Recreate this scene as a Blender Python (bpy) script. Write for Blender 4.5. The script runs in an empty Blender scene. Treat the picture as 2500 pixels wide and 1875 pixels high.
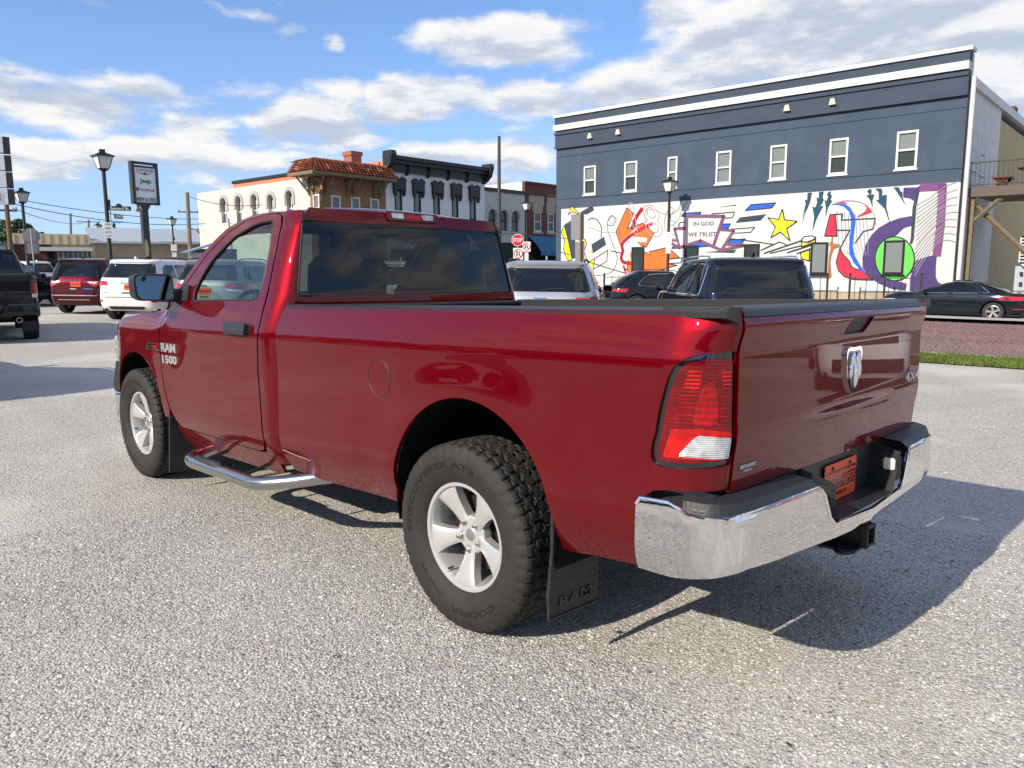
import bpy, math, random
import numpy as np
from mathutils import Vector, Matrix
from mathutils.geometry import delaunay_2d_cdt
random.seed(7); RNG = np.random.default_rng(7)
rad = math.radians
scene = bpy.context.scene
COL = scene.collection

# ------------------------------------------------------------------ camera
CAM = np.array([-2.3527, 3.0417, 1.527]); YAW, PITCH, ROLL, FPX = -0.7912, -0.1475, -0.0047, 1887.41
def cam_axes():
    cy, sy, cp, sp = math.cos(YAW), math.sin(YAW), math.cos(PITCH), math.sin(PITCH)
    fwd = np.array([cy*cp, sy*cp, sp]); right = np.array([sy, -cy, 0.0]); up = np.cross(right, fwd)
    cr, sr = math.cos(ROLL), math.sin(ROLL)
    return fwd, cr*right + sr*up, -sr*right + cr*up
FWD, RIGHT, UP = cam_axes()
cd = bpy.data.cameras.new('camera'); cam = bpy.data.objects.new('camera', cd); COL.objects.link(cam)
cd.sensor_width = 36.0; cd.lens = FPX/2500*36.0; cd.clip_start = 0.05; cd.clip_end = 5000
cam.matrix_world = Matrix([[RIGHT[0], UP[0], -FWD[0], CAM[0]], [RIGHT[1], UP[1], -FWD[1], CAM[1]], [RIGHT[2], UP[2], -FWD[2], CAM[2]], [0, 0, 0, 1]])
scene.camera = cam
def ray(q):                                   # photo pixel (2500 x 1875) -> direction
    return FWD + RIGHT*(q[0]-1250)/FPX - UP*(q[1]-937.5)/FPX

# ------------------------------------------------------------------ light
SUN_AZ, SUN_EL = rad(86.5), rad(31.0)         # direction towards the sun, measured from +x towards +y
scene.view_settings.view_transform = 'Standard'; scene.view_settings.look = 'None'
scene.view_settings.exposure = 0.47; scene.view_settings.gamma = 1.0
scene.view_settings.use_curve_mapping = False
scene.cycles.use_denoising = True
scene.cycles.max_bounces = 8; scene.cycles.transparent_max_bounces = 16; scene.cycles.glossy_bounces = 5
scene.cycles.caustics_reflective = False; scene.cycles.caustics_refractive = False
sd = bpy.data.lights.new('sun', 'SUN'); sd.energy = 4.5; sd.angle = rad(0.55); sd.color = (1.0, 0.90, 0.765)
sun = bpy.data.objects.new('sun', sd); COL.objects.link(sun)
tosun = Vector((math.cos(SUN_AZ)*math.cos(SUN_EL), math.sin(SUN_AZ)*math.cos(SUN_EL), math.sin(SUN_EL)))
sun.rotation_euler = tosun.to_track_quat('Z', 'Y').to_euler(); sun.location = tosun*60

# ------------------------------------------------------------------ sky with cumulus clouds
world = bpy.data.worlds.new('World'); scene.world = world; world.use_nodes = True
class NT:
    """small helper for node trees"""
    def __init__(s, tree): s.t = tree
    def n(s, typ, **kw):
        nd = s.t.nodes.new(typ)
        for k, v in kw.items():
            if k == 'inp':
                for i, val in v.items(): s.set(nd.inputs[i], val)
            else: setattr(nd, k, v)
        return nd
    def set(s, sock, val):
        if hasattr(val, 'is_output') or isinstance(val, bpy.types.NodeSocket): s.t.links.new(val, sock)
        else: sock.default_value = val
    def m(s, op, a, b=None, c=None, clamp=False):
        nd = s.t.nodes.new('ShaderNodeMath'); nd.operation = op; nd.use_clamp = clamp
        for i, v in enumerate((a, b, c)):
            if v is not None: s.set(nd.inputs[i], v)
        return nd.outputs[0]
    def ramp(s, fac, stops, interp='LINEAR'):
        nd = s.t.nodes.new('ShaderNodeValToRGB'); nd.color_ramp.interpolation = interp
        el = nd.color_ramp.elements
        while len(el) < len(stops): el.new(0.5)
        for e, (p, c) in zip(el, stops): e.position = p; e.color = c if len(c) == 4 else (*c, 1)
        s.set(nd.inputs[0], fac); return nd.outputs[0]
    def mix(s, fac, a, b, blend='MIX'):
        nd = s.t.nodes.new('ShaderNodeMix'); nd.data_type = 'RGBA'; nd.blend_type = blend
        s.set(nd.inputs[0], fac)
        for i, v in ((6, a), (7, b)):
            s.set(nd.inputs[i], (*v, 1) if isinstance(v, tuple) and len(v) == 3 else v)
        return nd.outputs[2]
    def noise(s, vec, scale, detail=4, rough=.5, out=0, dist=0.0):
        nd = s.t.nodes.new('ShaderNodeTexNoise')
        if vec is not None: s.set(nd.inputs['Vector'], vec)
        s.set(nd.inputs['Scale'], scale); nd.inputs['Detail'].default_value = detail
        nd.inputs['Roughness'].default_value = rough; nd.inputs['Distortion'].default_value = dist
        return nd.outputs[out]
    def comb(s, x, y, z):
        nd = s.t.nodes.new('ShaderNodeCombineXYZ')
        for i, v in enumerate((x, y, z)): s.set(nd.inputs[i], v)
        return nd.outputs[0]

def build_world():
    t = NT(world.node_tree); world.node_tree.nodes.clear()
    out = t.n('ShaderNodeOutputWorld'); bg = t.n('ShaderNodeBackground')
    sky = t.n('ShaderNodeTexSky', sky_type='NISHITA', sun_disc=False, sun_elevation=SUN_EL, altitude=400, air_density=1.0, dust_density=0.15, ozone_density=3.5)
    sky.sun_rotation = math.pi/2 - SUN_AZ
    g = t.n('ShaderNodeTexCoord').outputs['Generated']
    sep = t.n('ShaderNodeSeparateXYZ', inp={0: g}); x, y, z = sep.outputs
    t.set(sky.inputs[0], t.n('ShaderNodeVectorMath', operation='NORMALIZE', inp={0: t.comb(x, y, t.m('ADD', t.m('MULTIPLY', t.m('MAXIMUM', z, 0.0), .95), .10))}).outputs[0])
    az = t.m('ARCTAN2', y, x); el = t.m('ARCSINE', z)
    # gentle domain warp so the painted cloud banks get ragged edges
    w1 = t.noise(g, 7.0, 4, .6); w2 = t.noise(t.n('ShaderNodeVectorMath', operation='ADD', inp={0: g, 1: (3.1, 5.2, 1.7)}).outputs[0], 7.0, 4, .6)
    azw = t.m('ADD', az, t.m('MULTIPLY', t.m('SUBTRACT', w1, .5), .16)); elw = t.m('ADD', el, t.m('MULTIPLY', t.m('SUBTRACT', w2, .5), .07))
    # cumulus banks seen in the photograph: (px, py, half width px, half height px, weight)
    banks = [(90, 250, 170, 48, .66), (330, 225, 180, 34, .46), (490, 310, 130, 48, .60), (590, 205, 120, 26, .30), (760, 285, 130, 60, .60), (800, 220, 80, 32, .40),
             (1010, 235, 130, 45, .62), (1240, 250, 190, 42, .50), (1230, 95, 160, 55, .62), (1300, 145, 60, 30, .3), (1630, 25, 90, 50, .42),
             (1880, 110, 130, 90, .62), (2150, 60, 330, 105, .85), (2420, 130, 190, 80, .60), (1700, 190, 150, 50, .45), (1530, 225, 130, 50, .42),
             (130, 372, 190, 30, .50), (480, 372, 240, 32, .52), (80, 425, 90, 16, .34), (560, 440, 110, 20, .40), (1000, 385, 200, 26, .5), (1300, 370, 110, 50, .42), (1220, 440, 60, 16, .3),
             (2470, 250, 70, 60, .5), (660, 55, 45, 18, .32), (785, 92, 30, 18, .34), (180, 10, 120, 16, .26), (560, 8, 70, 12, .25)]
    acc = top = None                              # bank strength, and whether a point lies high or low in its bank
    for (px, py, hw, hh, wt) in banks:
        d = ray((px, py)); d = d/np.linalg.norm(d); a0 = math.atan2(d[1], d[0]); e0 = math.asin(d[2])
        dx = t.m('MULTIPLY_ADD', azw, FPX/hw*.92, -a0*FPX/hw*.92); dy = t.m('MULTIPLY_ADD', elw, FPX/hh*.92, -e0*FPX/hh*.92)
        q = t.m('MULTIPLY_ADD', t.m('MULTIPLY_ADD', dx, dx, t.m('MULTIPLY', dy, dy)), -.36, 1.0, clamp=True)
        v = t.m('MULTIPLY', t.m('MULTIPLY', q, q), wt); tv = t.m('MULTIPLY', v, dy)
        acc = v if acc is None else t.m('MAXIMUM', acc, v); top = tv if top is None else t.m('ADD', top, tv)
    n2 = t.noise(t.n('ShaderNodeVectorMath', operation='ADD', inp={0: g, 1: (9.1, 4.2, 1.7)}).outputs[0], 2.6, 3, .5)
    inview = t.m('MULTIPLY', t.m('LESS_THAN', t.m('ABSOLUTE', t.m('SUBTRACT', az, YAW)), .80), t.m('LESS_THAN', el, .33))
    # elsewhere in the sky the same kind of cloud comes from noise alone
    base = t.m('MULTIPLY', t.m('SUBTRACT', n2, .425), 2.5)
    fld = t.m('MAXIMUM', t.m('MULTIPLY', base, t.m('SUBTRACT', 1.0, inview)), t.m('MULTIPLY', acc, inview))
    def puff(dz):
        e3 = t.m('ADD', el, dz); k = t.m('DIVIDE', 1.0, t.m('MAXIMUM', t.m('ADD', e3, .22), .05))
        v = t.comb(t.m('MULTIPLY', t.m('COSINE', az), k), t.m('MULTIPLY', t.m('SINE', az), k), t.m('MULTIPLY', e3, 5.0))
        return t.m('MULTIPLY', t.m('SUBTRACT', t.noise(v, 2.3, 8, .60), .5), 1.25)
    p0, p1 = puff(0.0), puff(.020)
    d0 = t.m('ADD', p0, t.m('SUBTRACT', fld, .185)); slope = t.m('MULTIPLY', t.m('DIVIDE', top, t.m('MAXIMUM', acc, .05)), .055)
    diff = t.m('ADD', t.m('SUBTRACT', p0, p1), slope)
    a = t.n('ShaderNodeMapRange', interpolation_type='SMOOTHSTEP', inp={0: d0, 1: -.05, 2: .27}).outputs[0]
    # horizon fade and no clouds below it
    a = t.m('MULTIPLY', a, t.n('ShaderNodeMapRange', inp={0: el, 1: .01, 2: .06}).outputs[0])
    lit = t.n('ShaderNodeMapRange', interpolation_type='SMOOTHSTEP', inp={0: diff, 1: -.15, 2: .13}).outputs[0]
    thick = t.n('ShaderNodeMapRange', inp={0: d0, 1: .25, 2: .85}).outputs[0]
    lit = t.m('SUBTRACT', lit, t.m('MULTIPLY', thick, .34), clamp=True)
    ccol = t.ramp(lit, [(0.0, (.40, .44, .52)), (.35, (.49, .52, .58)), (.7, (.62, .63, .65)), (1.0, (.74, .72, .69))])
    strength = .138
    cloud = t.n('ShaderNodeVectorMath', operation='SCALE', inp={0: ccol, 'Scale': 1/strength}).outputs[0]
    blue = t.n('ShaderNodeVectorMath', operation='MULTIPLY', inp={0: sky.outputs[0], 1: (.86, 1.02, 1.20)}).outputs[0]
    hz = t.n('ShaderNodeMapRange', interpolation_type='SMOOTHSTEP', inp={0: el, 1: .30, 2: -.02, 3: .10, 4: .60}).outputs[0]
    blue = t.mix(hz, blue, tuple(v/strength for v in (.47, .57, .70)))
    t.set(bg.inputs[0], t.mix(t.m('MULTIPLY', a, .95), blue, cloud)); bg.inputs[1].default_value = strength
    world.cycles.sampling_method = 'MANUAL'; world.cycles.sample_map_resolution = 512
    t.set(out.inputs[0], bg.outputs[0])
build_world()

# ------------------------------------------------------------------ mesh pieces: (V, F, N, material index)
def piece(V, F, N=None, mi=0): return (np.asarray(V, float).reshape(-1, 3), F, N, mi)
def make(name, pieces, mats, parent=None, xf=None, smooth=True, label=None, cat=None, group=None, kind=None, recenter=False):
    if not isinstance(pieces, list): pieces = [pieces]
    if not isinstance(mats, (list, tuple)): mats = [mats]
    Vs, Fs, Ns, Ms, off, anyN = [], [], [], [], 0, False
    for (V, F, N, mi) in pieces:
        Vs.append(V); Fs += [tuple(i+off for i in f) for f in F]; Ms += [mi]*len(F)
        if N is None: Ns.append(np.zeros_like(V))
        else: Ns.append(N); anyN = True
        off += len(V)
    V = np.vstack(Vs)
    if xf is not None: V = xf(V)
    me = bpy.data.meshes.new(name); 
    loc = (0, 0, 0)
    if recenter:
        loc = tuple(((V.min(0)+V.max(0))/2)*[1, 1, 0] + [0, 0, V[:, 2].min()]); V = V - np.array(loc)
    me.from_pydata(V.tolist(), [], Fs); me.update()
    for m in mats: me.materials.append(m)
    if len(mats) > 1: me.polygons.foreach_set('material_index', Ms)
    if smooth:
        me.polygons.foreach_set('use_smooth', [True]*len(Fs))
        if anyN: me.normals_split_custom_set_from_vertices(np.vstack(Ns).tolist())
        else: me.set_sharp_from_angle(angle=rad(35))
    o = bpy.data.objects.new(name, me); COL.objects.link(o); o.location = loc
    if parent is not None: o.parent = parent
    tag(o, label, cat, group, kind)
    return o
def tag(o, label=None, cat=None, group=None, kind=None):
    for k, v in (('label', label), ('category', cat), ('group', group), ('kind', kind)):
        if v: o[k] = v
    return o
def thing(name, label, cat, loc=(0, 0, 0), rz=0.0, group=None):
    o = bpy.data.objects.new(name, None); COL.objects.link(o); o.location = loc; o.rotation_euler = (0, 0, rz); o.empty_display_size = .2
    return tag(o, label, cat, group)
def copy_tree(o, parent=None):
    c = o.copy(); COL.objects.link(c); c.parent = parent
    for ch in o.children: copy_tree(ch, c)
    return c
def inpoly(P, loop):
    L = np.asarray(loop); x, y = P[:, 0], P[:, 1]; c = np.zeros(len(P), bool)
    for (x1, y1), (x2, y2) in zip(L, np.roll(L, -1, 0)):
        cond = ((y1 > y) != (y2 > y)); 
        if y2 != y1: c ^= cond & (x < (x2-x1)*(y-y1)/(y2-y1)+x1)
    return c
def resample(loop, res):
    out = []; L = [tuple(p) for p in loop]
    for a, b in zip(L, L[1:]+L[:1]):
        d = math.hypot(b[0]-a[0], b[1]-a[1]); n = max(1, int(math.ceil(d/res)))
        for i in range(n): out.append((a[0]+(b[0]-a[0])*i/n, a[1]+(b[1]-a[1])*i/n))
    return out
def rounded(loop, r, seg=5):
    """round the corners of a 2D polygon; r is one radius or one for each corner"""
    L = [np.array(p, float) for p in loop]; n = len(L); out = []
    for i in range(n):
        p, a, b = L[i], L[i-1], L[(i+1) % n]; rr = r[i] if isinstance(r, (list, tuple)) else r
        da, db = a-p, b-p; la, lb = np.linalg.norm(da), np.linalg.norm(db)
        k = min(rr, la*.48, lb*.48)
        if k < 1e-5: out.append(tuple(p)); continue
        p0, p1 = p+da/la*k, p+db/lb*k
        for t in np.linspace(0, 1, seg+1): out.append(tuple((1-t)**2*p0+2*t*(1-t)*p+t*t*p1))
    return out
def spline(pts, n=8, closed=False):
    P = np.asarray(pts, float); m = len(P); out = []
    for i in range(m if closed else m-1):
        p0, p1, p2, p3 = (P[(i+k) % m] if closed else P[min(max(i+k, 0), m-1)] for k in (-1, 0, 1, 2))
        for t in np.linspace(0, 1, n, endpoint=False):
            out.append(.5*((2*p1)+(p2-p0)*t+(2*p0-5*p1+4*p2-p3)*t*t+(3*p1-p0-3*p2+p3)*t**3))
    if not closed: out.append(P[-1])
    return [tuple(p) for p in out]
def panel(loops, fmap, res=.05, lift=0.0, rim=.012, out=None, mi=0, mirror=False, rim_mi=None, step=None):
    """a curved sheet: 2D outline (with holes) laid on the surface fmap(u, v), exact normals, folded edge of depth rim"""
    if isinstance(loops[0][0], (int, float, np.floating)): loops = [loops]
    loops = [resample(l, step or res) for l in loops]
    pts, edges = [], []
    for l in loops:
        o = len(pts); pts += l; edges += [(o+i, o+(i+1) % len(l)) for i in range(len(l))]
    B = np.array(pts); lo, hi = B.min(0), B.max(0)
    gx, gy = np.meshgrid(np.arange(lo[0]+res/2, hi[0], res), np.arange(lo[1]+res/2, hi[1], res))
    G = np.column_stack([gx.ravel(), gy.ravel()])
    if len(G):
        ins = np.zeros(len(G), bool)
        for l in loops: ins ^= inpoly(G, l)
        G = G[ins]
        if len(G):
            d = np.full(len(G), 9e9)
            for k in range(0, len(B), 64): d = np.minimum(d, np.sqrt(((G[:, None]-B[None, k:k+64])**2).sum(2)).min(1))
            G = G[d > res*.45]
    allp = [Vector(p) for p in pts] + [Vector(p) for p in G.tolist()]
    vs, es, fs, ov, oe, of = delaunay_2d_cdt(allp, edges, [], 0, 1e-7)
    U = np.array([tuple(v) for v in vs]); F = np.array([f for f in fs if len(f) == 3])
    cen = U[F].mean(1); ins = np.zeros(len(F), bool)
    for l in loops: ins ^= inpoly(cen, l)
    F = F[ins]
    def ev(Q):
        P = np.column_stack(fmap(Q[:, 0], Q[:, 1])); e = 1e-4
        du = np.column_stack(fmap(Q[:, 0]+e, Q[:, 1]))-np.column_stack(fmap(Q[:, 0]-e, Q[:, 1]))
        dv = np.column_stack(fmap(Q[:, 0], Q[:, 1]+e))-np.column_stack(fmap(Q[:, 0], Q[:, 1]-e))
        n = np.cross(du, dv); n /= np.maximum(np.linalg.norm(n, axis=1, keepdims=True), 1e-12)
        return P, n
    P, N = ev(U); sg = 1.0
    if out is not None and (N @ np.asarray(out, float)).mean() < 0: sg = -1.0
    N = N*sg; P = P + N*lift
    if sg < 0: F = F[:, ::-1]
    V = [P]; NN = [N]; FF = [tuple(f) for f in F.tolist()]; MI = len(FF)
    if rim:
        for l in loops:
            Q = np.array(l); p, n = ev(Q); n *= sg; p = p + n*lift; o = sum(len(v) for v in V); k = len(l)
            V += [p, p-n*rim]; NN += [np.zeros((k, 3))]*2
            area = sum(a[0]*b[1]-b[0]*a[1] for a, b in zip(l, l[1:]+l[:1])); ccw = (area > 0) == (l is loops[0])
            flip = ccw == (sg > 0)
            for i in range(k):
                j = (i+1) % k; q = (o+i, o+k+i, o+k+j, o+j)
                FF.append(q if flip else q[::-1])
    V = np.vstack(V); NN = np.vstack(NN)
    if mirror: V = V*[1, -1, 1]; NN = NN*[1, -1, 1]; FF = [f[::-1] for f in FF]
    return (V, FF, NN, mi)
def mirrored(p): return (p[0]*[1, -1, 1], [f[::-1] for f in p[1]], None if p[2] is None else p[2]*[1, -1, 1], p[3])
def moved(p, d=(0, 0, 0), rz=0.0, s=1.0):
    c, sn = math.cos(rz), math.sin(rz); R = np.array([[c, -sn, 0], [sn, c, 0], [0, 0, 1]])
    return (p[0]*s @ R.T + np.array(d), p[1], None if p[2] is None else p[2] @ R.T, p[3])
def mapped(p, f): return (f(p[0]), p[1], None, p[3])
def flipf(p): return (p[0], [f[::-1] for f in p[1]], None, p[3])
def box(c, s, mi=0, bev=0.0, rz=0.0):
    h = np.array(s, float)/2; b = min(bev, h.min()*.95)
    if b <= 0:
        V = np.array([(x, y, z) for x in (-1, 1) for y in (-1, 1) for z in (-1, 1)])*h
        F = [(0, 1, 3, 2), (4, 6, 7, 5), (0, 4, 5, 1), (2, 3, 7, 6), (0, 2, 6, 4), (1, 5, 7, 3)]
    else:
        V = []; idx = {}
        for x in (-1, 1):
            for y in (-1, 1):
                for z in (-1, 1):
                    for a in range(3):
                        q = h-b; q[a] = h[a]; idx[(x, y, z, a)] = len(V); V.append(q*np.array((x, y, z)))
        V = np.array(V); F = []
        sg = (-1, 1)
        for a in range(3):
            u, v = (a+1) % 3, (a+2) % 3
            for s_ in sg:
                def I(su, sv):
                    k = [0, 0, 0]; k[a] = s_; k[u] = su; k[v] = sv; return idx[(*k, a)]
                f = (I(-1, -1), I(1, -1), I(1, 1), I(-1, 1)); F.append(f if s_ > 0 else f[::-1])
            for su in sg:
                for sv in sg:
                    def J(sa, ax):
                        k = [0, 0, 0]; k[a] = sa; k[u] = su; k[v] = sv; return idx[(*k, ax)]
                    f = (J(-1, u), J(1, u), J(1, v), J(-1, v)); F.append(f if su*sv > 0 else f[::-1])
        for x in sg:
            for y in sg:
                for z in sg:
                    f = tuple(idx[(x, y, z, a)] for a in range(3)); F.append(f if x*y*z > 0 else f[::-1])
    c_, sn = math.cos(rz), math.sin(rz)
    V = V @ np.array([[c_, -sn, 0], [sn, c_, 0], [0, 0, 1]]).T + np.array(c, float)
    return (V, F, None, mi)
def lathe(prof, seg=24, axis='z', c=(0, 0, 0), mi=0, cap=True):
    """prof: (r, h) list, revolved about the axis through c"""
    P = np.array(prof, float); k = len(P); a = np.arange(seg)/seg*2*math.pi
    X = np.outer(np.cos(a), P[:, 0]); Y = np.outer(np.sin(a), P[:, 0]); Z = np.tile(P[:, 1], (seg, 1))
    if axis == 'z': V = np.stack([X, Y, Z], 2)
    elif axis == 'y': V = np.stack([Y, Z, X], 2)
    else: V = np.stack([Z, X, Y], 2)
    V = V.reshape(-1, 3)+np.array(c, float)
    F = [(i*k+j, ((i+1) % seg)*k+j, ((i+1) % seg)*k+j+1, i*k+j+1) for i in range(seg) for j in range(k-1)]
    if cap:
        if P[0, 0] > 1e-6: F.append(tuple(i*k for i in range(seg))[::-1])
        if P[-1, 0] > 1e-6: F.append(tuple(i*k+k-1 for i in range(seg)))
    return (V, F, None, mi)
def cyl(a, b, r, seg=12, r2=None, mi=0):
    return tube([a, b], [r, r if r2 is None else r2], seg, mi)
def tube(path, r, seg=10, mi=0, cap=True, closed=False):
    P = np.asarray(path, float); n = len(P); R = np.full(n, r, float) if np.isscalar(r) else np.asarray(r, float)
    T = np.gradient(P, axis=0) if not closed else (np.roll(P, -1, 0)-np.roll(P, 1, 0))
    T /= np.maximum(np.linalg.norm(T, axis=1, keepdims=True), 1e-9)
    u = np.cross(T[0], (0, 0, 1)); 
    if np.linalg.norm(u) < 1e-3: u = np.cross(T[0], (1, 0, 0))
    u /= np.linalg.norm(u); V = []; a = np.arange(seg)/seg*2*math.pi
    for i in range(n):
        u = u-T[i]*(u @ T[i]); u /= max(np.linalg.norm(u), 1e-9); w = np.cross(T[i], u)
        V.append(P[i]+R[i]*(np.outer(np.cos(a), u)+np.outer(np.sin(a), w)))
    V = np.vstack(V); m = n if closed else n-1
    F = [(i*seg+j, i*seg+(j+1) % seg, ((i+1) % n)*seg+(j+1) % seg, ((i+1) % n)*seg+j) for i in range(m) for j in range(seg)]
    if cap and not closed: F += [tuple(range(seg))[::-1], tuple((n-1)*seg+j for j in range(seg))]
    return (V, F, None, mi)
def prism(loop, f3, d, mi=0):
    """extrude a 2D polygon placed by f3(u, v) -> point along the vector d (triangulated ends)"""
    L = list(loop); A = sum(a[0]*b[1]-b[0]*a[1] for a, b in zip(L, L[1:]+L[:1]))
    if A < 0: L = L[::-1]
    k = len(L); vs, es, fs, *_ = delaunay_2d_cdt([Vector(p) for p in L], [(i, (i+1) % k) for i in range(k)], [], 1, 1e-7)
    U = [tuple(v) for v in vs]; n = len(U); d = np.asarray(d, float)
    P = np.array([f3(*u) for u in U]); e1 = np.array(f3(1, 0))-np.array(f3(0, 0)); e2 = np.array(f3(0, 1))-np.array(f3(0, 0))
    F0 = [tuple(f) for f in fs]; V = np.vstack([P, P+d]); up = np.cross(e1, e2) @ d > 0
    F = [tuple(i+n for i in f) if up else tuple(i+n for i in f)[::-1] for f in F0]+[f[::-1] if up else f for f in F0]
    if n == k:
        near = {tuple(np.round(u, 6)): i for i, u in enumerate(U)}; ids = [near.get(tuple(np.round(p, 6)), i) for i, p in enumerate(L)]
        for a, b in zip(ids, ids[1:]+ids[:1]): F.append((a, b, b+n, a+n) if up else (a, a+n, b+n, b))
    return (V, F, None, mi)
def strip(path, wdt, fmap, lift=.003, mi=0):
    """thin ribbon along a 2D path on the surface fmap"""
    P = np.asarray(path, float); T = np.gradient(P, axis=0); T /= np.maximum(np.linalg.norm(T, axis=1, keepdims=True), 1e-9)
    Nn = np.column_stack([-T[:, 1], T[:, 0]])*wdt/2
    Q = np.vstack([P+Nn, P-Nn]); X = np.column_stack(fmap(Q[:, 0], Q[:, 1])); e = 1e-4
    du = np.column_stack(fmap(Q[:, 0]+e, Q[:, 1]))-X; dv = np.column_stack(fmap(Q[:, 0], Q[:, 1]+e))-X
    n = np.cross(du, dv); n /= np.maximum(np.linalg.norm(n, axis=1, keepdims=True), 1e-12)
    k = len(P); return X, n, [(i, i+1, k+i+1, k+i) for i in range(k-1)]
def seam(path, wdt, fmap, out, lift=.002, mi=0, mirror=False):
    X, n, F = strip(path, wdt, fmap)
    if (n @ np.asarray(out, float)).mean() < 0: n = -n; F = [f[::-1] for f in F]
    F = [f[::-1] for f in F]
    p = (X+n*lift, F, n, mi)
    return mirrored(p) if mirror else p
_tc = {}
def text(s, size=1.0, depth=0.0, space=1.0, bold=0.0, align='CENTER', mi=0):
    """lettering as a flat piece in the xy plane (z = thickness)"""
    c = bpy.data.curves.new('lettering', 'FONT'); c.body = s; c.size = size; c.align_x = align; c.align_y = 'CENTER'; c.extrude = depth/2; c.space_character = space; c.offset = bold; c.resolution_u = 3
    o = bpy.data.objects.new('lettering', c); me = bpy.data.meshes.new_from_object(o)
    V = np.array([v.co[:] for v in me.vertices]).reshape(-1, 3); F = [tuple(p.vertices) for p in me.polygons]
    bpy.data.objects.remove(o); bpy.data.meshes.remove(me); bpy.data.curves.remove(c)
    return (V, F, None, mi)
def fit_text(s, wdt, hgt, **kw):
    p = text(s, **kw); V = p[0]; lo, hi = V.min(0), V.max(0)
    V = (V-[(lo[0]+hi[0])/2, (lo[1]+hi[1])/2, 0])*[wdt/(hi[0]-lo[0]), hgt/(hi[1]-lo[1]), 1]
    return (V, p[1], None, p[3])
def place(p, o, ex, ey):
    """put an xy piece at o with axes ex, ey"""
    ex, ey = np.array(ex, float), np.array(ey, float); ez = np.cross(ex, ey); ez /= np.linalg.norm(ez)
    V = p[0]; return (np.array(o, float)+np.outer(V[:, 0], ex)+np.outer(V[:, 1], ey)+np.outer(V[:, 2], ez), p[1], None, p[3])
def onsurf(p, fmap, out, lift=0.0, o=(0, 0), su=1.0):
    """lay an xy piece on a surface; x*su + o is (u, v)"""
    V = p[0]; u, v = V[:, 0]*su+o[0], V[:, 1]+o[1]; X = np.column_stack(fmap(u, v)); e = 1e-4
    n = np.cross(np.column_stack(fmap(u+e, v))-X, np.column_stack(fmap(u, v+e))-X); n /= np.maximum(np.linalg.norm(n, axis=1, keepdims=True), 1e-12)
    sg = 1
    if (n @ np.asarray(out, float)).mean() < 0: n = -n; sg = -1
    F = p[1] if sg*su > 0 else [f[::-1] for f in p[1]]
    return (X+n*(V[:, 2:3]+lift), F, None, p[3])

# ------------------------------------------------------------------ materials
MATS = {}
def mat(name, col=(.5, .5, .5), rough=.5, metal=0.0, spec=.5, coat=0.0, coat_rough=.03, build=None, **kw):
    if name in MATS: return MATS[name]
    m = bpy.data.materials.new(name); m.use_nodes = True; nt = NT(m.node_tree); b = m.node_tree.nodes['Principled BSDF']
    b.inputs['Base Color'].default_value = (*col, 1); b.inputs['Roughness'].default_value = rough; b.inputs['Metallic'].default_value = metal
    b.inputs['Specular IOR Level'].default_value = spec; b.inputs['Coat Weight'].default_value = coat; b.inputs['Coat Roughness'].default_value = coat_rough
    for k, v in kw.items(): b.inputs[k].default_value = v
    if build: build(nt, b, m)
    MATS[name] = m; return m
def bump(nt, b, height, strength=.3, dist=.01, inp='Normal'):
    n = nt.n('ShaderNodeBump'); n.inputs['Strength'].default_value = strength; n.inputs['Distance'].default_value = dist
    nt.set(n.inputs['Height'], height); nt.set(b.inputs[inp], n.outputs[0]); return n
def objco(nt, scale=None):
    c = nt.n('ShaderNodeTexCoord').outputs['Object']
    if scale: 
        mp = nt.n('ShaderNodeMapping'); mp.inputs['Scale'].default_value = scale; nt.set(mp.inputs[0], c); c = mp.outputs[0]
    return c
def weathered(amount=.12, scale=3.0, bump_s=.15, bump_scale=60.0, streak=0.0):
    """uneven tone, faint vertical streaks and fine relief"""
    def f(nt, b, m):
        c = objco(nt); col = tuple(b.inputs['Base Color'].default_value)[:3]
        n = nt.noise(c, scale, 6, .6); fac = nt.n('ShaderNodeMapRange', inp={0: n, 1: .3, 2: .7}).outputs[0]
        dk = tuple(x*(1-amount) for x in col); lt = tuple(min(1, x*(1+amount)) for x in col)
        r = nt.mix(fac, dk, lt)
        if streak:
            mp = nt.n('ShaderNodeMapping'); mp.inputs['Scale'].default_value = (2.2, 2.2, .12); nt.set(mp.inputs[0], c)
            s = nt.n('ShaderNodeMapRange', inp={0: nt.noise(mp.outputs[0], 2.0, 5, .6), 1: .52, 2: .75}).outputs[0]
            r = nt.mix(nt.m('MULTIPLY', s, streak), r, tuple(x*.55 for x in col))
        nt.set(b.inputs['Base Color'], r)
        if bump_s: bump(nt, b, nt.noise(c, bump_scale, 3, .6), bump_s, .01)
    return f
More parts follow.
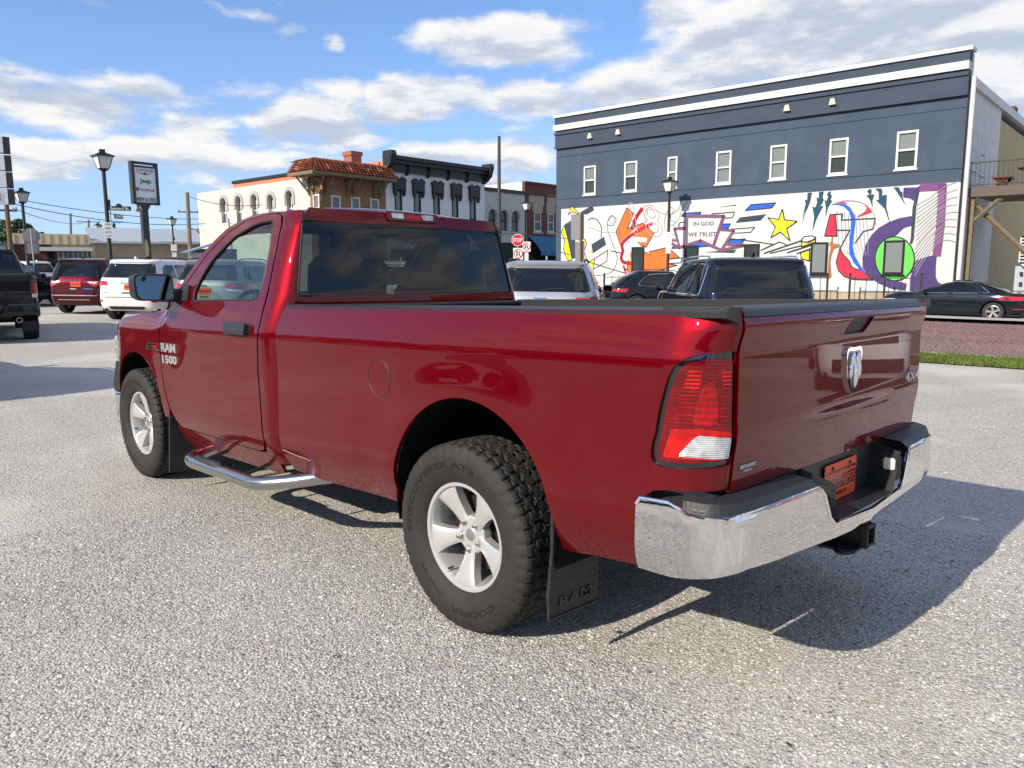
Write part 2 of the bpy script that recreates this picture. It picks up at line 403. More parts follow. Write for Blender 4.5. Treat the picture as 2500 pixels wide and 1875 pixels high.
def glass(name, tint=(.55, .62, .58), rough=0.0, ior=1.45, gloss=(1, 1, 1)):
    """thin pane: tinted see-through sheet with a fresnel mirror on it"""
    if name in MATS: return MATS[name]
    m = bpy.data.materials.new(name); m.use_nodes = True; nt = NT(m.node_tree); m.node_tree.nodes.clear()
    o = nt.n('ShaderNodeOutputMaterial'); tr = nt.n('ShaderNodeBsdfTransparent'); tr.inputs[0].default_value = (*tint, 1)
    gl = nt.n('ShaderNodeBsdfGlossy'); gl.inputs['Roughness'].default_value = rough; gl.inputs[0].default_value = (*gloss, 1)
    fr = nt.n('ShaderNodeFresnel'); bf = nt.n('ShaderNodeNewGeometry').outputs['Backfacing']   # same mirror strength from both sides of the thin pane
    nt.set(fr.inputs[0], nt.m('ADD', ior, nt.m('MULTIPLY', bf, 1/ior-ior)))
    mx = nt.n('ShaderNodeMixShader'); nt.set(mx.inputs[0], fr.outputs[0]); nt.set(mx.inputs[1], tr.outputs[0]); nt.set(mx.inputs[2], gl.outputs[0]); nt.set(o.inputs[0], mx.outputs[0])
    MATS[name] = m; return m
def carpaint(name, col, metal=.55, rough=.34, flake=True, orange=.006, dust=.0, coat=1.0):
    def f(nt, b, m):
        c = objco(nt)
        if flake:
            v = nt.n('ShaderNodeTexVoronoi'); v.inputs['Scale'].default_value = 900; nt.set(v.inputs['Vector'], c)
            nt.set(b.inputs['Roughness'], nt.m('ADD', rough-.06, nt.m('MULTIPLY', v.outputs['Distance'], .16)))
        if dust:
            sp = nt.n('ShaderNodeSeparateXYZ', inp={0: c}); low = nt.n('ShaderNodeMapRange', inp={0: sp.outputs[2], 1: .95, 2: .45}).outputs[0]
            n = nt.noise(c, 4, 6, .65); d = nt.m('MULTIPLY', nt.m('MULTIPLY', low, n), dust)
            nt.set(b.inputs['Base Color'], nt.mix(d, col, (.22, .19, .165)))
            nt.set(b.inputs['Coat Roughness'], nt.m('ADD', .015, nt.m('MULTIPLY', d, .5)))
        bump(nt, b, nt.noise(c, 55, 2, .5), orange*10, .0004, 'Coat Normal')
    return mat(name, col, rough, metal, spec=.0, coat=coat, coat_rough=.02, build=f, **{'Coat IOR': 1.40})
def lathe_blob(c, r, n=10, m=14, mi=0):
    V = [(c[0]+r[0]*math.cos(a)*math.cos(b), c[1]+r[1]*math.cos(a)*math.sin(b), c[2]+r[2]*math.sin(a)) for a in np.linspace(-math.pi/2, math.pi/2, n) for b in np.arange(m)/m*2*math.pi]
    return (np.array(V), [(i*m+j, i*m+(j+1) % m, (i+1)*m+(j+1) % m, (i+1)*m+j) for i in range(n-1) for j in range(m)], None, mi)

# ================================================================== ground
def gz(x, y):
    """the lot tilts gently: down to the street side, up away from the truck"""
    x = np.asarray(x, float); y = np.asarray(y, float)
    r = np.maximum(x-3.5, 0); r = np.where(r < 4, r*r/8, r-2)*.0118
    return .0125*np.clip(y-.93, -45, 30)+np.minimum(r, .45)
def hit(q, it=40):
    """pixel -> point on the ground"""
    d = ray(q); t = -CAM[2]/d[2]
    for _ in range(it):
        P = CAM+t*d; t += (P[2]-float(gz(P[0], P[1])))/max(.02, -d[2])*.7
    return CAM+t*d
def at_depth(q, dep):
    """pixel -> point at the given distance along the view axis"""
    return CAM+ray(q)*dep
def ground_at(px, dep):
    """standing point on the ground below a pixel column at the given depth"""
    P = CAM+ray((px, 657.0))*dep; return np.array([P[0], P[1], float(gz(P[0], P[1]))])
def gravel_build(nt, b, m):
    c = nt.n('ShaderNodeTexCoord').outputs['Object']
    big = nt.noise(c, .35, 6, .62); mid = nt.noise(c, 2.2, 6, .65)
    v1 = nt.n('ShaderNodeTexVoronoi'); v1.inputs['Scale'].default_value = 95; nt.set(v1.inputs['Vector'], c)
    v2 = nt.n('ShaderNodeTexVoronoi'); v2.inputs['Scale'].default_value = 47; nt.set(v2.inputs['Vector'], c)
    stone = nt.ramp(nt.n('ShaderNodeSeparateColor', inp={0: v1.outputs['Color']}).outputs[0], [(0, (.22, .217, .21)), (.3, (.36, .355, .345)), (.7, (.46, .455, .445)), (1, (.60, .59, .57))])
    st2 = nt.ramp(nt.n('ShaderNodeSeparateColor', inp={0: v2.outputs['Color']}).outputs[0], [(0, (.28, .277, .27)), (.5, (.42, .415, .405)), (.96, (.52, .51, .495)), (1, (.42, .32, .24))])
    col = nt.mix(.5, stone, st2)
    gap = nt.n('ShaderNodeMapRange', inp={0: v1.outputs['Distance'], 1: .30, 2: .62}).outputs[0]
    col = nt.mix(nt.m('MULTIPLY', gap, .62), col, (.155, .152, .147))
    # packed fines and tyre-worn patches
    patch = nt.n('ShaderNodeMapRange', inp={0: big, 1: .46, 2: .64}).outputs[0]
    col = nt.mix(nt.m('MULTIPLY', patch, .45), col, (.50, .485, .455))
    patch2 = nt.n('ShaderNodeMapRange', inp={0: mid, 1: .54, 2: .72}).outputs[0]
    col = nt.mix(nt.m('MULTIPLY', patch2, .14), col, (.30, .285, .26))
    # faint tyre tracks left by cars swinging round the lot
    sp = nt.n('ShaderNodeSeparateXYZ', inp={0: c}); wob = nt.m('MULTIPLY', nt.m('SUBTRACT', mid, .5), .25); trk = None
    for cx, cy, R in ((-3.0, 9.0, 6.6), (-3.0, 9.0, 8.2), (7.0, 12.5, 10.2), (7.0, 12.5, 11.8), (-7.5, -5.0, 6.4), (-7.5, -5.0, 8.0)):
        dx, dy = nt.m('SUBTRACT', sp.outputs[0], cx), nt.m('SUBTRACT', sp.outputs[1], cy); dd = nt.m('SQRT', nt.m('MULTIPLY_ADD', dx, dx, nt.m('MULTIPLY', dy, dy)))
        q = nt.n('ShaderNodeMapRange', interpolation_type='SMOOTHSTEP', inp={0: nt.m('ABSOLUTE', nt.m('ADD', nt.m('SUBTRACT', dd, R), wob)), 1: .17, 2: .05}).outputs[0]; trk = q if trk is None else nt.m('MAXIMUM', trk, q)
    col = nt.mix(nt.m('MULTIPLY', nt.m('MULTIPLY', trk, big), .40), col, (.24, .225, .20))
    nt.set(b.inputs['Base Color'], nt.mix(1.0, col, (1.37, 1.32, 1.225), 'MULTIPLY'))
    h = nt.m('ADD', nt.m('MULTIPLY', v1.outputs['Distance'], -1.0), nt.m('MULTIPLY', v2.outputs['Distance'], -.8))
    h = nt.m('MULTIPLY', h, nt.m('SUBTRACT', 1.0, nt.m('MULTIPLY', patch, .5)))
    bump(nt, b, h, .8, .007)
GW = 1.22
gravel_mat = mat('gravel', (.33, .325, .31), .92, spec=.2, build=gravel_build)
def grid_ground():
    xs = np.concatenate([np.linspace(-900, -30, 12)[:-1], np.arange(-30, 70, 1.5), np.linspace(70, 1200, 14)]); ys = np.concatenate([np.linspace(-1200, -70, 14)[:-1], np.arange(-70, 30, 1.5), np.linspace(30, 900, 12)])
    X, Y = np.meshgrid(xs, ys, indexing='ij'); Z = gz(X, Y); n = len(ys)
    V = np.column_stack([X.ravel(), Y.ravel(), Z.ravel()])
    F = [(i*n+j, (i+1)*n+j, (i+1)*n+j+1, i*n+j+1) for i in range(len(xs)-1) for j in range(n-1)]
    return (V, F, None, 0)
make('ground', grid_ground(), gravel_mat, label='pale grey gravel lot with packed worn patches', kind='structure')

# ================================================================== town: planes and frames
class Plane:
    """vertical plane through (x, y) with heading; local s along the heading, z up; out = side that faces the street"""
    def __init__(s, x, y, heading, side=1):
        s.o = np.array([x, y, 0.0]); h = rad(heading); s.h = h; s.a = np.array([math.cos(h), math.sin(h), 0]); s.n = side*np.array([-math.sin(h), math.cos(h), 0]); s.side = side
    def px(s, q, off=0.0):
        d = ray(q); t = ((s.o+s.n*off-CAM) @ s.n)/(d @ s.n); P = CAM+t*d
        return ((P-s.o) @ s.a, P[2])
    def pt(s, u, z, off=0.0): return s.o+s.a*u+s.n*off+np.array([0, 0, z])
    def f3(s, off=0.0): return lambda u, z: tuple(s.pt(u, z, off))
    def fmap(s, off=0.0): return lambda u, z: (s.o[0]+s.a[0]*u+s.n[0]*off, s.o[1]+s.a[1]*u+s.n[1]*off, np.asarray(z)+0*np.asarray(u))
def zm(x0, y0, sc): return lambda pts: [(x0+a*sc, y0+b*sc) for a, b in pts]
Z4, Z5, Z6, Z7 = zm(1340, 100, .27125), zm(1340, 420, .27125), zm(1900, 100, .27125), zm(1900, 420, .2893)
Z1, Z2, Z3 = zm(0, 300, .3316), zm(460, 340, .24108), zm(900, 330, .27125)
G1, G2 = zm(1350, 480, .15670), zm(1640, 480, .16275)
def reveal_wall(pl, outer, holes, m, depth=.14, off=0.0, res=2.5): return panel([outer]+holes, pl.fmap(off), res, rim=depth, out=tuple(pl.n), step=2.0)
def rect(u0, z0, u1, z1): return [(u0, z0), (u1, z0), (u1, z1), (u0, z1)]
def pbox(pl, u0, z0, u1, z1, d0, d1, mi=0):
    """box standing on a plane between offsets d0 and d1"""
    P = [pl.pt(u, z, d) for d in (d0, d1) for z in (z0, z1) for u in (u0, u1)]
    F = [(0, 1, 3, 2), (4, 6, 7, 5), (0, 4, 5, 1), (2, 3, 7, 6), (0, 2, 6, 4), (1, 5, 7, 3)]
    return (np.array(P), F, None, mi)
TM = dict(navy=mat('navy_stucco', (.046, .068, .104), .85, build=weathered(.14, .9, .35, 16, streak=.22)), navy2=mat('navy_cornice', (.034, .051, .080), .8, build=weathered(.12, 1.0, .2, 22)), mural=mat('mural_white', (.53, .53, .515), .85, build=weathered(.07, 1.5, .35, 14, streak=.07)),
    white=mat('white_trim', (.60, .60, .58), .6, build=weathered(.06, 3, .1, 40)), wallwhite=mat('white_render', (.62, .62, .60), .85, build=weathered(.08, 1.0, .2, 18)), stucco=mat('cream_stucco', (.52, .505, .455), .9, build=weathered(.10, .8, .3, 10, streak=.25)),
    pane=mat('window_pane', (.035, .045, .042), .03, spec=.6), blind=mat('window_blind', (.17, .19, .18), .25), frame_black=mat('black_frame', (.006, .006, .006), .8), stone=mat('foundation_stone', (.36, .29, .20), .9, build=weathered(.2, 2.5, .3, 20)),
    cream=mat('cream_lamp', (.66, .60, .36), .4), iron=mat('wrought_iron', (.008, .008, .009), .5), wood=mat('weathered_wood', (.17, .125, .075), .8, build=weathered(.25, 8, .3, 60)), greenwood=mat('treated_post', (.15, .14, .085), .8, build=weathered(.2, 6, .2, 40)), brown=mat('brown_beam', (.085, .060, .048), .6), redwood=mat('red_picnic_paint', (.13, .028, .024), .6, build=weathered(.2, 6, .1, 40)),
    roof=mat('dark_roof', (.03, .03, .032), .7), blackpaint=mat('black_cornice_paint', (.012, .013, .014), .5), pale=mat('pale_blue_grey_wall', (.68, .70, .71), .85, build=weathered(.06, 1, .15, 15)), greywall=mat('grey_render', (.46, .47, .43), .85, build=weathered(.08, 1, .15, 15)), tan=mat('tan_metal', (.48, .39, .26), .6, build=weathered(.06, 3, .1, 30)), tan2=mat('tan_block', (.34, .27, .18), .85, build=weathered(.08, 2, .15, 20)),
    metalroof=mat('pale_metal_roof', (.42, .45, .46), .45, .2), terracotta=mat('terracotta_wall', (.50, .19, .10), .85, build=weathered(.12, 1, .2, 15)), blue_awning=mat('blue_awning', (.02, .14, .26), .7), sandstone=mat('sandstone_lintel', (.35, .30, .23), .9), asphalt=mat('asphalt', (.06, .06, .06), .9), concrete=mat('concrete', (.42, .40, .37), .9, build=weathered(.12, 1.5, .3, 40)), metal=mat('galvanised', (.40, .41, .42), .45, .5), meter=mat('meter_grey', (.36, .40, .42), .5), dark=mat('dark_interior', (.008, .007, .006), .9))
def brick_build(c1, c2, mortar, sx=.22, sy=.075, warp=.3):
    def f(nt, b, m):
        c = nt.n('ShaderNodeTexCoord').outputs['Object']; sp = nt.n('ShaderNodeSeparateXYZ', inp={0: c})
        uv = nt.comb(nt.m('ADD', sp.outputs[0], sp.outputs[1]), sp.outputs[2], 0.0)
        br = nt.n('ShaderNodeTexBrick'); nt.set(br.inputs['Vector'], uv); br.inputs['Color1'].default_value = (*c1, 1); br.inputs['Color2'].default_value = (*c2, 1); br.inputs['Mortar'].default_value = (*mortar, 1)
        br.inputs['Scale'].default_value = 1.0; br.inputs['Brick Width'].default_value = sx; br.inputs['Row Height'].default_value = sy; br.inputs['Mortar Size'].default_value = .008
        n = nt.noise(c, 2.0, 5, .6); nt.set(b.inputs['Base Color'], nt.mix(nt.m('MULTIPLY', n, .5), br.outputs['Color'], tuple(x*.6 for x in c1)))
        bump(nt, b, br.outputs['Fac'], -.5, .01)
    return f
TM['redbrick'] = mat('red_brick', (.13, .035, .028), .9, build=brick_build((.15, .042, .032), (.10, .028, .022), (.14, .10, .08)))
TM['brownbrick'] = mat('brown_brick', (.24, .14, .07), .9, build=brick_build((.33, .19, .095), (.16, .085, .042), (.22, .16, .11)))
TM['orangebrick'] = mat('orange_brick', (.36, .12, .06), .9, build=brick_build((.38, .13, .07), (.30, .10, .05), (.30, .24, .2)))
TM['yellowbrick'] = mat('yellow_brick', (.5, .40, .20), .9, build=brick_build((.55, .43, .21), (.42, .33, .17), (.46, .40, .28)))
def sash_window(parent, pl, u0, z0, u1, z1, frame, fw=.09, depth=.10, blind=.0, bar=True, proud=.03, name='window', low=.5):
    """double-hung sash: frame, meeting rail, two panes, blind behind the glass"""
    if u0 > u1: u0, u1 = u1, u0
    w = make(name, [panel([rect(u0, z0, u1, z1), rect(u0+fw, z0+fw, u1-fw, z1-fw)], pl.fmap(proud), .8, rim=depth, out=tuple(pl.n))], frame, parent)
    zmid = z0+(z1-z0)*low
    if bar: make('meeting_rail', [pbox(pl, u0+fw, zmid-.035, u1-fw, zmid+.035, -.05, proud-.01)], frame, w)
    make('pane', [pbox(pl, u0+fw, zmid+.035 if bar else z0+fw, u1-fw, z1-fw, -.07 if bar else proud-.016, -.055 if bar else proud-.012)], TM['blind'] if blind > .3 else TM['pane'], w)
    if bar: make('pane', [pbox(pl, u0+fw, z0+fw, u1-fw, zmid-.035, -.085, -.07)], TM['blind'] if blind > .7 else TM['pane'], w)
    make('sill', [pbox(pl, u0-.05, z0-.07, u1+.05, z0-.005, -.05, proud+.05)], frame, w)
    return w

# ------------------------------------------------------------------ mural building
MW = Plane(6.5, -31.0, 3.5)
def mural_building():
    r = thing('corner_building', 'navy two storey building with a painted mural and white roof edge', 'building', tuple(MW.pt(10, -.5, -5)))
    inv = Matrix.Translation(Vector(r.location)).inverted()
    def pt(name, pieces, m, parent=r, **kw):
        o = make(name, pieces, m, parent, **kw)
        if parent is r: o.matrix_parent_inverse = inv
        return o
    def W(q): return MW.px(q)
    uR = W((2346, 448))[0]; uL = W((1358, 505))[0]
    zc = lambda L, R: (W((1358, L))[1]*.35+W((2350, R))[1]*.65)
    z_top, z_b1, z_b0 = zc(283, 124), zc(305, 154), zc(318, 174); z_l1, z_l2, z_l3, z_l4, z_m = zc(328, 189), zc(359, 237), zc(379, 267), zc(482.5, 414), zc(505.6, 448)
    z_mb = .57; base = -.8
    wins = []
    for a, b in [(Z4([(315, 1378)])[0], Z4([(425, 1105)])[0]), (Z4([(678, 1350)])[0], Z4([(798, 1065)])[0]), (Z4([(1066, 1320)])[0], Z4([(1160, 1053)])[0]), (Z4([(1500, 1290)])[0], Z4([(1648, 980)])[0]), (Z4([(1985, 1255)])[0], Z4([(2148, 930)])[0]), (Z6([(450, 1215)])[0], Z6([(637, 870)])[0]), (Z6([(1050, 1175)])[0], Z6([(1268, 808)])[0])]:
        (ua, za), (ub, zb_) = W(a), W(b); wins.append((ub, za, ua, zb_))
    zlo = np.mean([w[1] for w in wins]); zhi = np.mean([w[3] for w in wins]); wins = [(a, zlo, b, zhi) for a, _, b, _ in wins]
    low = []
    for a, b in [(Z5([(745, 905)])[0], Z5([(862, 690)])[0]), (Z5([(1220, 850)])[0], Z5([(1350, 672)])[0]), (Z5([(1755, 830)])[0], Z5([(1900, 662)])[0]), (Z7([(268, 850)])[0], Z7([(424, 612)])[0]), (Z7([(880, 856)])[0], Z7([(1075, 600)])[0])]:
        (ua, za), (ub, zb_) = W(a), W(b); low.append((ub, ua))
    lz0, lz1 = 1.24, 2.62
    pt('upper_wall', reveal_wall(MW, rect(uR, z_m, uL, z_l2), [rect(a, z0, b, z1) for a, z0, b, z1 in wins], TM['navy'], .16), TM['navy'])
    pt('mural_wall', reveal_wall(MW, rect(uR+.02, z_mb, uL-.35, z_m-.002), [rect(a, lz0, b, lz1) for a, b in low], TM['mural'], .14, .004), TM['mural'])
    pt('corner_strip', pbox(MW, uL-.35, base, uL, z_m, -.3, .01), TM['navy']); pt('cornice_wall', pbox(MW, uR, z_l2, uL+.02, z_b0-.05, -.3, .10), TM['navy2']); pt('parapet', pbox(MW, uR, z_b1, uL+.02, z_top-.08, -.3, .13), TM['navy2'])
    pt('white_band', pbox(MW, uR, z_b0, uL+.10, z_b1, -.3, .20), TM['white']); pt('roof_coping', pbox(MW, uR-.1, z_top-.08, uL+.08, z_top+.06, -.45, .22), TM['white'])
    pt('ledge', pbox(MW, uR, z_l1, uL+.05, z_l1+.10, 0, .17), TM['navy2']); pt('ledge', pbox(MW, uR, z_l2-.02, uL+.04, z_l2+.07, 0, .15), TM['navy2']); pt('ledge', pbox(MW, uR, z_l3, uL, z_l3+.03, 0, .03), TM['navy']); pt('ledge', pbox(MW, uR, z_l4, uL, z_l4+.04, 0, .035), TM['navy'])
    pt('foundation', pbox(MW, uR, base, uL, z_mb-.06, -.3, .03), TM['stone']); pt('drip_edge', pbox(MW, uR, z_mb-.06, uL, z_mb, -.2, .08), TM['white'])
    EPx = Plane(*(MW.pt(uR, 0)[:2]), 3.5-90, -1); zcore = EPx.px(Z6([(1760, 345)])[0])[1]-.5
    pt('side_wall', [pbox(MW, uL-.02, base, uL+.0, z_l2, -16, 0)], TM['navy']); pt('building_core', [pbox(MW, uR+.05, base, uL-.05, zcore, -16, -.32)], TM['dark']); pt('roof_deck', [pbox(MW, uR+.05, zcore, uL-.05, zcore+.1, -16, -.46)], TM['roof'])
    for i, (a, z0, b, z1) in enumerate(wins):
        w = sash_window(r, MW, a, z0, b, z1, TM['white'], .085, .14, blind=(.5, .5, .9, .9, .9, .5, .5)[i]); w.matrix_parent_inverse = inv
    for i, (a, b) in enumerate(low):
        w = sash_window(r, MW, a, lz0, b, lz1, TM['frame_black'], .09, .10, blind=(.0, .0, .0, .9, .9)[i], bar=False, proud=.06); w.matrix_parent_inverse = inv
    for q in [(1445, 341), (1513.6, 332), (1925, 278), (2035.6, 263.6)]:
        u, z = W(q); z = z_l2+.42
        pt('wall_light', [prism([(u-.14, z-.13), (u+.14, z-.13), (u+.075, z+.12), (u-.075, z+.12)], MW.f3(.10), tuple(MW.n*.14))], TM['cream'])
    # ---- painted shapes
    C = dict(yellow=(.78, .60, .015), slate=(.028, .042, .058), orange=(.72, .135, .022), blue=(.012, .10, .52), purple=(.060, .035, .14), violet=(.17, .055, .17), plum=(.16, .07, .13), red=(.60, .022, .05), green=(.11, .62, .075), teal=(.012, .055, .10), brown=(.30, .12, .035), white=(.55, .55, .54), grey=(.30, .30, .31), ink=(.02, .022, .035))
    CM = {k: mat('mural_'+k, v, .85, build=weathered(.13, 2.2, .3, 14)) for k, v in C.items()}
    lay = [0]
    def off(): lay[0] += 1; return .006+.00035*lay[0]
    def fill(c, pts, edge=None, parent=None):
        L = [W(p) for p in pts]; d = off()
        o = pt('mural_shape', panel(L, MW.fmap(d), 1.5, rim=0, out=tuple(MW.n), step=3), CM[c])
        if edge: line(edge, pts, .05, True)
    def line(c, pts, w=.05, closed=False, sm=False):
        L = [W(p) for p in pts]
        if closed: L = L+[L[0]]
        if sm: L = spline(L, 6)
        d = off(); P = []
        for a, b in zip(L, L[1:]):
            a, b = np.array(a), np.array(b); t = b-a; l = np.linalg.norm(t)
            if l < 1e-4: continue
            t /= l; n = np.array([-t[1], t[0]])*w/2; q = [a-t*w*.3+n, a-t*w*.3-n, b+t*w*.3-n, b+t*w*.3+n]
            P.append((np.array([MW.pt(u, z, d) for u, z in q]), [(0, 1, 2, 3)], None, 0))
        k = len(P); V = np.vstack([p[0] for p in P]); pt('mural_line', (V, [tuple(4*i+j for j in range(4)) for i in range(k)], None, 0), CM[c])  # also carries the grey lines drawn after wire and deck shadows
    fill('yellow', G1([(240, 285), (285, 160), (315, 162), (410, 270), (375, 268), (330, 240), (285, 242)]), 'ink'); fill('slate', G1([(415, 250), (590, 150), (620, 150), (645, 210), (530, 280), (430, 275)]))
    fill('slate', G1([(180, 435), (330, 345), (330, 660), (350, 670), (345, 960), (300, 970), (235, 670)]), None); fill('yellow', G1([(132, 550), (178, 455), (235, 670), (300, 985), (235, 995), (190, 900), (165, 820), (185, 680)]), 'ink')
    fill('yellow', G1([(375, 665), (500, 665), (525, 730), (500, 810), (485, 850), (545, 1030), (650, 965), (630, 1130), (465, 1080), (470, 900), (480, 700)]), 'ink'); fill('slate', G1([(600, 745), (795, 625), (830, 750), (620, 885)])); fill('yellow', G1([(565, 875), (600, 825), (620, 885)]))
    line('ink', G1([(545, 370), (610, 335), (690, 365), (740, 440), (760, 530), (750, 640)]), .05, sm=True); line('ink', G1([(490, 1165), (680, 1225), (830, 1210), (940, 1150), (1000, 1000), (990, 890), (940, 760), (880, 600), (845, 480), (860, 370), (920, 295), (985, 360), (930, 450), (850, 440)]), .035, sm=True); line('grey', G1([(870, 370), (915, 310), (965, 360), (920, 415), (870, 370)]), .03, sm=True)
    line('grey', G1([(540, 480), (640, 500), (740, 545), (800, 560), (990, 562)]), .04); line('ink', G1([(120, 640), (240, 665)]), .04); line('ink', G1([(120, 865), (290, 915)]), .04); line('ink', G1([(470, 990), (750, 1080), (1250, 1230)]), .05); line('ink', G1([(630, 1130), (840, 1010), (855, 835), (660, 960)]), .045); line('ink', G1([(900, 845), (1220, 915)]), .05)
    fill('orange', G1([(1155, 175), (1255, 265), (1160, 500), (1400, 415), (1575, 565), (1455, 785), (1300, 740), (1260, 650), (1080, 740), (1050, 745), (985, 545)]), 'ink'); fill('orange', G1([(1170, 900), (1215, 815), (1430, 880), (1500, 860), (1790, 790), (1970, 950), (1800, 970), (1790, 1045), (1930, 1070), (1420, 1210), (1200, 1210), (1160, 1140)]), 'ink')
    fill('white', G1([(1100, 680), (1300, 475), (1310, 520), (1250, 620), (1470, 645), (1455, 715), (1310, 700), (1380, 780), (1500, 800), (1495, 880), (1290, 800), (1240, 800), (1200, 900), (1215, 1000), (1080, 960), (1070, 830), (1090, 740)])); fill('white', G1([(1800, 975), (2010, 955), (2000, 1030), (1790, 1045)]), 'ink')
    line('red', G1([(1390, 190), (1300, 320), (1250, 450), (1235, 500)]), .20, sm=True); line('red', G1([(1540, 420), (1300, 550), (1150, 660), (1080, 750), (1090, 850), (1065, 950), (1100, 1020), (1215, 1045)]), .17, sm=True); line('red', G1([(1100, 1080), (1160, 1240)]), .13); line('grey', G1([(1210, 700), (1160, 720), (1130, 850), (1110, 930)]), .03, sm=True); line('grey', G1([(1100, 670), (1180, 600), (1300, 480)]), .03)
    line('grey', G1([(1440, 440), (1435, 330), (1450, 220), (1500, 165), (1600, 215), (1750, 275), (1880, 260), (1960, 180), (2000, 70)]), .035, sm=True); line('grey', G1([(2100, 70), (2040, 160), (1990, 260), (1960, 350), (1870, 440)]), .035, sm=True); line('grey', G1([(1975, 150), (2035, 165)]), .03); line('grey', G1([(1950, 190), (2015, 205)]), .03)
    u, z = W(G1([(1600, 410)])[0]); tp = fit_text('186', 2.3, 2.0, depth=.0); d = off()
    c = bpy.data.curves.new('lettering', 'FONT'); c.body = '186'; c.size = 2.6; c.align_x = 'CENTER'; c.align_y = 'CENTER'; c.fill_mode = 'NONE'; c.bevel_depth = .022; c.bevel_resolution = 0; c.resolution_u = 3; c.shear = -.25
    ob = bpy.data.objects.new('lettering', c); me = bpy.data.meshes.new_from_object(ob); V = np.array([v.co[:] for v in me.vertices]); F = [tuple(p.vertices) for p in me.polygons]; bpy.data.objects.remove(ob); bpy.data.meshes.remove(me)
    pt('mural_numerals', (np.array([MW.pt(u-x*.85, z+y*.85-.12*x, d+.3*zz) for x, y, zz in V]), F, None, 0), CM['grey'])
    for pts in ([(165, 262), (190, 250), (437, 235), (425, 265), (152, 298)], [(1190, 120), (1560, 95), (1500, 168), (1108, 208)], [(765, 412), (880, 408), (845, 475), (735, 482)], [(880, 650), (1105, 635), (1040, 710), (835, 700)], [(5, 775), (40, 725), (120, 775), (430, 680), (550, 742), (300, 765)]): fill('blue', G2(pts), 'ink')
    for pts in ([(700, 163), (970, 120), (968, 135)], [(1030, 312), (1420, 262), (1335, 358), (958, 392)], [(475, 832), (970, 798), (935, 845)]): fill('slate', G2(pts))
    for pts in ([(585, 285), (610, 258), (942, 230), (915, 315), (780, 325)], [(95, 465), (125, 390), (215, 380), (215, 455)], [(870, 490), (1248, 462), (1185, 535), (915, 550)]): line('ink', G2(pts), .04, True)
    fill('white', G2([(235, 295), (780, 298), (630, 740), (435, 655), (230, 715)])); fill('white', G2([(45, 490), (220, 490), (225, 715), (120, 745)])); fill('white', G2([(720, 500), (935, 510), (750, 795), (635, 740)]))
    line('plum', G2([(232, 295), (780, 298), (630, 740)]), .17); line('plum', G2([(232, 295), (225, 718)]), .15); line('plum', G2([(0, 700), (115, 765), (435, 662), (750, 808), (1080, 730), (815, 712)]), .15); line('plum', G2([(220, 482), (45, 485), (118, 750)]), .13); line('plum', G2([(715, 497), (930, 512), (750, 800)]), .14); line('plum', G2([(0, 655), (95, 660)]), .1)
    for s_, q, wpx, hpx in (('IN GOD', G2([(482, 407)])[0], 240, 55), ('WE TRUST', G2([(460, 568)])[0], 330, 60)):
        u, z = W(q); sc = .16275*40/1887; tp = fit_text(s_, wpx*sc*1.30, hpx*sc, depth=.0, bold=.02); d = off()
        pt('mural_lettering', (np.array([MW.pt(u-x, z+y-.02*x, d) for x, y, _ in tp[0]]), [f for f in tp[1]], None, 0), CM['slate'])
    fill('yellow', G2([(1663, 190), (1692, 350), (1880, 372), (1728, 480), (1775, 660), (1632, 530), (1492, 612), (1560, 455), (1447, 318), (1608, 345)]), 'ink')
    line('ink', G2([(880, 630), (1110, 655), (1530, 715), (1340, 805)]), .045); line('ink', G2([(1340, 805), (1620, 680), (1740, 730)]), .045); line('ink', G2([(1390, 850), (1950, 660)]), .06); line('ink', G2([(1480, 850), (1950, 735)]), .05); line('ink', G2([(1740, 840), (2212, 690)]), .06); line('ink', G2([(1880, 855), (2200, 740)]), .05)
    fill('yellow', G2([(1948, 680), (2060, 690), (2160, 640), (2160, 680), (1950, 752)]), 'ink'); fill('white', G2([(1955, 640), (2000, 600), (2100, 590), (2165, 610), (2120, 650), (2040, 680), (1965, 680)]), 'ink'); fill('yellow', G2([(1935, 850), (2070, 800), (2065, 965), (1950, 930)]), 'ink')
    for pts in ([(250, 175), (285, 172), (270, 250), (250, 300), (225, 350), (205, 430), (225, 300), (235, 270), (225, 230), (245, 240)], [(345, 168), (385, 165), (375, 210), (385, 235), (355, 290), (382, 285), (335, 370), (318, 410), (290, 500), (305, 380), (290, 290), (315, 300), (330, 260), (325, 215), (345, 220)], [(430, 165), (445, 163), (440, 190), (455, 195), (440, 240), (458, 240), (420, 300), (400, 380), (405, 300), (392, 235), (410, 245), (425, 200), (410, 195)], [(770, 145), (785, 143), (790, 165), (780, 190), (812, 190), (795, 240), (797, 300), (778, 240), (745, 195), (765, 195), (770, 180), (750, 165)], [(820, 140), (870, 138), (880, 160), (875, 200), (917, 190), (912, 290), (930, 370), (945, 420), (978, 545), (945, 440), (900, 310), (825, 235), (850, 235), (850, 170)], [(975, 130), (1020, 128), (1030, 160), (1050, 170), (1048, 210), (1080, 285), (1050, 240), (1000, 165)]): fill('teal', Z7(pts))
    fill('purple', Z7([(1060, 132), (1180, 130), (1150, 245), (1110, 220), (1055, 212)])); fill('purple', Z7([(1130, 370), (1020, 390), (930, 425), (850, 470), (790, 530), (740, 610), (712, 720), (715, 810), (760, 880), (850, 940), (960, 985), (1075, 1000), (1085, 940), (1020, 925), (930, 910), (870, 870), (830, 790), (825, 700), (860, 620), (920, 570), (1000, 530), (1060, 470), (1130, 450)]))
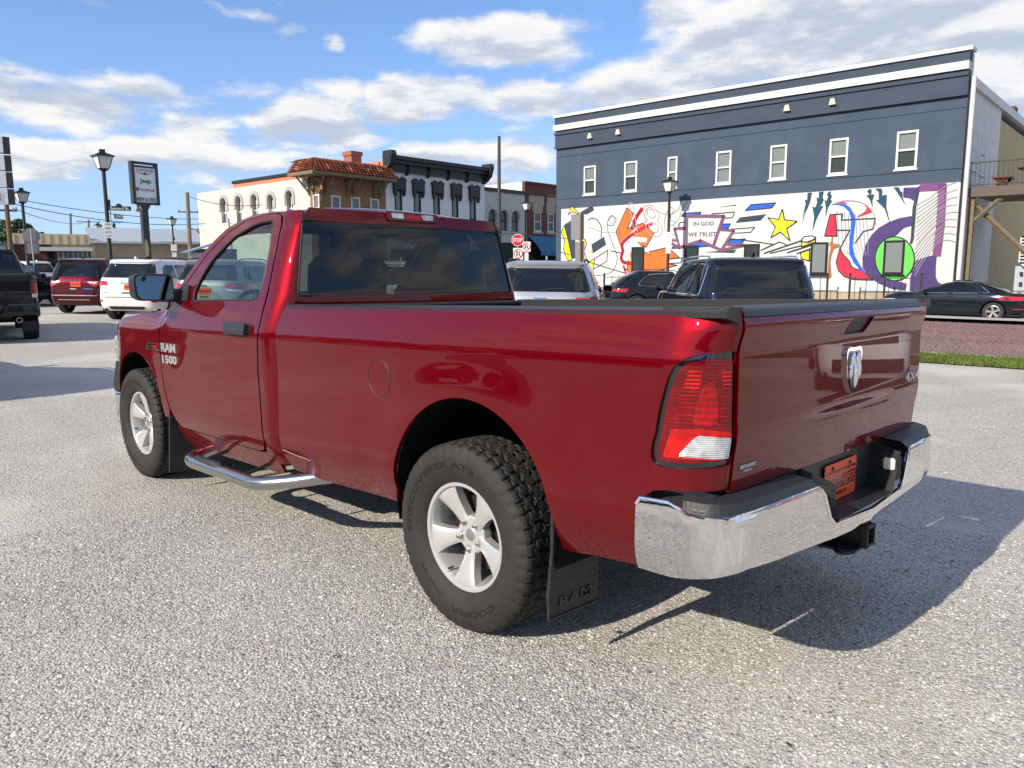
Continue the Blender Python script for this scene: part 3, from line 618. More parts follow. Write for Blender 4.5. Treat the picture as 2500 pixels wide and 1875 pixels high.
    fill('purple', Z7([(1150, 750), (1340, 690), (1330, 800), (1330, 880), (1350, 930), (1385, 945), (1330, 985), (1200, 1000), (1110, 1000), (1115, 900)])); fill('slate', Z7([(1182, 122), (1200, 120), (1165, 300), (1145, 560), (1128, 610), (1112, 600), (1120, 560), (1135, 300)])); fill('green', Z7([(985+165*math.cos(a), 732+185*math.sin(a)) for a in np.linspace(0, 2*math.pi, 41)[:-1]]), 'ink')
    line('violet', Z7([(1215, 130), (1388, 120), (1370, 450), (1340, 690)]), .30); fill('red', Z7([(440, 360), (482, 360), (490, 450), (495, 540), (395, 538)]), 'ink'); fill('red', Z7([(523, 645), (545, 690), (600, 750), (620, 800), (660, 820), (700, 825), (745, 860), (800, 910), (640, 905), (560, 880), (510, 830), (492, 760)]), 'ink')
    for i in range(9): line('grey', Z7([(500+30*i, 330+3*i), (505+31*i, 470), (520+30*i, 620), (600+20*i, 700)]), .018, sm=True)
    fill('blue', Z7([(455, 275), (500, 262), (560, 265), (610, 300), (645, 360), (650, 430), (640, 520), (628, 620), (645, 700), (690, 780), (745, 860), (690, 820), (635, 760), (603, 690), (600, 620), (612, 500), (618, 400), (598, 330), (550, 287), (500, 274)])); fill('red', Z7([(540, 248), (578, 262), (560, 272), (500, 262)])); fill('red', Z7([(722, 270), (760, 285), (800, 335), (655, 385), (740, 330), (750, 300)]))
    line('grey', Z7([(450, 278), (540, 245), (640, 243), (740, 275), (805, 350), (825, 450)]), .03, sm=True); line('ink', Z7([(482, 355), (545, 355), (535, 405), (820, 390), (800, 480), (720, 500), (650, 600)]), .04); line('ink', Z7([(495, 490), (605, 490), (525, 640)]), .04); fill('brown', Z7([(455, 545), (465, 540), (460, 600), (520, 610), (520, 630), (470, 645), (450, 700), (440, 760), (450, 880), (435, 895), (415, 890), (425, 770), (430, 700), (445, 640), (430, 610), (450, 580)]))
    for i in range(17):  # thin grey lines drawn in colour after wire and deck shadows on this panel
        y = 190+32*i; x0 = 1165-(i > 9)*10; line('grey', Z7([(x0, y+90+5*i), (x0+110, y+30-2*i), (x0+230+6*(i % 3), y-60-4*i), (min(1530, x0+350), y-110)][:3 if i % 2 else 4]), .022, sm=True)
    # ---- rear wing, downpipe
    E = Plane(*(MW.pt(uR, 0)[:2]), 3.5-90, -1)       # end wall, s runs away from the street
    def EW(q): return E.px(q)
    zt0 = EW(Z6([(1760, 345)])[0])[1]; s1 = EW(Z6([(2010, 600)])[0])[0]; s1 = min(max(s1, 4.0), 12.0)
    pt('end_wall', pbox(E, .35, -.8, s1, zt0-.35, -.3, .02), TM['wallwhite']); pt('rear_brick_wall', pbox(E, s1, -.8, s1+14, zt0-.7, -.3, .015), TM['yellowbrick']); pt('end_return', pbox(E, .33, -.8, .60, z_top-.1, -.3, .012), TM['wallwhite'])
    pt('end_gutter', pbox(E, .3, zt0-.35, s1+14, zt0, -.35, .16), TM['white']); pt('chimney', pbox(E, s1+7, zt0-.2, s1+7.8, zt0+1.0, -1.4, -.6), TM['redbrick'])
    x, y, _ = E.pt(.16, 0, .14); pt('downpipe', [cyl((x, y, -.6), (x, y, zt0), .085, 10)], TM['white'])
    for q0, q1 in ((Z6([(1740, 1160)])[0], Z6([(1785, 815)])[0]), (Z6([(1805, 1200)])[0], Z6([(1865, 865)])[0])):
        (a, z0), (b, z1) = EW(q0), EW(q1); c = (a+b)/2; w = sash_window(r, E, c-.5, z0, c+.5, z1, TM['white'], .08, .08, blind=0, name='window'); w.matrix_parent_inverse = inv
    return r, uR, uL, E, EW
mural, MUR, MUL, EP, EW_ = mural_building()
# ------------------------------------------------------------------ deck at the back of the mural building
def back_deck():
    z0, z1 = MW.px((2400, 477))[1], MW.px((2400, 453))[1]; u0, u1 = MUR-7.5, MUR-.18
    r = thing('timber_deck', 'raised timber deck with brown fascia and black railing behind the mural building', 'deck', tuple(MW.pt(-4, -.5, -2)))
    inv = Matrix.Translation(Vector(r.location)).inverted()
    def pt(name, p, m, parent=r):
        o = make(name, p, m, parent)
        if parent is r: o.matrix_parent_inverse = inv
        return o
    pt('fascia_beam', pbox(MW, u0, z0, u1, z1, -.62, -.50), TM['brown']); pt('deck_floor', pbox(MW, u0, z0+.10, u1, z1-.05, -5.5, -.62), TM['wood'])
    for u in (u1-.12, u1-4.55): pt('post', pbox(MW, u-.10, -.8, u+.10, z0, -.80, -.62), TM['wood'] if u > u1-1 else TM['greenwood'])
    for a, b in (((u1-.15, z0-1.0), (u1-1.15, z0)), ((u1-4.4, z0-1.0), (u1-3.4, z0))): pt('knee_brace', [cyl(tuple(MW.pt(a[0], a[1], -.71)), tuple(MW.pt(b[0], b[1], -.71)), .085, 4)], TM['greenwood'])
    pt('stair_stringer', [cyl(tuple(MW.pt(u1-.25, z0-.35, -.9)), tuple(MW.pt(u1-3.9, .1, -.95)), .10, 4)], TM['wood'])
    zr = MW.px(Z6([(1720, 1085)])[0])[1]
    pt('top_rail', pbox(MW, u0, zr-.03, u1, zr+.02, -.58, -.54), TM['iron']); pt('bottom_rail', pbox(MW, u0, z1+.07, u1, z1+.10, -.58, -.54), TM['iron'])
    base = None
    for u in np.arange(u0, u1, .155): pt('baluster', pbox(MW, u, z1+.0, u+.018, zr, -.57, -.55), TM['iron'])
    # lower fence, storage wall and dark opening beneath
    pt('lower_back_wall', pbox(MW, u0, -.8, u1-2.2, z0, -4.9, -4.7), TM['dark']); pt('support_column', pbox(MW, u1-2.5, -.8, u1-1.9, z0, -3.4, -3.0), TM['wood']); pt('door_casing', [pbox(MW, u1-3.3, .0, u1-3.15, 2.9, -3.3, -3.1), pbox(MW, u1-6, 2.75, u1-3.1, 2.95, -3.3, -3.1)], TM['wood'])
    for (uc, zc_, w, flip) in ((u1-2.15, 0, 1.35, 1),):
        pass
    def table(uc, dc, w, h, nm, lab):
        t = thing(nm, lab, 'picnic table' if nm == 'picnic_table' else 'bench', tuple(MW.pt(uc, z1-.04, dc)))
        iv = Matrix.Translation(Vector(t.location)).inverted()
        o = make('table_top' if nm == 'picnic_table' else 'seat', pbox(MW, uc-w/2, z1-.05+h-.06, uc+w/2, z1-.05+h, dc-.8, dc+.35), TM['redwood'], t); o.matrix_parent_inverse = iv
        for dd in (dc+.25, dc-.65):
            for sgn in (1, -1):
                o = make('leg', [cyl(tuple(MW.pt(uc-sgn*w*.36, z1-.05, dd)), tuple(MW.pt(uc+sgn*w*.30, z1-.05+h-.05, dd+.001*sgn)), .055, 4)], TM['redwood'], t); o.matrix_parent_inverse = iv
    table(u1-2.05, -1.5, 1.25, .80, 'picnic_table', 'red painted picnic table with crossed legs on the deck'); table(u1-.95, -1.4, .62, .46, 'picnic_bench', 'short red bench on the deck next to the downpipe'); table(u1-3.2, -1.4, .62, .46, 'picnic_bench', 'short red bench on the deck past the picnic table')
    mb = thing('meter_cabinet', 'grey electric meter cabinet with round dials below the deck', 'meter box', tuple(MW.pt(u1-2.2, 0, -2.6))); iv = Matrix.Translation(Vector(mb.location)).inverted()
    def mp(n, p, m): o = make(n, p, m, mb); o.matrix_parent_inverse = iv
    mp('cabinet', pbox(MW, u1-2.9, -.1, u1-1.5, 1.55, -2.75, -2.4), TM['meter'])
    for z in (.45, .85, 1.25): mp('dial', [prism([(u1-2.0+.11*math.cos(a), z+.11*math.sin(a)) for a in np.linspace(0, 6.283, 17)[:-1]], MW.f3(-2.4), tuple(MW.n*.10))], TM['white']); mp('switch', pbox(MW, u1-1.78, z-.07, u1-1.68, z+.07, -2.4, -2.3), TM['iron'])
    ac = thing('air_conditioner', 'tall white slatted air conditioner against the wall under the deck', 'air conditioner', tuple(MW.pt(u1-1.9, 1.5, -3.2))); iv = Matrix.Translation(Vector(ac.location)).inverted()
    o = make('case', pbox(MW, u1-2.4, 1.55, u1-1.5, 2.75, -3.4, -3.0), TM['white'], ac); o.matrix_parent_inverse = iv
    for z in np.arange(1.65, 2.7, .13): o = make('louvre', pbox(MW, u1-1.95, z, u1-1.55, z+.07, -3.0, -2.98), TM['dark'], ac); o.matrix_parent_inverse = iv
    fr = thing('yard_railing', 'low black railing under the deck beside the meter cabinet', 'fence', tuple(MW.pt(u1-2, -.4, -.9))); iv = Matrix.Translation(Vector(fr.location)).inverted()
    for z in (.58, .18): o = make('rail', pbox(MW, u0, z, u1-.2, z+.035, -1.0, -.97), TM['iron'], fr); o.matrix_parent_inverse = iv
    for u in np.arange(u0, u1-.2, .16): o = make('picket', pbox(MW, u, -.5, u+.02, .6, -.995, -.975), TM['iron'], fr); o.matrix_parent_inverse = iv
back_deck()
# ------------------------------------------------------------------ iron fence along the mural
def fence():
    FP = Plane(*MW.pt(0, 0, 1.0)[:2], 3.5); r = thing('iron_fence', 'black wrought iron fence with thin pickets in front of the mural wall', 'fence', tuple(FP.pt(10, -.3))); inv = Matrix.Translation(Vector(r.location)).inverted()
    def pt(n, p, m): o = make(n, p, m, r); o.matrix_parent_inverse = inv
    ends = [(MUR+.9, FP.px((2075, 690))[0]), (FP.px((2020, 690))[0], FP.px((1475, 690))[0]), (FP.px((1445, 690))[0], MUL-.1)]
    zt, zb = 1.12, .05; k = 0
    for a, b in ends:
        n = max(1, int(round(abs(b-a)/1.75)))
        for i in range(n+1): u = a+(b-a)*i/n; pt('post', [pbox(FP, u-.035, -.6, u+.035, zt+.10, -.035, .035), lathe_blob(tuple(FP.pt(u, zt+.14)), (.05, .05, .05), 6, 8)], TM['iron'])
        for z in (zt-.04, zb+.12): pt('rail', pbox(FP, min(a, b), z, max(a, b), z+.035, -.015, .015), TM['iron'])
        for u in np.arange(min(a, b)+.29, max(a, b), .44): pt('picket', pbox(FP, u-.012, zb, u+.012, zt+.07, -.010, .010), TM['iron'])
fence()
# ------------------------------------------------------------------ corner row across the side street
FRN = Plane(43.15, -24.95, -86.5, -1); SID = Plane(43.15, -24.95, 3.5, 1)
def arch_loop(uc, z0, zs, hw): return [(uc-hw, z0), (uc+hw, z0), (uc+hw, zs)]+[(uc+hw*math.cos(a), zs+hw*math.sin(a)) for a in np.linspace(.2, math.pi-.2, 8)]+[(uc-hw, zs)]
def frame_of(name, label, pl, u, cat='building'):
    r = thing(name, label, cat, tuple(pl.pt(u, -.2, -2))); inv = Matrix.Translation(Vector(r.location)).inverted()
    def pt(n, p, m, parent=None, **kw):
        o = make(n, p, m, parent or r, **kw)
        if parent is None: o.matrix_parent_inverse = inv
        return o
    return r, pt, inv
def corner_row():
    # cream stucco flank with round-headed windows + brown brick corner with a tiled mansard
    r, pt, inv = frame_of('corner_shop', 'brown brick corner shop with red tiled mansard and cream stucco flank', FRN, 2)
    sL = SID.px((481, 470))[0]; sB = SID.px((757, 480))[0]; ztL = SID.px((481, 472))[1]; ztB = SID.px(Z2([(1225, 385)])[0])[1]; fE = FRN.px((942, 500))[0]
    holes = []; wn = []
    for (cx, top, bot, hw) in ((352, 597, 848, 28), (505, 578, 848, 27), (665, 560, 840, 28), (832, 562, 830, 29), (1020, 522, 830, 32)):
        (uc, zt), (_, zb_) = SID.px(Z2([(cx, top)])[0]), SID.px(Z2([(cx, bot)])[0]); h = abs(SID.px(Z2([(cx+hw, top)])[0])[0]-uc); holes.append(arch_loop(uc, zb_, zt-h, h)); wn.append((uc, zb_, zt-h, h))
    outer = [(sB, -.5), (sL, -.5), (sL, ztL), (sB, ztB)]
    pt('stucco_flank', panel([outer]+holes, SID.fmap(), 2.0, rim=.30, out=tuple(SID.n), step=1.5), TM['stucco'])
    for uc, z0, zs, h in wn:
        w = pt('window', [pbox(SID, uc-h, z0, uc+h, zs+h, -.32, -.28)], TM['pane']); ol = arch_loop(uc, zs-.6, zs, h*1.75); il = arch_loop(uc, zs-.6, zs, h*1.05)
        pt('window_hood', panel([ol[2:]+ol[:2], ] if False else [[(uc-h*1.7, zs-.55), (uc-h*1.08, zs-.55)]+[(uc+h*1.08*math.cos(a), zs+h*1.08*math.sin(a)) for a in np.linspace(math.pi, 0, 12)]+[(uc+h*1.08, zs-.55), (uc+h*1.7, zs-.55)]+[(uc+h*1.7*math.cos(a), zs+h*1.7*math.sin(a)) for a in np.linspace(0, math.pi, 14)]], SID.fmap(.07), .6, rim=.07, out=tuple(SID.n)), mat('hood_grey', (.36, .35, .33), .9), w)
        pt('meeting_rail', pbox(SID, uc-h, (z0+zs)/2, uc+h, (z0+zs)/2+.10, -.28, -.22), TM['white'], w); pt('mullion', pbox(SID, uc+h*.35, z0, uc+h*.55, zs, -.28, -.24), TM['white'], w)
    # terracotta upper wall with black edge
    a = SID.px(Z2([(395, 450)])[0])[0]; zt1 = SID.px(Z2([(1110, 325)])[0])[1]
    pt('upper_parapet', [pbox(SID, sB, ztB-1.2, a, zt1-.1, -1.2, -.5)], TM['terracotta']); pt('parapet_cap', [pbox(SID, sB, zt1-.1, a+.1, zt1+.10, -1.3, -.4)], TM['blackpaint'])
    pt('roof_core', [pbox(SID, .2, -.5, sL-.1, ztL-.3, -9.5, -.35)], TM['roof'])
    ze = FRN.px(Z2([(1380, 345)])[0])[1]; zr_ = FRN.px(Z2([(1352, 205)])[0])[1]
    ws = []
    for x0, y0, x1 in ((1442, 565, 1538), (1645, 585, 1735), (1840, 600, 1925)):
        (u0, zt), (u1, _) = FRN.px(Z2([(x0, y0)])[0]), FRN.px(Z2([(x1, y0)])[0]); ws.append((u0, zt-1.75, u1, zt))
    zt = np.mean([w[3] for w in ws]); ws = [(a_, zt-1.75, b_, zt) for a_, _, b_, _ in ws]
    pt('brick_front', reveal_wall(FRN, rect(0, -.5, fE, ze), [rect(*w) for w in ws], None, .15), TM['brownbrick'])
    uw = SID.px(Z2([(1262, 560)])[0])[0], SID.px(Z2([(1325, 560)])[0])[0]; lw = (min(uw), zt-1.75, max(uw), zt)
    pt('brick_return', reveal_wall(SID, rect(0, -.5, sB, ze), [rect(*lw)], None, .15), TM['brownbrick'])
    for w in ws: o = sash_window(r, FRN, *w, TM['white'], .10, .1, blind=.9); o.matrix_parent_inverse = inv
    o = sash_window(r, SID, *lw, TM['white'], .10, .1, blind=.9); o.matrix_parent_inverse = inv
    for w in ws+[None]:
        pl, uc = (FRN, (w[0]+w[2])/2) if w else (SID, (lw[0]+lw[2])/2)
        pt('brick_arch', panel([[(uc+r_*math.cos(a), zt+.25+r_*math.sin(a)*1.1) for r_, a in [(.75, t) for t in np.linspace(0, math.pi, 12)]+[(.58, t) for t in np.linspace(math.pi, 0, 12)]]], pl.fmap(.03), .5, rim=.03, out=tuple(pl.n)), TM['orangebrick'])
    # mansard: sloping tiled skirt on two sides
    ov, up = 1.05, .12; H = zr_-ze; tiles = {'front': (FRN, -ov, fE+.2), 'side': (SID, -ov, sB+.9)}
    tm = mat('clay_tile', (.40, .09, .03), .7, build=tile_build)
    allV, allF, o = [], [], 0
    for key, (pl, u0, u1) in tiles.items():
        rows = 7; nt_ = int((u1-u0)/.30)
        for i in range(nt_):
            for k in range(rows):
                f0, f1 = k/rows, (k+1.15)/rows
                shrink = lambda f: (ov-.35)*f
                ua, ub = u0+(u1-u0)*i/nt_, u0+(u1-u0)*(i+1)/nt_
                if ua < u0+shrink(f0)+.0 and True:
                    if ub < u0+shrink(f0): continue
                prof = [(0, 0), (.15, .07), (.5, .115), (.85, .07), (1, 0)]
                for f, lift_ in ((f0, .05), (min(f1, 1.0), .0)):
                    d = ov-(ov-.35)*f
                    for p_, h_ in prof: allV.append(pl.pt(max(ua+(ub-ua)*p_, u0+shrink(f)), ze+H*f+h_*.3+lift_, d+h_*.8+lift_))
                for j in range(4): allF.append((o+j, o+j+1, o+6+j, o+5+j))
                o += 10
    pt('roof_tiles', (np.array(allV), allF, None, 0), tm, kind='stuff')
    pt('roof_skirt', [flat([FRN.pt(-ov, ze-.02, ov), FRN.pt(fE+.2, ze-.02, ov), FRN.pt(fE+.2, ze+H, .33), FRN.pt(-.33, ze+H, .33)]), flat([SID.pt(-ov, ze-.02, ov), SID.pt(sB+.9, ze-.02, ov), SID.pt(sB+.9, ze+H, .33), SID.pt(-.33, ze+H, .33)]), flat([FRN.pt(-.33, ze+H, .33), FRN.pt(fE+.2, ze+H, .33), FRN.pt(fE+.2, ze+H, -2.6), FRN.pt(-.33, ze+H, -2.6)])], TM['orangebrick'])
    pt('eave_board', [pbox(FRN, -ov, ze-.22, fE+.2, ze-.02, 0, ov+.02), pbox(SID, 0, ze-.22, sB+.9, ze-.025, 0, ov+.02)], TM['wood'])
    for pl, us in ((FRN, (.35, 2.6, 4.9, 7.0)), (SID, (.6, 2.2))):
        for u in us:
            for du in (-.25, .25):
                if u+du < (fE if pl is FRN else sB+.5): pt('eave_bracket', [cyl(tuple(pl.pt(u+du, ze-1.25, .06)), tuple(pl.pt(u+du*1.6, ze-.25, ov-.15)), .07, 4), pbox(pl, u+du-.06, ze-1.4, u+du+.06, ze-.25, 0, .12)], TM['wood'])
    u, z = FRN.px(Z2([(1700, 130)])[0], -3); pt('chimney', [pbox(FRN, u-.45, ze, u+.45, z, -3.9, -3.0), pbox(FRN, u-.52, z-.25, u+.52, z+.05, -3.97, -2.93)], TM['orangebrick'])
    # ---- pale building with the black cornice
    r, pt, inv = frame_of('cornice_building', 'pale painted building with heavy black cornice and five hooded windows', FRN, fE+5)
    e = FRN.px((1184, 500))[0]; zct = (FRN.px(Z3([(170, 195)])[0])[1]+FRN.px(Z3([(1050, 310)])[0])[1])/2; zcb = (FRN.px(Z3([(170, 330)])[0])[1]+FRN.px(Z3([(1040, 430)])[0])[1])/2
    ws = []
    for x0, x1, yt, xh0, xh1, yh in ((232, 296, 488, 210, 327, 400), (404, 466, 508, 385, 495, 420), (580, 637, 522, 562, 667, 443), (748, 803, 540, 732, 832, 462), (908, 962, 555, 895, 992, 480)):
        u0, u1 = FRN.px(Z3([(x0, yt)])[0])[0], FRN.px(Z3([(x1, yt)])[0])[0]; h0, h1 = FRN.px(Z3([(xh0, yt)])[0])[0], FRN.px(Z3([(xh1, yt)])[0])[0]; ws.append((u0, u1, h0, h1, FRN.px(Z3([(x0, yt)])[0])[1], FRN.px(Z3([((xh0+xh1)/2, yh)])[0])[1]))
    zt = np.mean([w[4] for w in ws]); zh = np.mean([w[5] for w in ws]); z0 = zt-2.75
    pt('front_wall', reveal_wall(FRN, rect(fE+.02, -.5, e, zcb+.1), [rect(w[0], z0, w[1], zt) for w in ws], None, .2), TM['pale'])
    pt('cornice', [pbox(FRN, fE-.1, zcb+.05, e+.05, zct-.45, 0, .28), pbox(FRN, fE-.15, zct-.45, e+.1, zct-.2, 0, .55), pbox(FRN, fE-.2, zct-.2, e+.15, zct+.05, 0, .8)], TM['blackpaint'])
    for u in (fE+.05, e-.15): pt('cornice_end', [prism([(.0, zcb-.1), (.35, zcb+.1), (.75, zct-.6), (1.0, zct+.1), (.9, zct+.35), (0, zct+.35)], lambda d, z, u=u: tuple(FRN.pt(u-.22, z, d)), tuple(FRN.a*.44))], TM['blackpaint'])
    for i in range(4): u = fE+(e-fE)*(.17+.2*i+.02); pt('cornice_bracket', [prism([(0, zcb-.15), (.3, zcb+.0), (.55, zct-.45), (0, zct-.45)], lambda d, z, u=u: tuple(FRN.pt(u-.11, z, d)), tuple(FRN.a*.22))], TM['blackpaint'])
    for u0, u1, h0, h1, _, _ in ws:
        w = sash_window(r, FRN, u0, z0, u1, zt, TM['frame_black'], .09, .1, blind=.5, low=.38); w.matrix_parent_inverse = inv
        uc = (h0+h1)/2; hh = (h1-h0)/2; pt('window_hood', [prism([(uc-hh*.9, zt-.1), (uc-hh*.72, zt-.42), (uc-hh*.58, zt-.42), (uc-hh*.55, zt), (uc+hh*.55, zt), (uc+hh*.58, zt-.42), (uc+hh*.72, zt-.42), (uc+hh*.9, zt-.1), (uc+hh*.9, zt+.55), (uc+hh, zt+.62), (uc+hh, zt+.78), (uc+hh*.45, zt+.95), (uc, zh), (uc-hh*.45, zt+.95), (uc-hh, zt+.78), (uc-hh, zt+.62), (uc-hh*.9, zt+.55)], FRN.f3(.0), tuple(FRN.n*.22))], TM['blackpaint'], w)
    pt('roof_core', [pbox(FRN, fE+.05, -.5, e-.05, zct-.3, -12, -.25)], TM['terracotta']); pt('flank_parapet', [pbox(FRN, fE-.05, zct-1.6, fE+.05, zct-.35, -9, -.6)], TM['terracotta']); pt('shopfront', [pbox(FRN, fE+.3, -.4, e-.3, 3.0, -.1, .03)], TM['frame_black'])
    # ---- grey building with arched windows, black awning
    r, pt, inv = frame_of('grey_shop', 'narrow grey shop with three arched windows and a black awning', FRN, e+2.5)
    g = FRN.px((1281, 520))[0]; zt = (FRN.px(Z3([(1060, 495)])[0])[1]+FRN.px(Z3([(1390, 540)])[0])[1])/2; ws = []
    for cx, top, bot in ((1112, 663, 860), (1217, 678, 862), (1318, 687, 870)):
        (uc, z), (_, zb_) = FRN.px(Z3([(cx, top)])[0]), FRN.px(Z3([(cx, bot)])[0]); ws.append((uc, zb_, z))
    z0, z1 = np.mean([w[1] for w in ws]), np.mean([w[2] for w in ws]); h = .48
    pt('front_wall', panel([rect(e+.02, 3.4, g, zt)]+[arch_loop(u, z0, z1-h, h) for u, _, _ in ws], FRN.fmap(), 2, rim=.2, out=tuple(FRN.n), step=1.5), TM['greywall'])
    for u, _, _ in ws:
        w = pt('window', [pbox(FRN, u-h, z0, u+h, z1, -.22, -.18)], TM['pane']); pt('meeting_rail', pbox(FRN, u-h, (z0+z1)/2-.04, u+h, (z0+z1)/2+.04, -.18, -.12), TM['frame_black'], w)
        pt('window_hood', panel([[(u+q*math.cos(a), z1-h+q*math.sin(a)) for q, a in [(.75, t) for t in np.linspace(-.2, math.pi+.2, 14)]+[(.54, t) for t in np.linspace(math.pi+.2, -.2, 14)]]], FRN.fmap(.08), .5, rim=.08, out=tuple(FRN.n)), TM['greywall'], w); pt('pilaster', pbox(FRN, u-h-.42, z0-.2, u-h-.24, z1-h, 0, .06), TM['greywall'], w); pt('sill', pbox(FRN, u-h-.1, z0-.15, u+h+.1, z0, -.1, .1), TM['greywall'], w)
    pt('parapet_cap', [pbox(FRN, e, zt, g, zt+.28, -.4, .12)], TM['blackpaint']); pt('roof_core', [pbox(FRN, e+.05, -.5, g-.05, zt-.2, -12, -.25)], TM['dark'])
    zaw = FRN.px(Z3([(1250, 968)])[0])[1]; pt('awning', [prism([(0, zaw), (.1, zaw), (1.3, zaw-1.5), (1.3, zaw-1.9), (0, zaw-1.9)], lambda d, z: tuple(FRN.pt(e+.15, z, d)), tuple(FRN.a*(g-e-.3)))], TM['frame_black'])
    pt('awning_lettering', place(fit_text('THE BOTTLE ROCKET', 2.0, .2, depth=.01), tuple(FRN.pt((e+g)/2+.9, zaw-1.7, 1.33)), tuple(FRN.a), (0, 0, 1)), TM['white'])
    # ---- red brick building with blue awning
    r, pt, inv = frame_of('brick_shop', 'dark red brick shop with stone lintels and a blue awning', FRN, g+4)
    k = g+9.0; zt = FRN.px(Z3([(1400, 425)])[0])[1]; ws = []
    for x0, x1 in ((1487, 1550), (1610, 1665)): ws.append((FRN.px(Z3([(x0, 700)])[0])[0], FRN.px(Z3([(x1, 700)])[0])[0]))
    z1, z0 = FRN.px(Z3([(1487, 692)])[0])[1], FRN.px(Z3([(1550, 865)])[0])[1]
    pt('front_wall', reveal_wall(FRN, rect(g+.02, 3.2, k, zt), [rect(a, z0, b, z1) for a, b in ws], None, .2), TM['redbrick'])
    for a, b in ws:
        w = sash_window(r, FRN, a, z0, b, z1, TM['white'], .08, .1, blind=.0); w.matrix_parent_inverse = inv
        pt('lintel', pbox(FRN, a-.2, z1+.02, b+.2, z1+.85, 0, .05), TM['sandstone']); pt('stone_sill', pbox(FRN, a-.2, z0-.25, b+.2, z0-.08, 0, .1), TM['sandstone'])
    for x0, x1 in ((1440, 1577), (1605, 1720)): a, b = FRN.px(Z3([(x0, 560)])[0])[0], FRN.px(Z3([(x1, 560)])[0])[0]; z_ = FRN.px(Z3([(x0, 570)])[0])[1]; pt('stone_panel', pbox(FRN, a, z_-.5, b, z_+.35, 0, .04), TM['sandstone'])
    pt('brick_course', [pbox(FRN, g, zt-1.0, k, zt-.85, 0, .10), pbox(FRN, g, zt-.05, k, zt+.12, -.3, .15), pbox(FRN, g+5.3, zt, k, zt+.75, -.3, .05)], TM['redbrick']); pt('parapet_return', [pbox(FRN, g-.1, zt-1.5, g, zt+.05, -8, -.2)], TM['wallwhite']); pt('roof_core', [pbox(FRN, g+.05, -.5, k, zt-.2, -12, -.25)], TM['dark'])
    za, zb_ = FRN.px(Z3([(1500, 905)])[0])[1], FRN.px(Z3([(1500, 1085)])[0])[1]
    V = []; n = 60
    for i in range(n+1):
        u = g+.25+(k-g-.4)*i/n; s_ = .10*abs(math.sin(i/n*math.pi*9))
        V += [FRN.pt(u, za, .05), FRN.pt(u, za-.75*(za-zb_)*.5, .95-s_), FRN.pt(u, zb_+.35, 1.6-s_*.7), FRN.pt(u, zb_, 1.62-s_*.7)]
    pt('awning', (np.array(V), [(4*i+j, 4*i+4+j, 4*i+5+j, 4*i+1+j) for i in range(n) for j in range(3)], None, 0), TM['blue_awning'])
def flat(P): return (np.array([tuple(p) for p in P]), [tuple(range(len(P)))], None, 0)
def tile_build(nt, b, m):
    c = nt.n('ShaderNodeTexCoord').outputs['Object']; v = nt.n('ShaderNodeTexVoronoi'); v.inputs['Scale'].default_value = 2.6; nt.set(v.inputs['Vector'], c)
    nt.set(b.inputs['Base Color'], nt.ramp(nt.n('ShaderNodeSeparateColor', inp={0: v.outputs['Color']}).outputs[0], [(0, (.09, .022, .016)), (.25, (.20, .040, .020)), (.8, (.27, .060, .026)), (.93, (.40, .20, .065)), (1, (.44, .25, .09))], 'CONSTANT'))
corner_row()
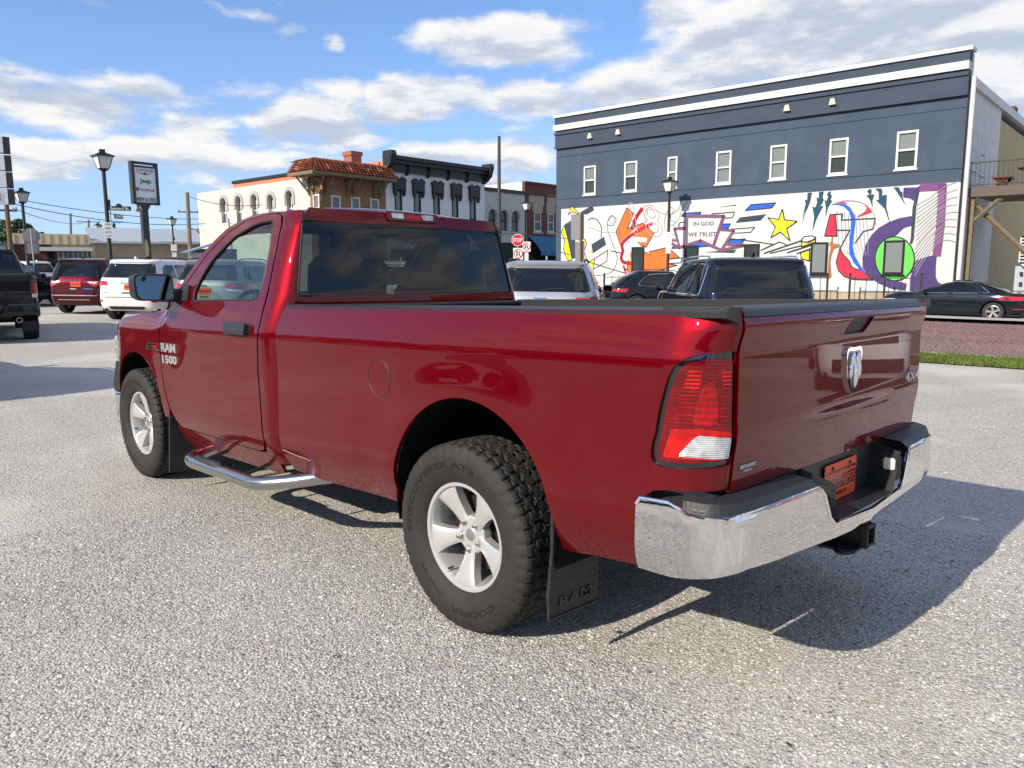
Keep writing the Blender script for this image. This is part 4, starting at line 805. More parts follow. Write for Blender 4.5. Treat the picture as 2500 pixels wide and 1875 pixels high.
# ------------------------------------------------------------------ low buildings far across the lot
def low_buildings():
    TP = Plane(*(CAM+ray((218, 657))*66)[:2], -104, -1)
    r, pt, inv = frame_of('tan_store', 'low tan store with ribbed metal fascia and a flat canopy', TP, -3)
    a, b = TP.px((35, 600))[0], TP.px((219, 600))[0]; zt, zf = TP.px((130, 571))[1], TP.px((130, 597))[1]
    pt('front_wall', pbox(TP, a, -1, b, zf, -8, 0), TM['redbrick']); pt('fascia', pbox(TP, a-.1, zf, b, zt, -.4, .25), TM['tan'])
    for u in np.arange(a, b, .62): pt('fascia_rib', pbox(TP, u, zf+.05, u+.09, zt-.05, .25, .30), TM['tan'])
    c0, c1 = TP.px((93, 610))[0], TP.px((219, 610))[0]; zc = TP.px((150, 605))[1]; pt('canopy', pbox(TP, c0, zc-.3, c1+.1, zc, 0, 2.2), TM['metalroof']); pt('tan_panel', pbox(TP, c0+1.0, zc, c1, zf, 0, .06), TM['tan'])
    d0, d1 = TP.px((114, 615))[0], TP.px((132, 615))[0]; pt('door', pbox(TP, d0, -1, d1, zc-.35, 0, .05), TM['dark']); s0, s1 = TP.px((142, 620))[0], TP.px((214, 620))[0]; pt('shop_window', pbox(TP, s0, .8, s1, zc-.35, 0, .05), TM['pane'])
    for i in range(7): u = s0+(s1-s0)*i/6; pt('window_mullion', pbox(TP, u-.03, .8, u+.03, zc-.35, .05, .09), TM['white'])
    pt('wall_panel', pbox(TP, d1+.2, -1, s0-.1, zc-.3, 0, .04), TM['tan']); pt('wall_panel', pbox(TP, s0-.1, -1, b, .75, 0, .04), TM['tan'])
    r, pt, inv = frame_of('metal_roof_shed', 'long tan block building with a pale sloping metal roof', TP, 8)
    e = TP.px((492, 600))[0]; z1, z0 = TP.px((330, 589))[1], TP.px((330, 575))[1]
    pt('front_wall', pbox(TP, b+.02, -1, e, z1, -8, -.2), TM['tan2']); V = [TP.pt(b, z1, .3), TP.pt(e+.5, z1, .3), TP.pt(e+.5, z0+.9, -6), TP.pt(b, z0+.9, -6)]; pt('roof', [flat(V), pbox(TP, b, z1-.2, e+.5, z1-.02, -.1, .32)], TM['metalroof'])
    pt('corner_trim', pbox(TP, b+.02, -1, b+.4, z1, -.2, -.1), TM['tan'])
    r, pt, inv = frame_of('brick_house', 'small red brick building behind the utility pole', Plane(*(CAM+ray((470, 657))*84)[:2], -104, -1), 0)
    P2 = Plane(*(CAM+ray((470, 657))*84)[:2], -104, -1); pt('wall', pbox(P2, -1.2, -1, 6, P2.px((470, 564))[1], -6, 0), TM['orangebrick']); pt('roof_edge', pbox(P2, -1.3, P2.px((470, 564))[1], 6, P2.px((470, 561))[1], -6, .1), TM['white'])
    r, pt, inv = frame_of('kiosk', 'little wooden kiosk with a pale blue lean-to roof', Plane(*(CAM+ray((470, 657))*44)[:2], -104, -1), 0, 'kiosk')
    P3 = Plane(*(CAM+ray((470, 657))*44)[:2], -104, -1); z = P3.px((470, 612))[1]
    pt('roof', [flat([P3.pt(-.5, z-.1, .8), P3.pt(2.6, z+.9, .8), P3.pt(2.6, z+.9, -1.2), P3.pt(-.5, z-.1, -1.2)]), flat([P3.pt(-.5, z-.2, .8), P3.pt(2.6, z+.8, .8), P3.pt(2.6, z+.9, .8), P3.pt(-.5, z-.1, .8)])], mat('pale_blue_roof', (.22, .34, .48), .5)); pt('wall', pbox(P3, .2, -.5, 2.4, z+.1, -1, .4), TM['wood']); pt('notice', pbox(P3, -.15, z-.42, .5, z-.12, .42, .46), TM['white'])
    r, pt, inv = frame_of('grey_shop', 'dark grey shop front with a wide window next to the tan store', Plane(*(CAM+ray((0, 657))*60)[:2], -104, -1), 0)
    P4 = Plane(*(CAM+ray((0, 657))*60)[:2], -104, -1); pt('wall', pbox(P4, -9, -1, P4.px((33, 600))[0], P4.px((20, 592))[1], -6, 0), mat('dark_grey_block', (.07, .07, .075), .9)); pt('shop_window', pbox(P4, -6, .5, P4.px((14, 600))[0], P4.px((10, 601))[1], 0, .06), TM['blind'])
    # filler houses along the skyline behind the row, and the buildings behind the viewer that the paint mirrors
    def plain(name, label, x, y, hd, w, d, h, m, wm):
        P = Plane(x, y, hd, 1); r, pt, inv = frame_of(name, label, P, w/2)
        pt('wall', pbox(P, 0, -1, w, h, -d, 0), m); pt('roof_edge', pbox(P, -.15, h, w+.15, h+.3, -d-.1, .15), TM['white'])
        for i in range(int(w/3.2)): pt('window', pbox(P, 1+3.2*i, .9, 3.0+3.2*i, 2.6, 0, .05), TM['pane'])
    plain('brick_workshop', 'orange brick workshop behind the viewer mirrored in the tailgate', -34, -30, 20, 24, 10, 4.6, TM['orangebrick'], None)
    plain('dealership_building', 'long white and dark dealership building reflected along the truck side', 32, 27, 182, 52, 10, 4.2, mat('dealer_wall', (.20, .15, .13), .8), None)
low_buildings()
# ------------------------------------------------------------------ street, kerbs, pavement, verge
ST = Plane(0, 0, 3.5)
def sheet(name, u0, u1, d0, d1, m, lift, label, kind='structure', du=1.5, parent=None):
    """strip of ground in street coordinates (u along the street, d = distance in +normal)"""
    us = np.arange(u0, u1+du, du); ds = np.linspace(d0, d1, max(2, int(abs(d1-d0)/1.5)+1)); V = []
    for u in us:
        for d in ds: P = ST.pt(u, 0, d); V.append((P[0], P[1], float(gz(P[0], P[1]))+lift))
    n = len(ds); return make(name, (np.array(V), [(i*n+j, (i+1)*n+j, (i+1)*n+j+1, i*n+j+1) for i in range(len(us)-1) for j in range(n-1)], None, 0), m, parent, label=label, kind=kind)
def dst(q): P = hit(q); return float((P-ST.o) @ ST.a), float((P-ST.o) @ ST.n)
g_far, g_near = (dst((2262, 862))[1]+dst((2500, 884))[1])/2, (dst((2262, 881))[1]+dst((2500, 909))[1])/2
d_wall = float((MW.o-ST.o) @ ST.n)
brick_mat = mat('street_brick', (.215, .125, .118), .8, build=weathered(.35, 6, .35, 60)); joint_mat = mat('brick_joint', (.17, .125, .115), .95, build=weathered(.3, 5, .3, 60))
street = sheet('brick_street', -60, 38, d_wall+5.2, g_far-.3, joint_mat, .010, 'dark red brick paved street with wavy worn courses')
sheet('sidewalk', -60, 38, d_wall+.05, d_wall+4.9, TM['concrete'], .14, 'concrete sidewalk along the mural wall')
sheet('kerb', -60, 38, d_wall+4.9, d_wall+5.2, TM['concrete'], .145, 'concrete kerb at the far side of the brick street')
sheet('kerb', -60, 30, g_far-.3, g_far-.05, TM['concrete'], .03, 'low concrete kerb beside the grass verge')
sheet('cross_street', 31, 42, -60, 60, TM['asphalt'], .006, 'asphalt side street in front of the corner shops')
def bricks():
    rng = np.random.default_rng(3); bw, bl = .098, .205; near = []
    dA, dB = g_far-.32, d_wall+5.22; rows = []
    # one course = bricks laid across the street, courses advance along u; settled wheel tracks make the courses wavy
    uA, uB = dst((2500, 880))[0]-4.5, dst((2262, 790))[0]+3.0
    P = []
    for i, u in enumerate(np.arange(uA, uB, bw+.012)):
        for j, d in enumerate(np.arange(dB+(i % 2)*bl/2, dA, bl+.012)):
            P.append((u+bw/2, d+bl/2))
    P = np.array(P); uu, dd = P[:, 0].copy(), P[:, 1]
    uu += .10*np.sin(dd*2.3+.4)+.05*np.sin(dd*5.1)
    X = ST.o[0]+ST.a[0]*uu+ST.n[0]*dd; Y = ST.o[1]+ST.a[1]*uu+ST.n[1]*dd; Z = gz(X, Y)+.016+.006*np.sin(dd*3.1)+rng.normal(0, .0025, len(X))
    # keep those the camera can see beside the truck
    D = np.column_stack([X, Y, Z])-CAM; dep = D @ FWD; px = 1250+FPX*(D @ RIGHT)/dep; keep = (px > 2225) & (px < 2560); X, Y, Z, dep, dd = X[keep], Y[keep], Z[keep], dep[keep], dd[keep]
    order = np.argsort(dep); b0 = box((0, 0, 0), (bw, bl, .05), bev=.006); tilt = rng.normal(0, .035, (len(X), 2)); 
    me = None; h = rad(3.5)
    for k in order[:300]:
        if me is None: o = make('brick', b0, brick_mat, street); me = o.data
        else: o = bpy.data.objects.new('brick', me); COL.objects.link(o); o.parent = street
        o.location = (X[k], Y[k], Z[k]-.02); o.rotation_euler = (tilt[k, 0], tilt[k, 1], h+math.atan(.23*math.cos(dd[k]*2.3+.4)))
    V, F = [], []; bV = box((0, 0, 0), (bw, bl, .05))[0]; bF = [f for f in box((0, 0, 0), (1, 1, 1))[1]]
    for n, k in enumerate(order[300:]):
        a = h+math.atan(.23*math.cos(dd[k]*2.3+.4)); c, s = math.cos(a), math.sin(a); q = bV.copy(); q[:, 2] += q[:, 0]*tilt[k, 1]+q[:, 1]*tilt[k, 0]
        V.append(np.column_stack([q[:, 0]*c-q[:, 1]*s+X[k], q[:, 0]*s+q[:, 1]*c+Y[k], q[:, 2]+Z[k]-.02])); F += [tuple(i+8*n for i in f) for f in bF]
    if V: make('brick_field', (np.vstack(V), F, None, 0), brick_mat, street, kind='stuff', smooth=False)
bricks()
def verge():
    rng = np.random.default_rng(11); grass_mat = mat('grass_blade', (.10, .14, .020), .6, build=weathered(.45, 1.2, 0)); soil = mat('verge_soil', (.06, .075, .025), .95, build=weathered(.3, 4, .3, 50))
    sheet('verge_soil', -60, 30, g_far-.05, g_near, soil, .02, 'soil under the grass verge')
    u0, u1 = dst((2500, 890))[0]-3, dst((2262, 875))[0]+5; n = 30000; u = rng.uniform(u0, u1, n); d = rng.uniform(g_far-.02, g_near+.10, n); edge = np.minimum(np.abs(d-g_near), np.abs(d-g_far)); P = np.column_stack([ST.o[0]+ST.a[0]*u+ST.n[0]*d, ST.o[1]+ST.a[1]*u+ST.n[1]*d]); z = gz(P[:, 0], P[:, 1])+.02
    h = rng.uniform(.035, .095, n)*(.55+.45*np.sin(u*3+d*5)**2); a = rng.uniform(0, 6.28, n); w = rng.uniform(.006, .012, n); l = rng.uniform(0, .06, n); b = rng.uniform(0, 6.28, n)
    V = np.stack([np.column_stack([P[:, 0]-w*np.cos(a), P[:, 1]-w*np.sin(a), z]), np.column_stack([P[:, 0]+w*np.cos(a), P[:, 1]+w*np.sin(a), z]), np.column_stack([P[:, 0]+l*np.cos(b), P[:, 1]+l*np.sin(b), z+h])], 1).reshape(-1, 3)
    make('grass', (V, [(3*i, 3*i+1, 3*i+2) for i in range(n)], None, 0), grass_mat, smooth=False, label='mown green grass on the narrow street verge', kind='stuff')
verge()

# ================================================================== pickup truck
KX, KY = -.024, .016
def rake(V):                                   # the body sits nose-down and leans with the lot
    V = V.copy(); V[:, 2] += KX*V[:, 0]+KY*(V[:, 1]-.95); return V
def smooth_profile(pts, s=.008, n=900):
    P = np.array(pts); z = np.linspace(P[0, 0]-.1, P[-1, 0]+.1, n); v = np.interp(z, P[:, 0], P[:, 1])
    # linear extension at both ends
    a = (P[1, 1]-P[0, 1])/(P[1, 0]-P[0, 0]); b = (P[-1, 1]-P[-2, 1])/(P[-1, 0]-P[-2, 0])
    v = np.where(z < P[0, 0], P[0, 1]+a*(z-P[0, 0]), np.where(z > P[-1, 0], P[-1, 1]+b*(z-P[-1, 0]), v))
    h = z[1]-z[0]; k = np.arange(-int(4*s/h)-1, int(4*s/h)+2)*h; w = np.exp(-.5*(k/s)**2); w /= w.sum()
    v = np.convolve(np.pad(v, len(k)//2, mode='reflect', reflect_type='odd'), w, 'valid')[:n]
    return lambda x: np.interp(x, z, v)
SIDE_LO = smooth_profile([(.42, .902), (.50, .938), (.56, .964), (.62, .981), (.67, .987), (.74, .985), (.85, .9835), (.97, .9835), (1.08, .9845), (1.16, .9860), (1.24, .9880), (1.34, .991)], .028)
SIDE_UP = smooth_profile([(1.02, 1.036), (1.12, 1.012), (1.205, .990), (1.25, .979), (1.30, .966), (1.35, .951), (1.385, .939), (1.42, .926), (1.60, .871), (1.80, .801), (1.87, .765)], .020)
def SIDE(z):                                   # two smooth skins meeting in the shoulder crease
    a, b = SIDE_LO(np.minimum(z, 1.40)), SIDE_UP(np.maximum(z, .95)); k = 450.0
    return -np.logaddexp(-k*a, -k*b)/k+.0008
ARCH_R, ARCH_F = (-.045, .52, .49, .49), (3.53, .54, .49, .49)
def arch_d(x, z, A):
    return (np.sqrt(((x-A[0])/A[2])**2+((z-A[1])/A[3])**2)-1)*.48
def side_y(x, z):
    x = np.asarray(x, float); z = np.asarray(z, float)
    y = SIDE(z)
    for A in (ARCH_R, ARCH_F):
        d = arch_d(x, z, A); low = 1/(1+np.exp((z-1.13)/.03))
        y = y+low*.011*np.exp(-(np.maximum(d, 0)/.15)**2)
    y = y-np.where(x > 3.75, .24*((x-3.75)/.6)**2, 0)
    # front fender shoulder rolls over into the hood
    f = np.clip((x-2.95)/.25, 0, 1); y = y-f*np.where(z > 1.16, 3.2*np.maximum(z-1.16, 0)**2, 0)
    return y
def side_map(x, z): return (x, side_y(x, z), z)
# ---- bed: rear corner chart; t runs from the tailgate seam round the corner and along the side
REAR = smooth_profile([(.40, -1.150), (.80, -1.168), (.90, -1.176), (.985, -1.186), (1.02, -1.183), (1.20, -1.181), (1.245, -1.180), (1.262, -1.184), (1.318, -1.199), (1.335, -1.197), (1.36, -1.178), (1.385, -1.148)], .006)
YS, CA, CL = .858, .20, .27
def bed_map(t, z):
    t = np.asarray(t, float); z = np.asarray(z, float); xr = REAR(np.minimum(z, 1.338))+.006
    ph = np.clip(t/CL, 0, 1)*math.pi/2; xs = xr+CA
    S = side_y(np.maximum(xs, -1.0), z)
    xc = xr+CA*(1-np.cos(ph)); yc = YS+(S-YS)*np.sin(ph)
    xl = xs+(t-CL); on = t > CL
    return (np.where(on, xl, xc), np.where(on, side_y(xl, z), yc), z)
def t_of(x, z=1.0):
    xr = float(REAR(z))+.006
    return CL+(x-xr-CA) if x > xr+CA else CL*2/math.pi*math.acos(max(-1, min(1, 1-(x-xr)/CA)))
def t_y(y): return CL*2/math.pi*math.asin(max(0, min(1, (y-YS)/.118)))
def bx(pts): return [(t_of(x, z), z) for x, z in pts]
def arch_pts(A, a0, a1, n=30): return [(A[0]+A[2]*math.cos(a), A[1]+A[3]*math.sin(a)) for a in np.linspace(a0, a1, n)]
def gate_x(y, z): return REAR(z)-.016*(1-(np.asarray(y)/.86)**2)
def gate_map(y, z):
    x = gate_x(y, z); y = np.asarray(y); z = np.asarray(z)
    # pressed slash crease in the middle of the gate
    w = np.clip(1-np.abs(y+.03)/.47, 0, 1)**.6; x = x+.013*w*np.exp(-((z-.978+.010*(1-w))/.013)**2)
    return (x, y, z)
XC = smooth_profile([(.45, 1.472), (1.42, 1.478), (1.83, 1.535), (1.92, 1.56)], .02)
YG = smooth_profile([(.45, .845), (1.42, .838), (1.83, .752), (1.93, .70)], .02)
CCA, CCL = .15, .24
def cab_map(t, z):                             # rear corner of the cab: t = 0 at the glass edge
    t = np.asarray(t, float); z = np.asarray(z, float); ph = np.clip(t/CCL, 0, 1)*math.pi/2; S = SIDE(z); yg = YG(z); xr = XC(z)
    return (np.where(t > CCL, xr+CCA+t-CCL, xr+CCA*(1-np.cos(ph))), np.where(t > CCL, S, yg+(S-yg)*np.sin(ph)), z)
def back_map(y, z): return (XC(z)-.035*(1-(np.asarray(y)/.84)**2)+0*z, y, z)
def roof_map(x, y):
    x = np.asarray(x, float); y = np.asarray(y, float)
    z = 1.953-.030*(y/.76)**2-.055*np.abs(y/.775)**7
    z = z-np.where(x < 1.74, .060*np.abs((1.74-x)/.22)**3, 0)-np.where(x > 2.0, .085*((x-2.0)/.4)**2, 0)
    return (x, y, z)
def hood_map(x, y):
    x = np.asarray(x, float); y = np.asarray(y, float)
    z = 1.385-.035*(y/.8)**2-.05*np.abs(y/.86)**5-.085*np.maximum((x-3.0)/1.3, 0)**2.2+.02*np.exp(-((np.abs(y)-.42)/.12)**2)*np.clip((x-2.9)/.4, 0, 1)
    return (x, y, z)

def tyre_piece(R=.408, W=.285, seg=300):
    # cross profile (r, y) outer bulge to tread, inside to outside
    hw = W/2
    prof = [(.236, -.105), (.25, -.118), (.29, -.136), (.33, -.1405), (.365, -.137), (.385, -.129), (.397, -.120), (.4035, -.108), (.4055, -.085), (.4065, -.06), (.4072, -.03), (.4075, 0), (.4072, .03), (.4065, .06), (.4055, .085), (.4035, .108), (.397, .120), (.385, .129), (.365, .137), (.33, .1405), (.29, .136), (.25, .118), (.236, .105)]
    P = []
    for (a, b) in zip(prof, prof[1:]):
        n = 5 if min(abs(a[1]), abs(b[1])) < .125 and a[0] > .38 else 2
        for i in range(n): P.append((a[0]+(b[0]-a[0])*i/n, a[1]+(b[1]-a[1])*i/n))
    P.append(prof[-1]); P = np.array(P); k = len(P)
    th = np.arange(seg)/seg*2*math.pi; TH, Y = np.meshgrid(th, P[:, 1], indexing='ij'); Rr = np.tile(P[:, 0], (seg, 1))
    # all-terrain pattern: offset zig-zag blocks in five ribs and shoulder lugs reaching down the sidewall
    nb = 46
    rib = np.digitize(Y, [-.086, -.031, .031, .086]); ph = TH*nb/(2*math.pi)+np.choose(rib, [0.0, .45, .1, .6, .2])+np.sin(TH*nb)*.10*np.choose(rib, [0, 1, -1, 1, 0])+Y*np.choose(rib, [0, 5, -6, 5, 0])
    cell = np.abs((ph % 1.0)-.5); cross = np.clip((cell-.40)/.04, 0, 1)
    zz = .006*np.sign(np.sin(TH*nb)); rib_g = np.zeros_like(Y)
    for e in (-.086, -.031, .031, .086): rib_g = np.maximum(rib_g, np.clip(1-(np.abs(Y-e-zz)-.003)/.003, 0, 1))
    tread = (np.abs(Y) < .122) & (Rr > .385); g = np.where(tread, np.maximum(cross, np.where(np.abs(Y) < .1, rib_g, 0)), 0)
    sh = (~tread) & (Rr > .350); lug = np.where(sh, np.clip((np.abs(((TH*nb/(2*math.pi)+.2*np.sign(Y)) % 1)-.5)-.30)/.05, 0, 1), 0)
    depth = np.where(tread, .0105, 0)*g
    siped = np.where(tread & (g < .1), .002*(np.abs(((ph*3) % 1)-.5) > .43), 0)
    Rn = Rr-depth-siped; Yn = Y-np.sign(Y)*lug*.004*np.clip((Rr-.35)/.02, 0, 1)-np.sign(Y)*np.where((Rr > .346) & (Rr < .353), -.002, 0)
    # raised ring on the sidewall
    Yn = Yn+np.sign(Y)*np.where((np.abs(Rr-.262) < .006), .002, 0)
    V = np.stack([Rn*np.sin(TH), Yn, Rn*np.cos(TH)], 2).reshape(-1, 3)
    F = [(i*k+j, i*k+j+1, ((i+1) % seg)*k+j+1, ((i+1) % seg)*k+j) for i in range(seg) for j in range(k-1)]
    return (V, F, None, 0)
def arc_text(s, r, a0, hgt, wdt_deg, y, depth=.003, flip=False):
    p = fit_text(s, 1.0, hgt, depth=depth, bold=.01); V = p[0]
    a = rad(a0)-V[:, 0]*rad(wdt_deg); rr = r+V[:, 1]
    if flip: a = rad(a0)+V[:, 0]*rad(wdt_deg); rr = r-V[:, 1]
    # image angle a: 0 = rearwards (-x), 90 = up
    X = np.column_stack([-rr*np.cos(a), y(rr)+V[:, 2], rr*np.sin(a)])
    return (X, p[1], None, 0)
def spoke_wheel_pieces(R=.232, n=5, a_start=52, half=(30, 15, 13.5, 17.5), face_y=.098):
    """cast wheel: rim lip, barrel, n flared spokes, hub; outer face towards +y"""
    P = []
    P.append(lathe([(.205, .02), (.213, .085), (.217, .098), (.2215, .1035), (.2345, .1045), (.2375, .1005), (.237, .09), (.232, .08)], 72, 'y', cap=False))
    P.append(lathe([(.190, -.10), (.196, .0), (.207, .06), (.213, .085)], 72, 'y', cap=False))
    rs = [.056, .085, .12, .165, .2145]; hf = [34.0, 20.0, 16.5, 16.0, 17.5]; ys = [.062, .066, .074, .086, .0965]
    for k in range(n):
        a0 = rad(a_start+72*k); A = []; nr = 14; nw = 9
        for i in range(nr):
            u = i/(nr-1)*(len(rs)-1); r = np.interp(u, range(5), rs); h = rad(np.interp(u, range(5), hf)); y0 = np.interp(u, range(5), ys)
            for j in range(nw):
                w = -1+2*j/(nw-1); edge = abs(w); a = a0+h*w
                A.append((-r*math.cos(a), y0-.007*max(0, (edge-.62)/.38)**1.5+.004*(1-edge)*(1 if .07 < r < .2 else 0), r*math.sin(a)))
        o = len(A); B = [(x*.985, y-.040, z*.985) for (x, y, z) in A]; V = np.array(A+B); F = []
        for i in range(nr-1):
            for j in range(nw-1):
                q = (i*nw+j, i*nw+j+1, (i+1)*nw+j+1, (i+1)*nw+j); F.append(q)
        for i in range(nr-1):
            for j in (0, nw-1):
                a, b = i*nw+j, (i+1)*nw+j; F.append((a, b, b+o, a+o) if j == 0 else (b, a, a+o, b+o))
        P.append((V, F, None, 0))
    P.append(lathe([(0, .060), (.030, .0605), (.033, .058), (.075, .058), (.082, .052), (.085, .02)], 40, 'y'))
    return P
def add_wheel(parent, loc, M, mirror=False, steer=0.0, letters=True, name='wheel', rot=0.0, cache={}):
    w = bpy.data.objects.new(name, None); COL.objects.link(w); w.parent = parent; w.location = loc; w.rotation_euler = (0, rot, (math.pi if mirror else 0)+steer); w.empty_display_size = .1
    if 'tyre' not in cache:
        side_r = lambda rr: np.interp(rr, [.236, .25, .29, .33, .365, .385], [.105, .118, .136, .1405, .137, .129])
        cache['tyre'] = make('tyre', tyre_piece(), M['tyre'], w)
        cache['t'] = [arc_text('DISCOVERER AT3', .318, 128, .026, 116, side_r), arc_text('COOPER', .318, -72, .026, 52, side_r), arc_text('DURABLE TREAD', .292, -128, .012, 34, side_r)]
        for q in cache['t']: make('sidewall_lettering', q, M['letter'], cache['tyre'])
        cache['rim'] = make('rim', spoke_wheel_pieces(), M['alloy'], w)
        cache['cap'] = make('centre_cap', [lathe([(0, .0655), (.02, .0645), (.026, .062), (.028, .056)], 32, 'y')], M['cap'], cache['rim'])
        lugs = []
        for k in range(5):
            a = rad(52+72*k); c = (-.0635*math.cos(a), 0, .0635*math.sin(a))
            l = make('lug_nut', [lathe([(.0, .083), (.007, .082), (.0105, .079), (.0105, .055)], 6, 'y', c), lathe([(.0145, .060), (.0145, .055)], 14, 'y', c)], M['lug'], cache['rim'])
        make('valve_stem', [cyl((.10, .07, -.165), (.11, .095, -.172), .0045, 8)], M['black'], cache['rim'])
        b = make('brake_disc', [lathe([(0, .02), (.09, .02), (.092, .0), (.165, .0), (.165, -.02), (.10, -.02)], 40, 'y')], M['iron'], w)
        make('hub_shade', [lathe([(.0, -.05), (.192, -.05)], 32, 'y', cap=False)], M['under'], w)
        cache['proto'] = w; return w
    for ch in cache['proto'].children: copy_tree(ch, w)
    return w

def build_pickup(root, M, xf=rake, detail=True):
    def pt(name, pieces, m, parent=root, **kw): return make(name, pieces, m, parent, xf=xf, **kw)
    paint = M['paint']
    # ---------------- bed sides
    TL_OUT = [(-1.172, .885), (-1.172, 1.243)]
    light = [(0.004, .884), (0.004, 1.246)] + bx([(-1.128, 1.243), (-1.075, 1.232), (-1.034, 1.208), (-1.010, 1.169), (-.982, 1.071), (-.952, .940), (-.951, .892), (-.972, .872), (-1.02, .868), (-1.09, .872)])
    light = rounded(light, [.004, .004, .02, .02, .02, .02, .02, .02, .02, .02, .02, .02], 3)
    def bed_outline():
        o = [(0.004, .803), (t_of(-1.04), .800), (t_of(-.965, .79), .788), (t_of(-.925, .76), .760), (t_of(-.900, .74), .735), (t_of(-.893, .52), .50)]
        o += [(t_of(-.70), .486)]
        arc = [(x, z) for x, z in arch_pts(ARCH_R, math.pi+.07, -.07, 44)]
        o += [(t_of(-.575, .5), .476)] + [(t_of(x, z), z) for x, z in arc] + [(t_of(.452, .5), .468)]
        o += [(t_of(1.10), .455), (t_of(1.40), .47), (t_of(1.452), .55), (t_of(1.462), 1.27), (t_of(1.452), 1.33), (t_of(1.42), 1.362), (t_of(1.36), 1.372), (0.004, 1.372)]
        return o
    fx, fz, fr = .53, 1.053, .083
    cap = [(t_of(fx)+fr*math.cos(a), fz+fr*math.sin(a)) for a in np.linspace(0, 2*math.pi, 40)[:-1]]
    grow = [(c[0]+(c[0]-t_of(fx))*.035, fz+(c[1]-fz)*1.035) for c in cap]
    for mir in (False, True):
        loops = [bed_outline(), light] + ([grow] if not mir else [])
        pt('bed_side', panel(loops, bed_map, .024, rim=.02, out=(0, 1, 0), mirror=mir, step=.018), paint)
        # wheel housing liner
        A = ARCH_R; arc = arch_pts((A[0], A[1], A[2]+.005, A[3]+.005), math.pi+.25, -.25, 30); V = []; sgn = -1 if mir else 1
        for x, z in arc: V += [(x, sgn*.965, z), (x*.98, sgn*.55, z*.985)]
        F = [(2*i, 2*i+1, 2*i+3, 2*i+2) for i in range(len(arc)-1)]
        o = len(V); V += [(x*.98, sgn*.55, z*.985) for x, z in arc]; F.append(tuple(range(o, o+len(arc))))
        pt('wheel_liner', piece(V, F), M['liner'])
        # tail lamp
        lamp = [panel(light, bed_map, .03, lift=-.010, rim=.03, out=(-.5, .8, 0), mirror=mir, step=.015)]
        tl = pt('tail_light', lamp, M['lampblack'])
        ins = rounded([(.022, .905), (.026, 1.222)] + bx([(-1.120, 1.222), (-1.073, 1.213), (-1.048, 1.193), (-1.031, 1.160), (-1.003, 1.065), (-.975, .935), (-.975, .905), (-.985, .893), (-1.03, .888)]), .016, 3)
        pt('lens', panel(ins, bed_map, .02, lift=-.001, rim=.006, out=(-.5, .8, 0), mirror=mir, step=.012), M['redlens'], tl)
        TP = lambda a, z: (.03+a*(t_of(-.978-.28*(z-.90), z)-.040), z)          # 0..1 across the lamp
        lowb = rounded([TP(0, .992), TP(0, .905), TP(.98, .905), TP(.985, 1.0), TP(.55, 1.006)], .008, 3)
        pt('brake_lens', panel(lowb, bed_map, .02, lift=.0010, rim=.003, out=(-.5, .8, 0), mirror=mir, step=.012), M['redbright'], tl)
        bulb = rounded([TP(.28, 1.015), TP(.70, 1.015), TP(.69, 1.10), TP(.60, 1.15), TP(.45, 1.155), TP(.30, 1.09)], .02, 4)
        pt('bulb_reflector', panel(bulb, bed_map, .02, lift=.0010, rim=.003, out=(-.5, .8, 0), mirror=mir, step=.012), M['redmid'], tl)
        for a0, a1, zs in ((.70, .97, np.arange(1.02, 1.19, .0125)), (.05, .26, np.arange(1.03, 1.19, .0125))):
            for zz in zs: pt('lens_rib', panel([TP(a0, zz), TP(a1, zz), TP(a1, zz+.0045), TP(a0, zz+.0045)], bed_map, .03, lift=.0012, rim=.002, out=(-.5, .8, 0), mirror=mir, step=.03), M['redmid'] if zz < 1.13 else M['redbright'], tl)
        rev = rounded([(.028, .908), (.028, .975), (t_y(.955)*.92, .985), (t_y(.957), .967), (t_y(.967), .914)], [.006, .006, .02, .02, .006], 4)
        pt('reverse_lamp', panel(rev, bed_map, .012, lift=.0028, rim=.004, out=(-.5, .8, 0), mirror=mir, step=.01), M['clearlens'], tl)
        # inner wall of the bed, rail cap
        s = -1 if mir else 1
        prf = [(.9475, 1.350), (.951, 1.369), (.930, 1.382), (.865, 1.380), (.862, 1.33)]
        pt('rail_cap', [prism([(s*y, z) for y, z in prf], lambda y, z: (-1.186, y, z), (.022, 0, 0)), mapped(panel([(-1.165, 0), (1.405, 0), (1.405, .155), (-1.165, .155)], lambda u, v, s=s: (u, np.interp(v, [0, .028, .045, .13, .155], [.9475, .951, .930, .865, .862]), np.interp(v, [0, .028, .045, .13, .155], [1.350, 1.369, 1.382, 1.380, 1.33])+0*u), .05, rim=.004, out=(0, 0, 1), mirror=mir, step=.02), lambda V: V)], M['railcap'])
        cc = [tuple(float(q) for q in bed_map(np.array(t), np.array(1.37)))[:2] for t in np.linspace(0.0, .30, 12)]+[(-1.05, .868), (-1.17, .862)]
        pt('corner_cap', [prism([(x, s*y) for x, y in cc], lambda u, v: (u, v, 1.366), (0, 0, .016))], M['railcap'])
        pt('bed_wall', box((.13, s*.845, 1.205), (2.56, .05, .35)), M['bedliner'])
    for s in (1, -1): pt('gate_jamb', box((-1.125, s*.862, 1.09), (.03, .04, .52)), M['black']); pt('bumper_end_cover', box((-1.03, s*.90, .70), (.22, .06, .16)), M['black'])  # added boxes that stop sun leaking through the gate and bumper gaps
    pt('bed_floor', box((.13, 0, .80), (2.56, 1.06, .06)), M['bedliner'])
    pt('bed_front_wall', [box((1.425, 0, 1.06), (.05, 1.78, .60)), box((1.415, 0, 1.358), (.085, 1.70, .035), bev=.012)], M['bedliner'])
    pt('fuel_door', panel(cap, bed_map, .02, lift=0.0, rim=.014, out=(0, 1, 0), step=.012), paint)
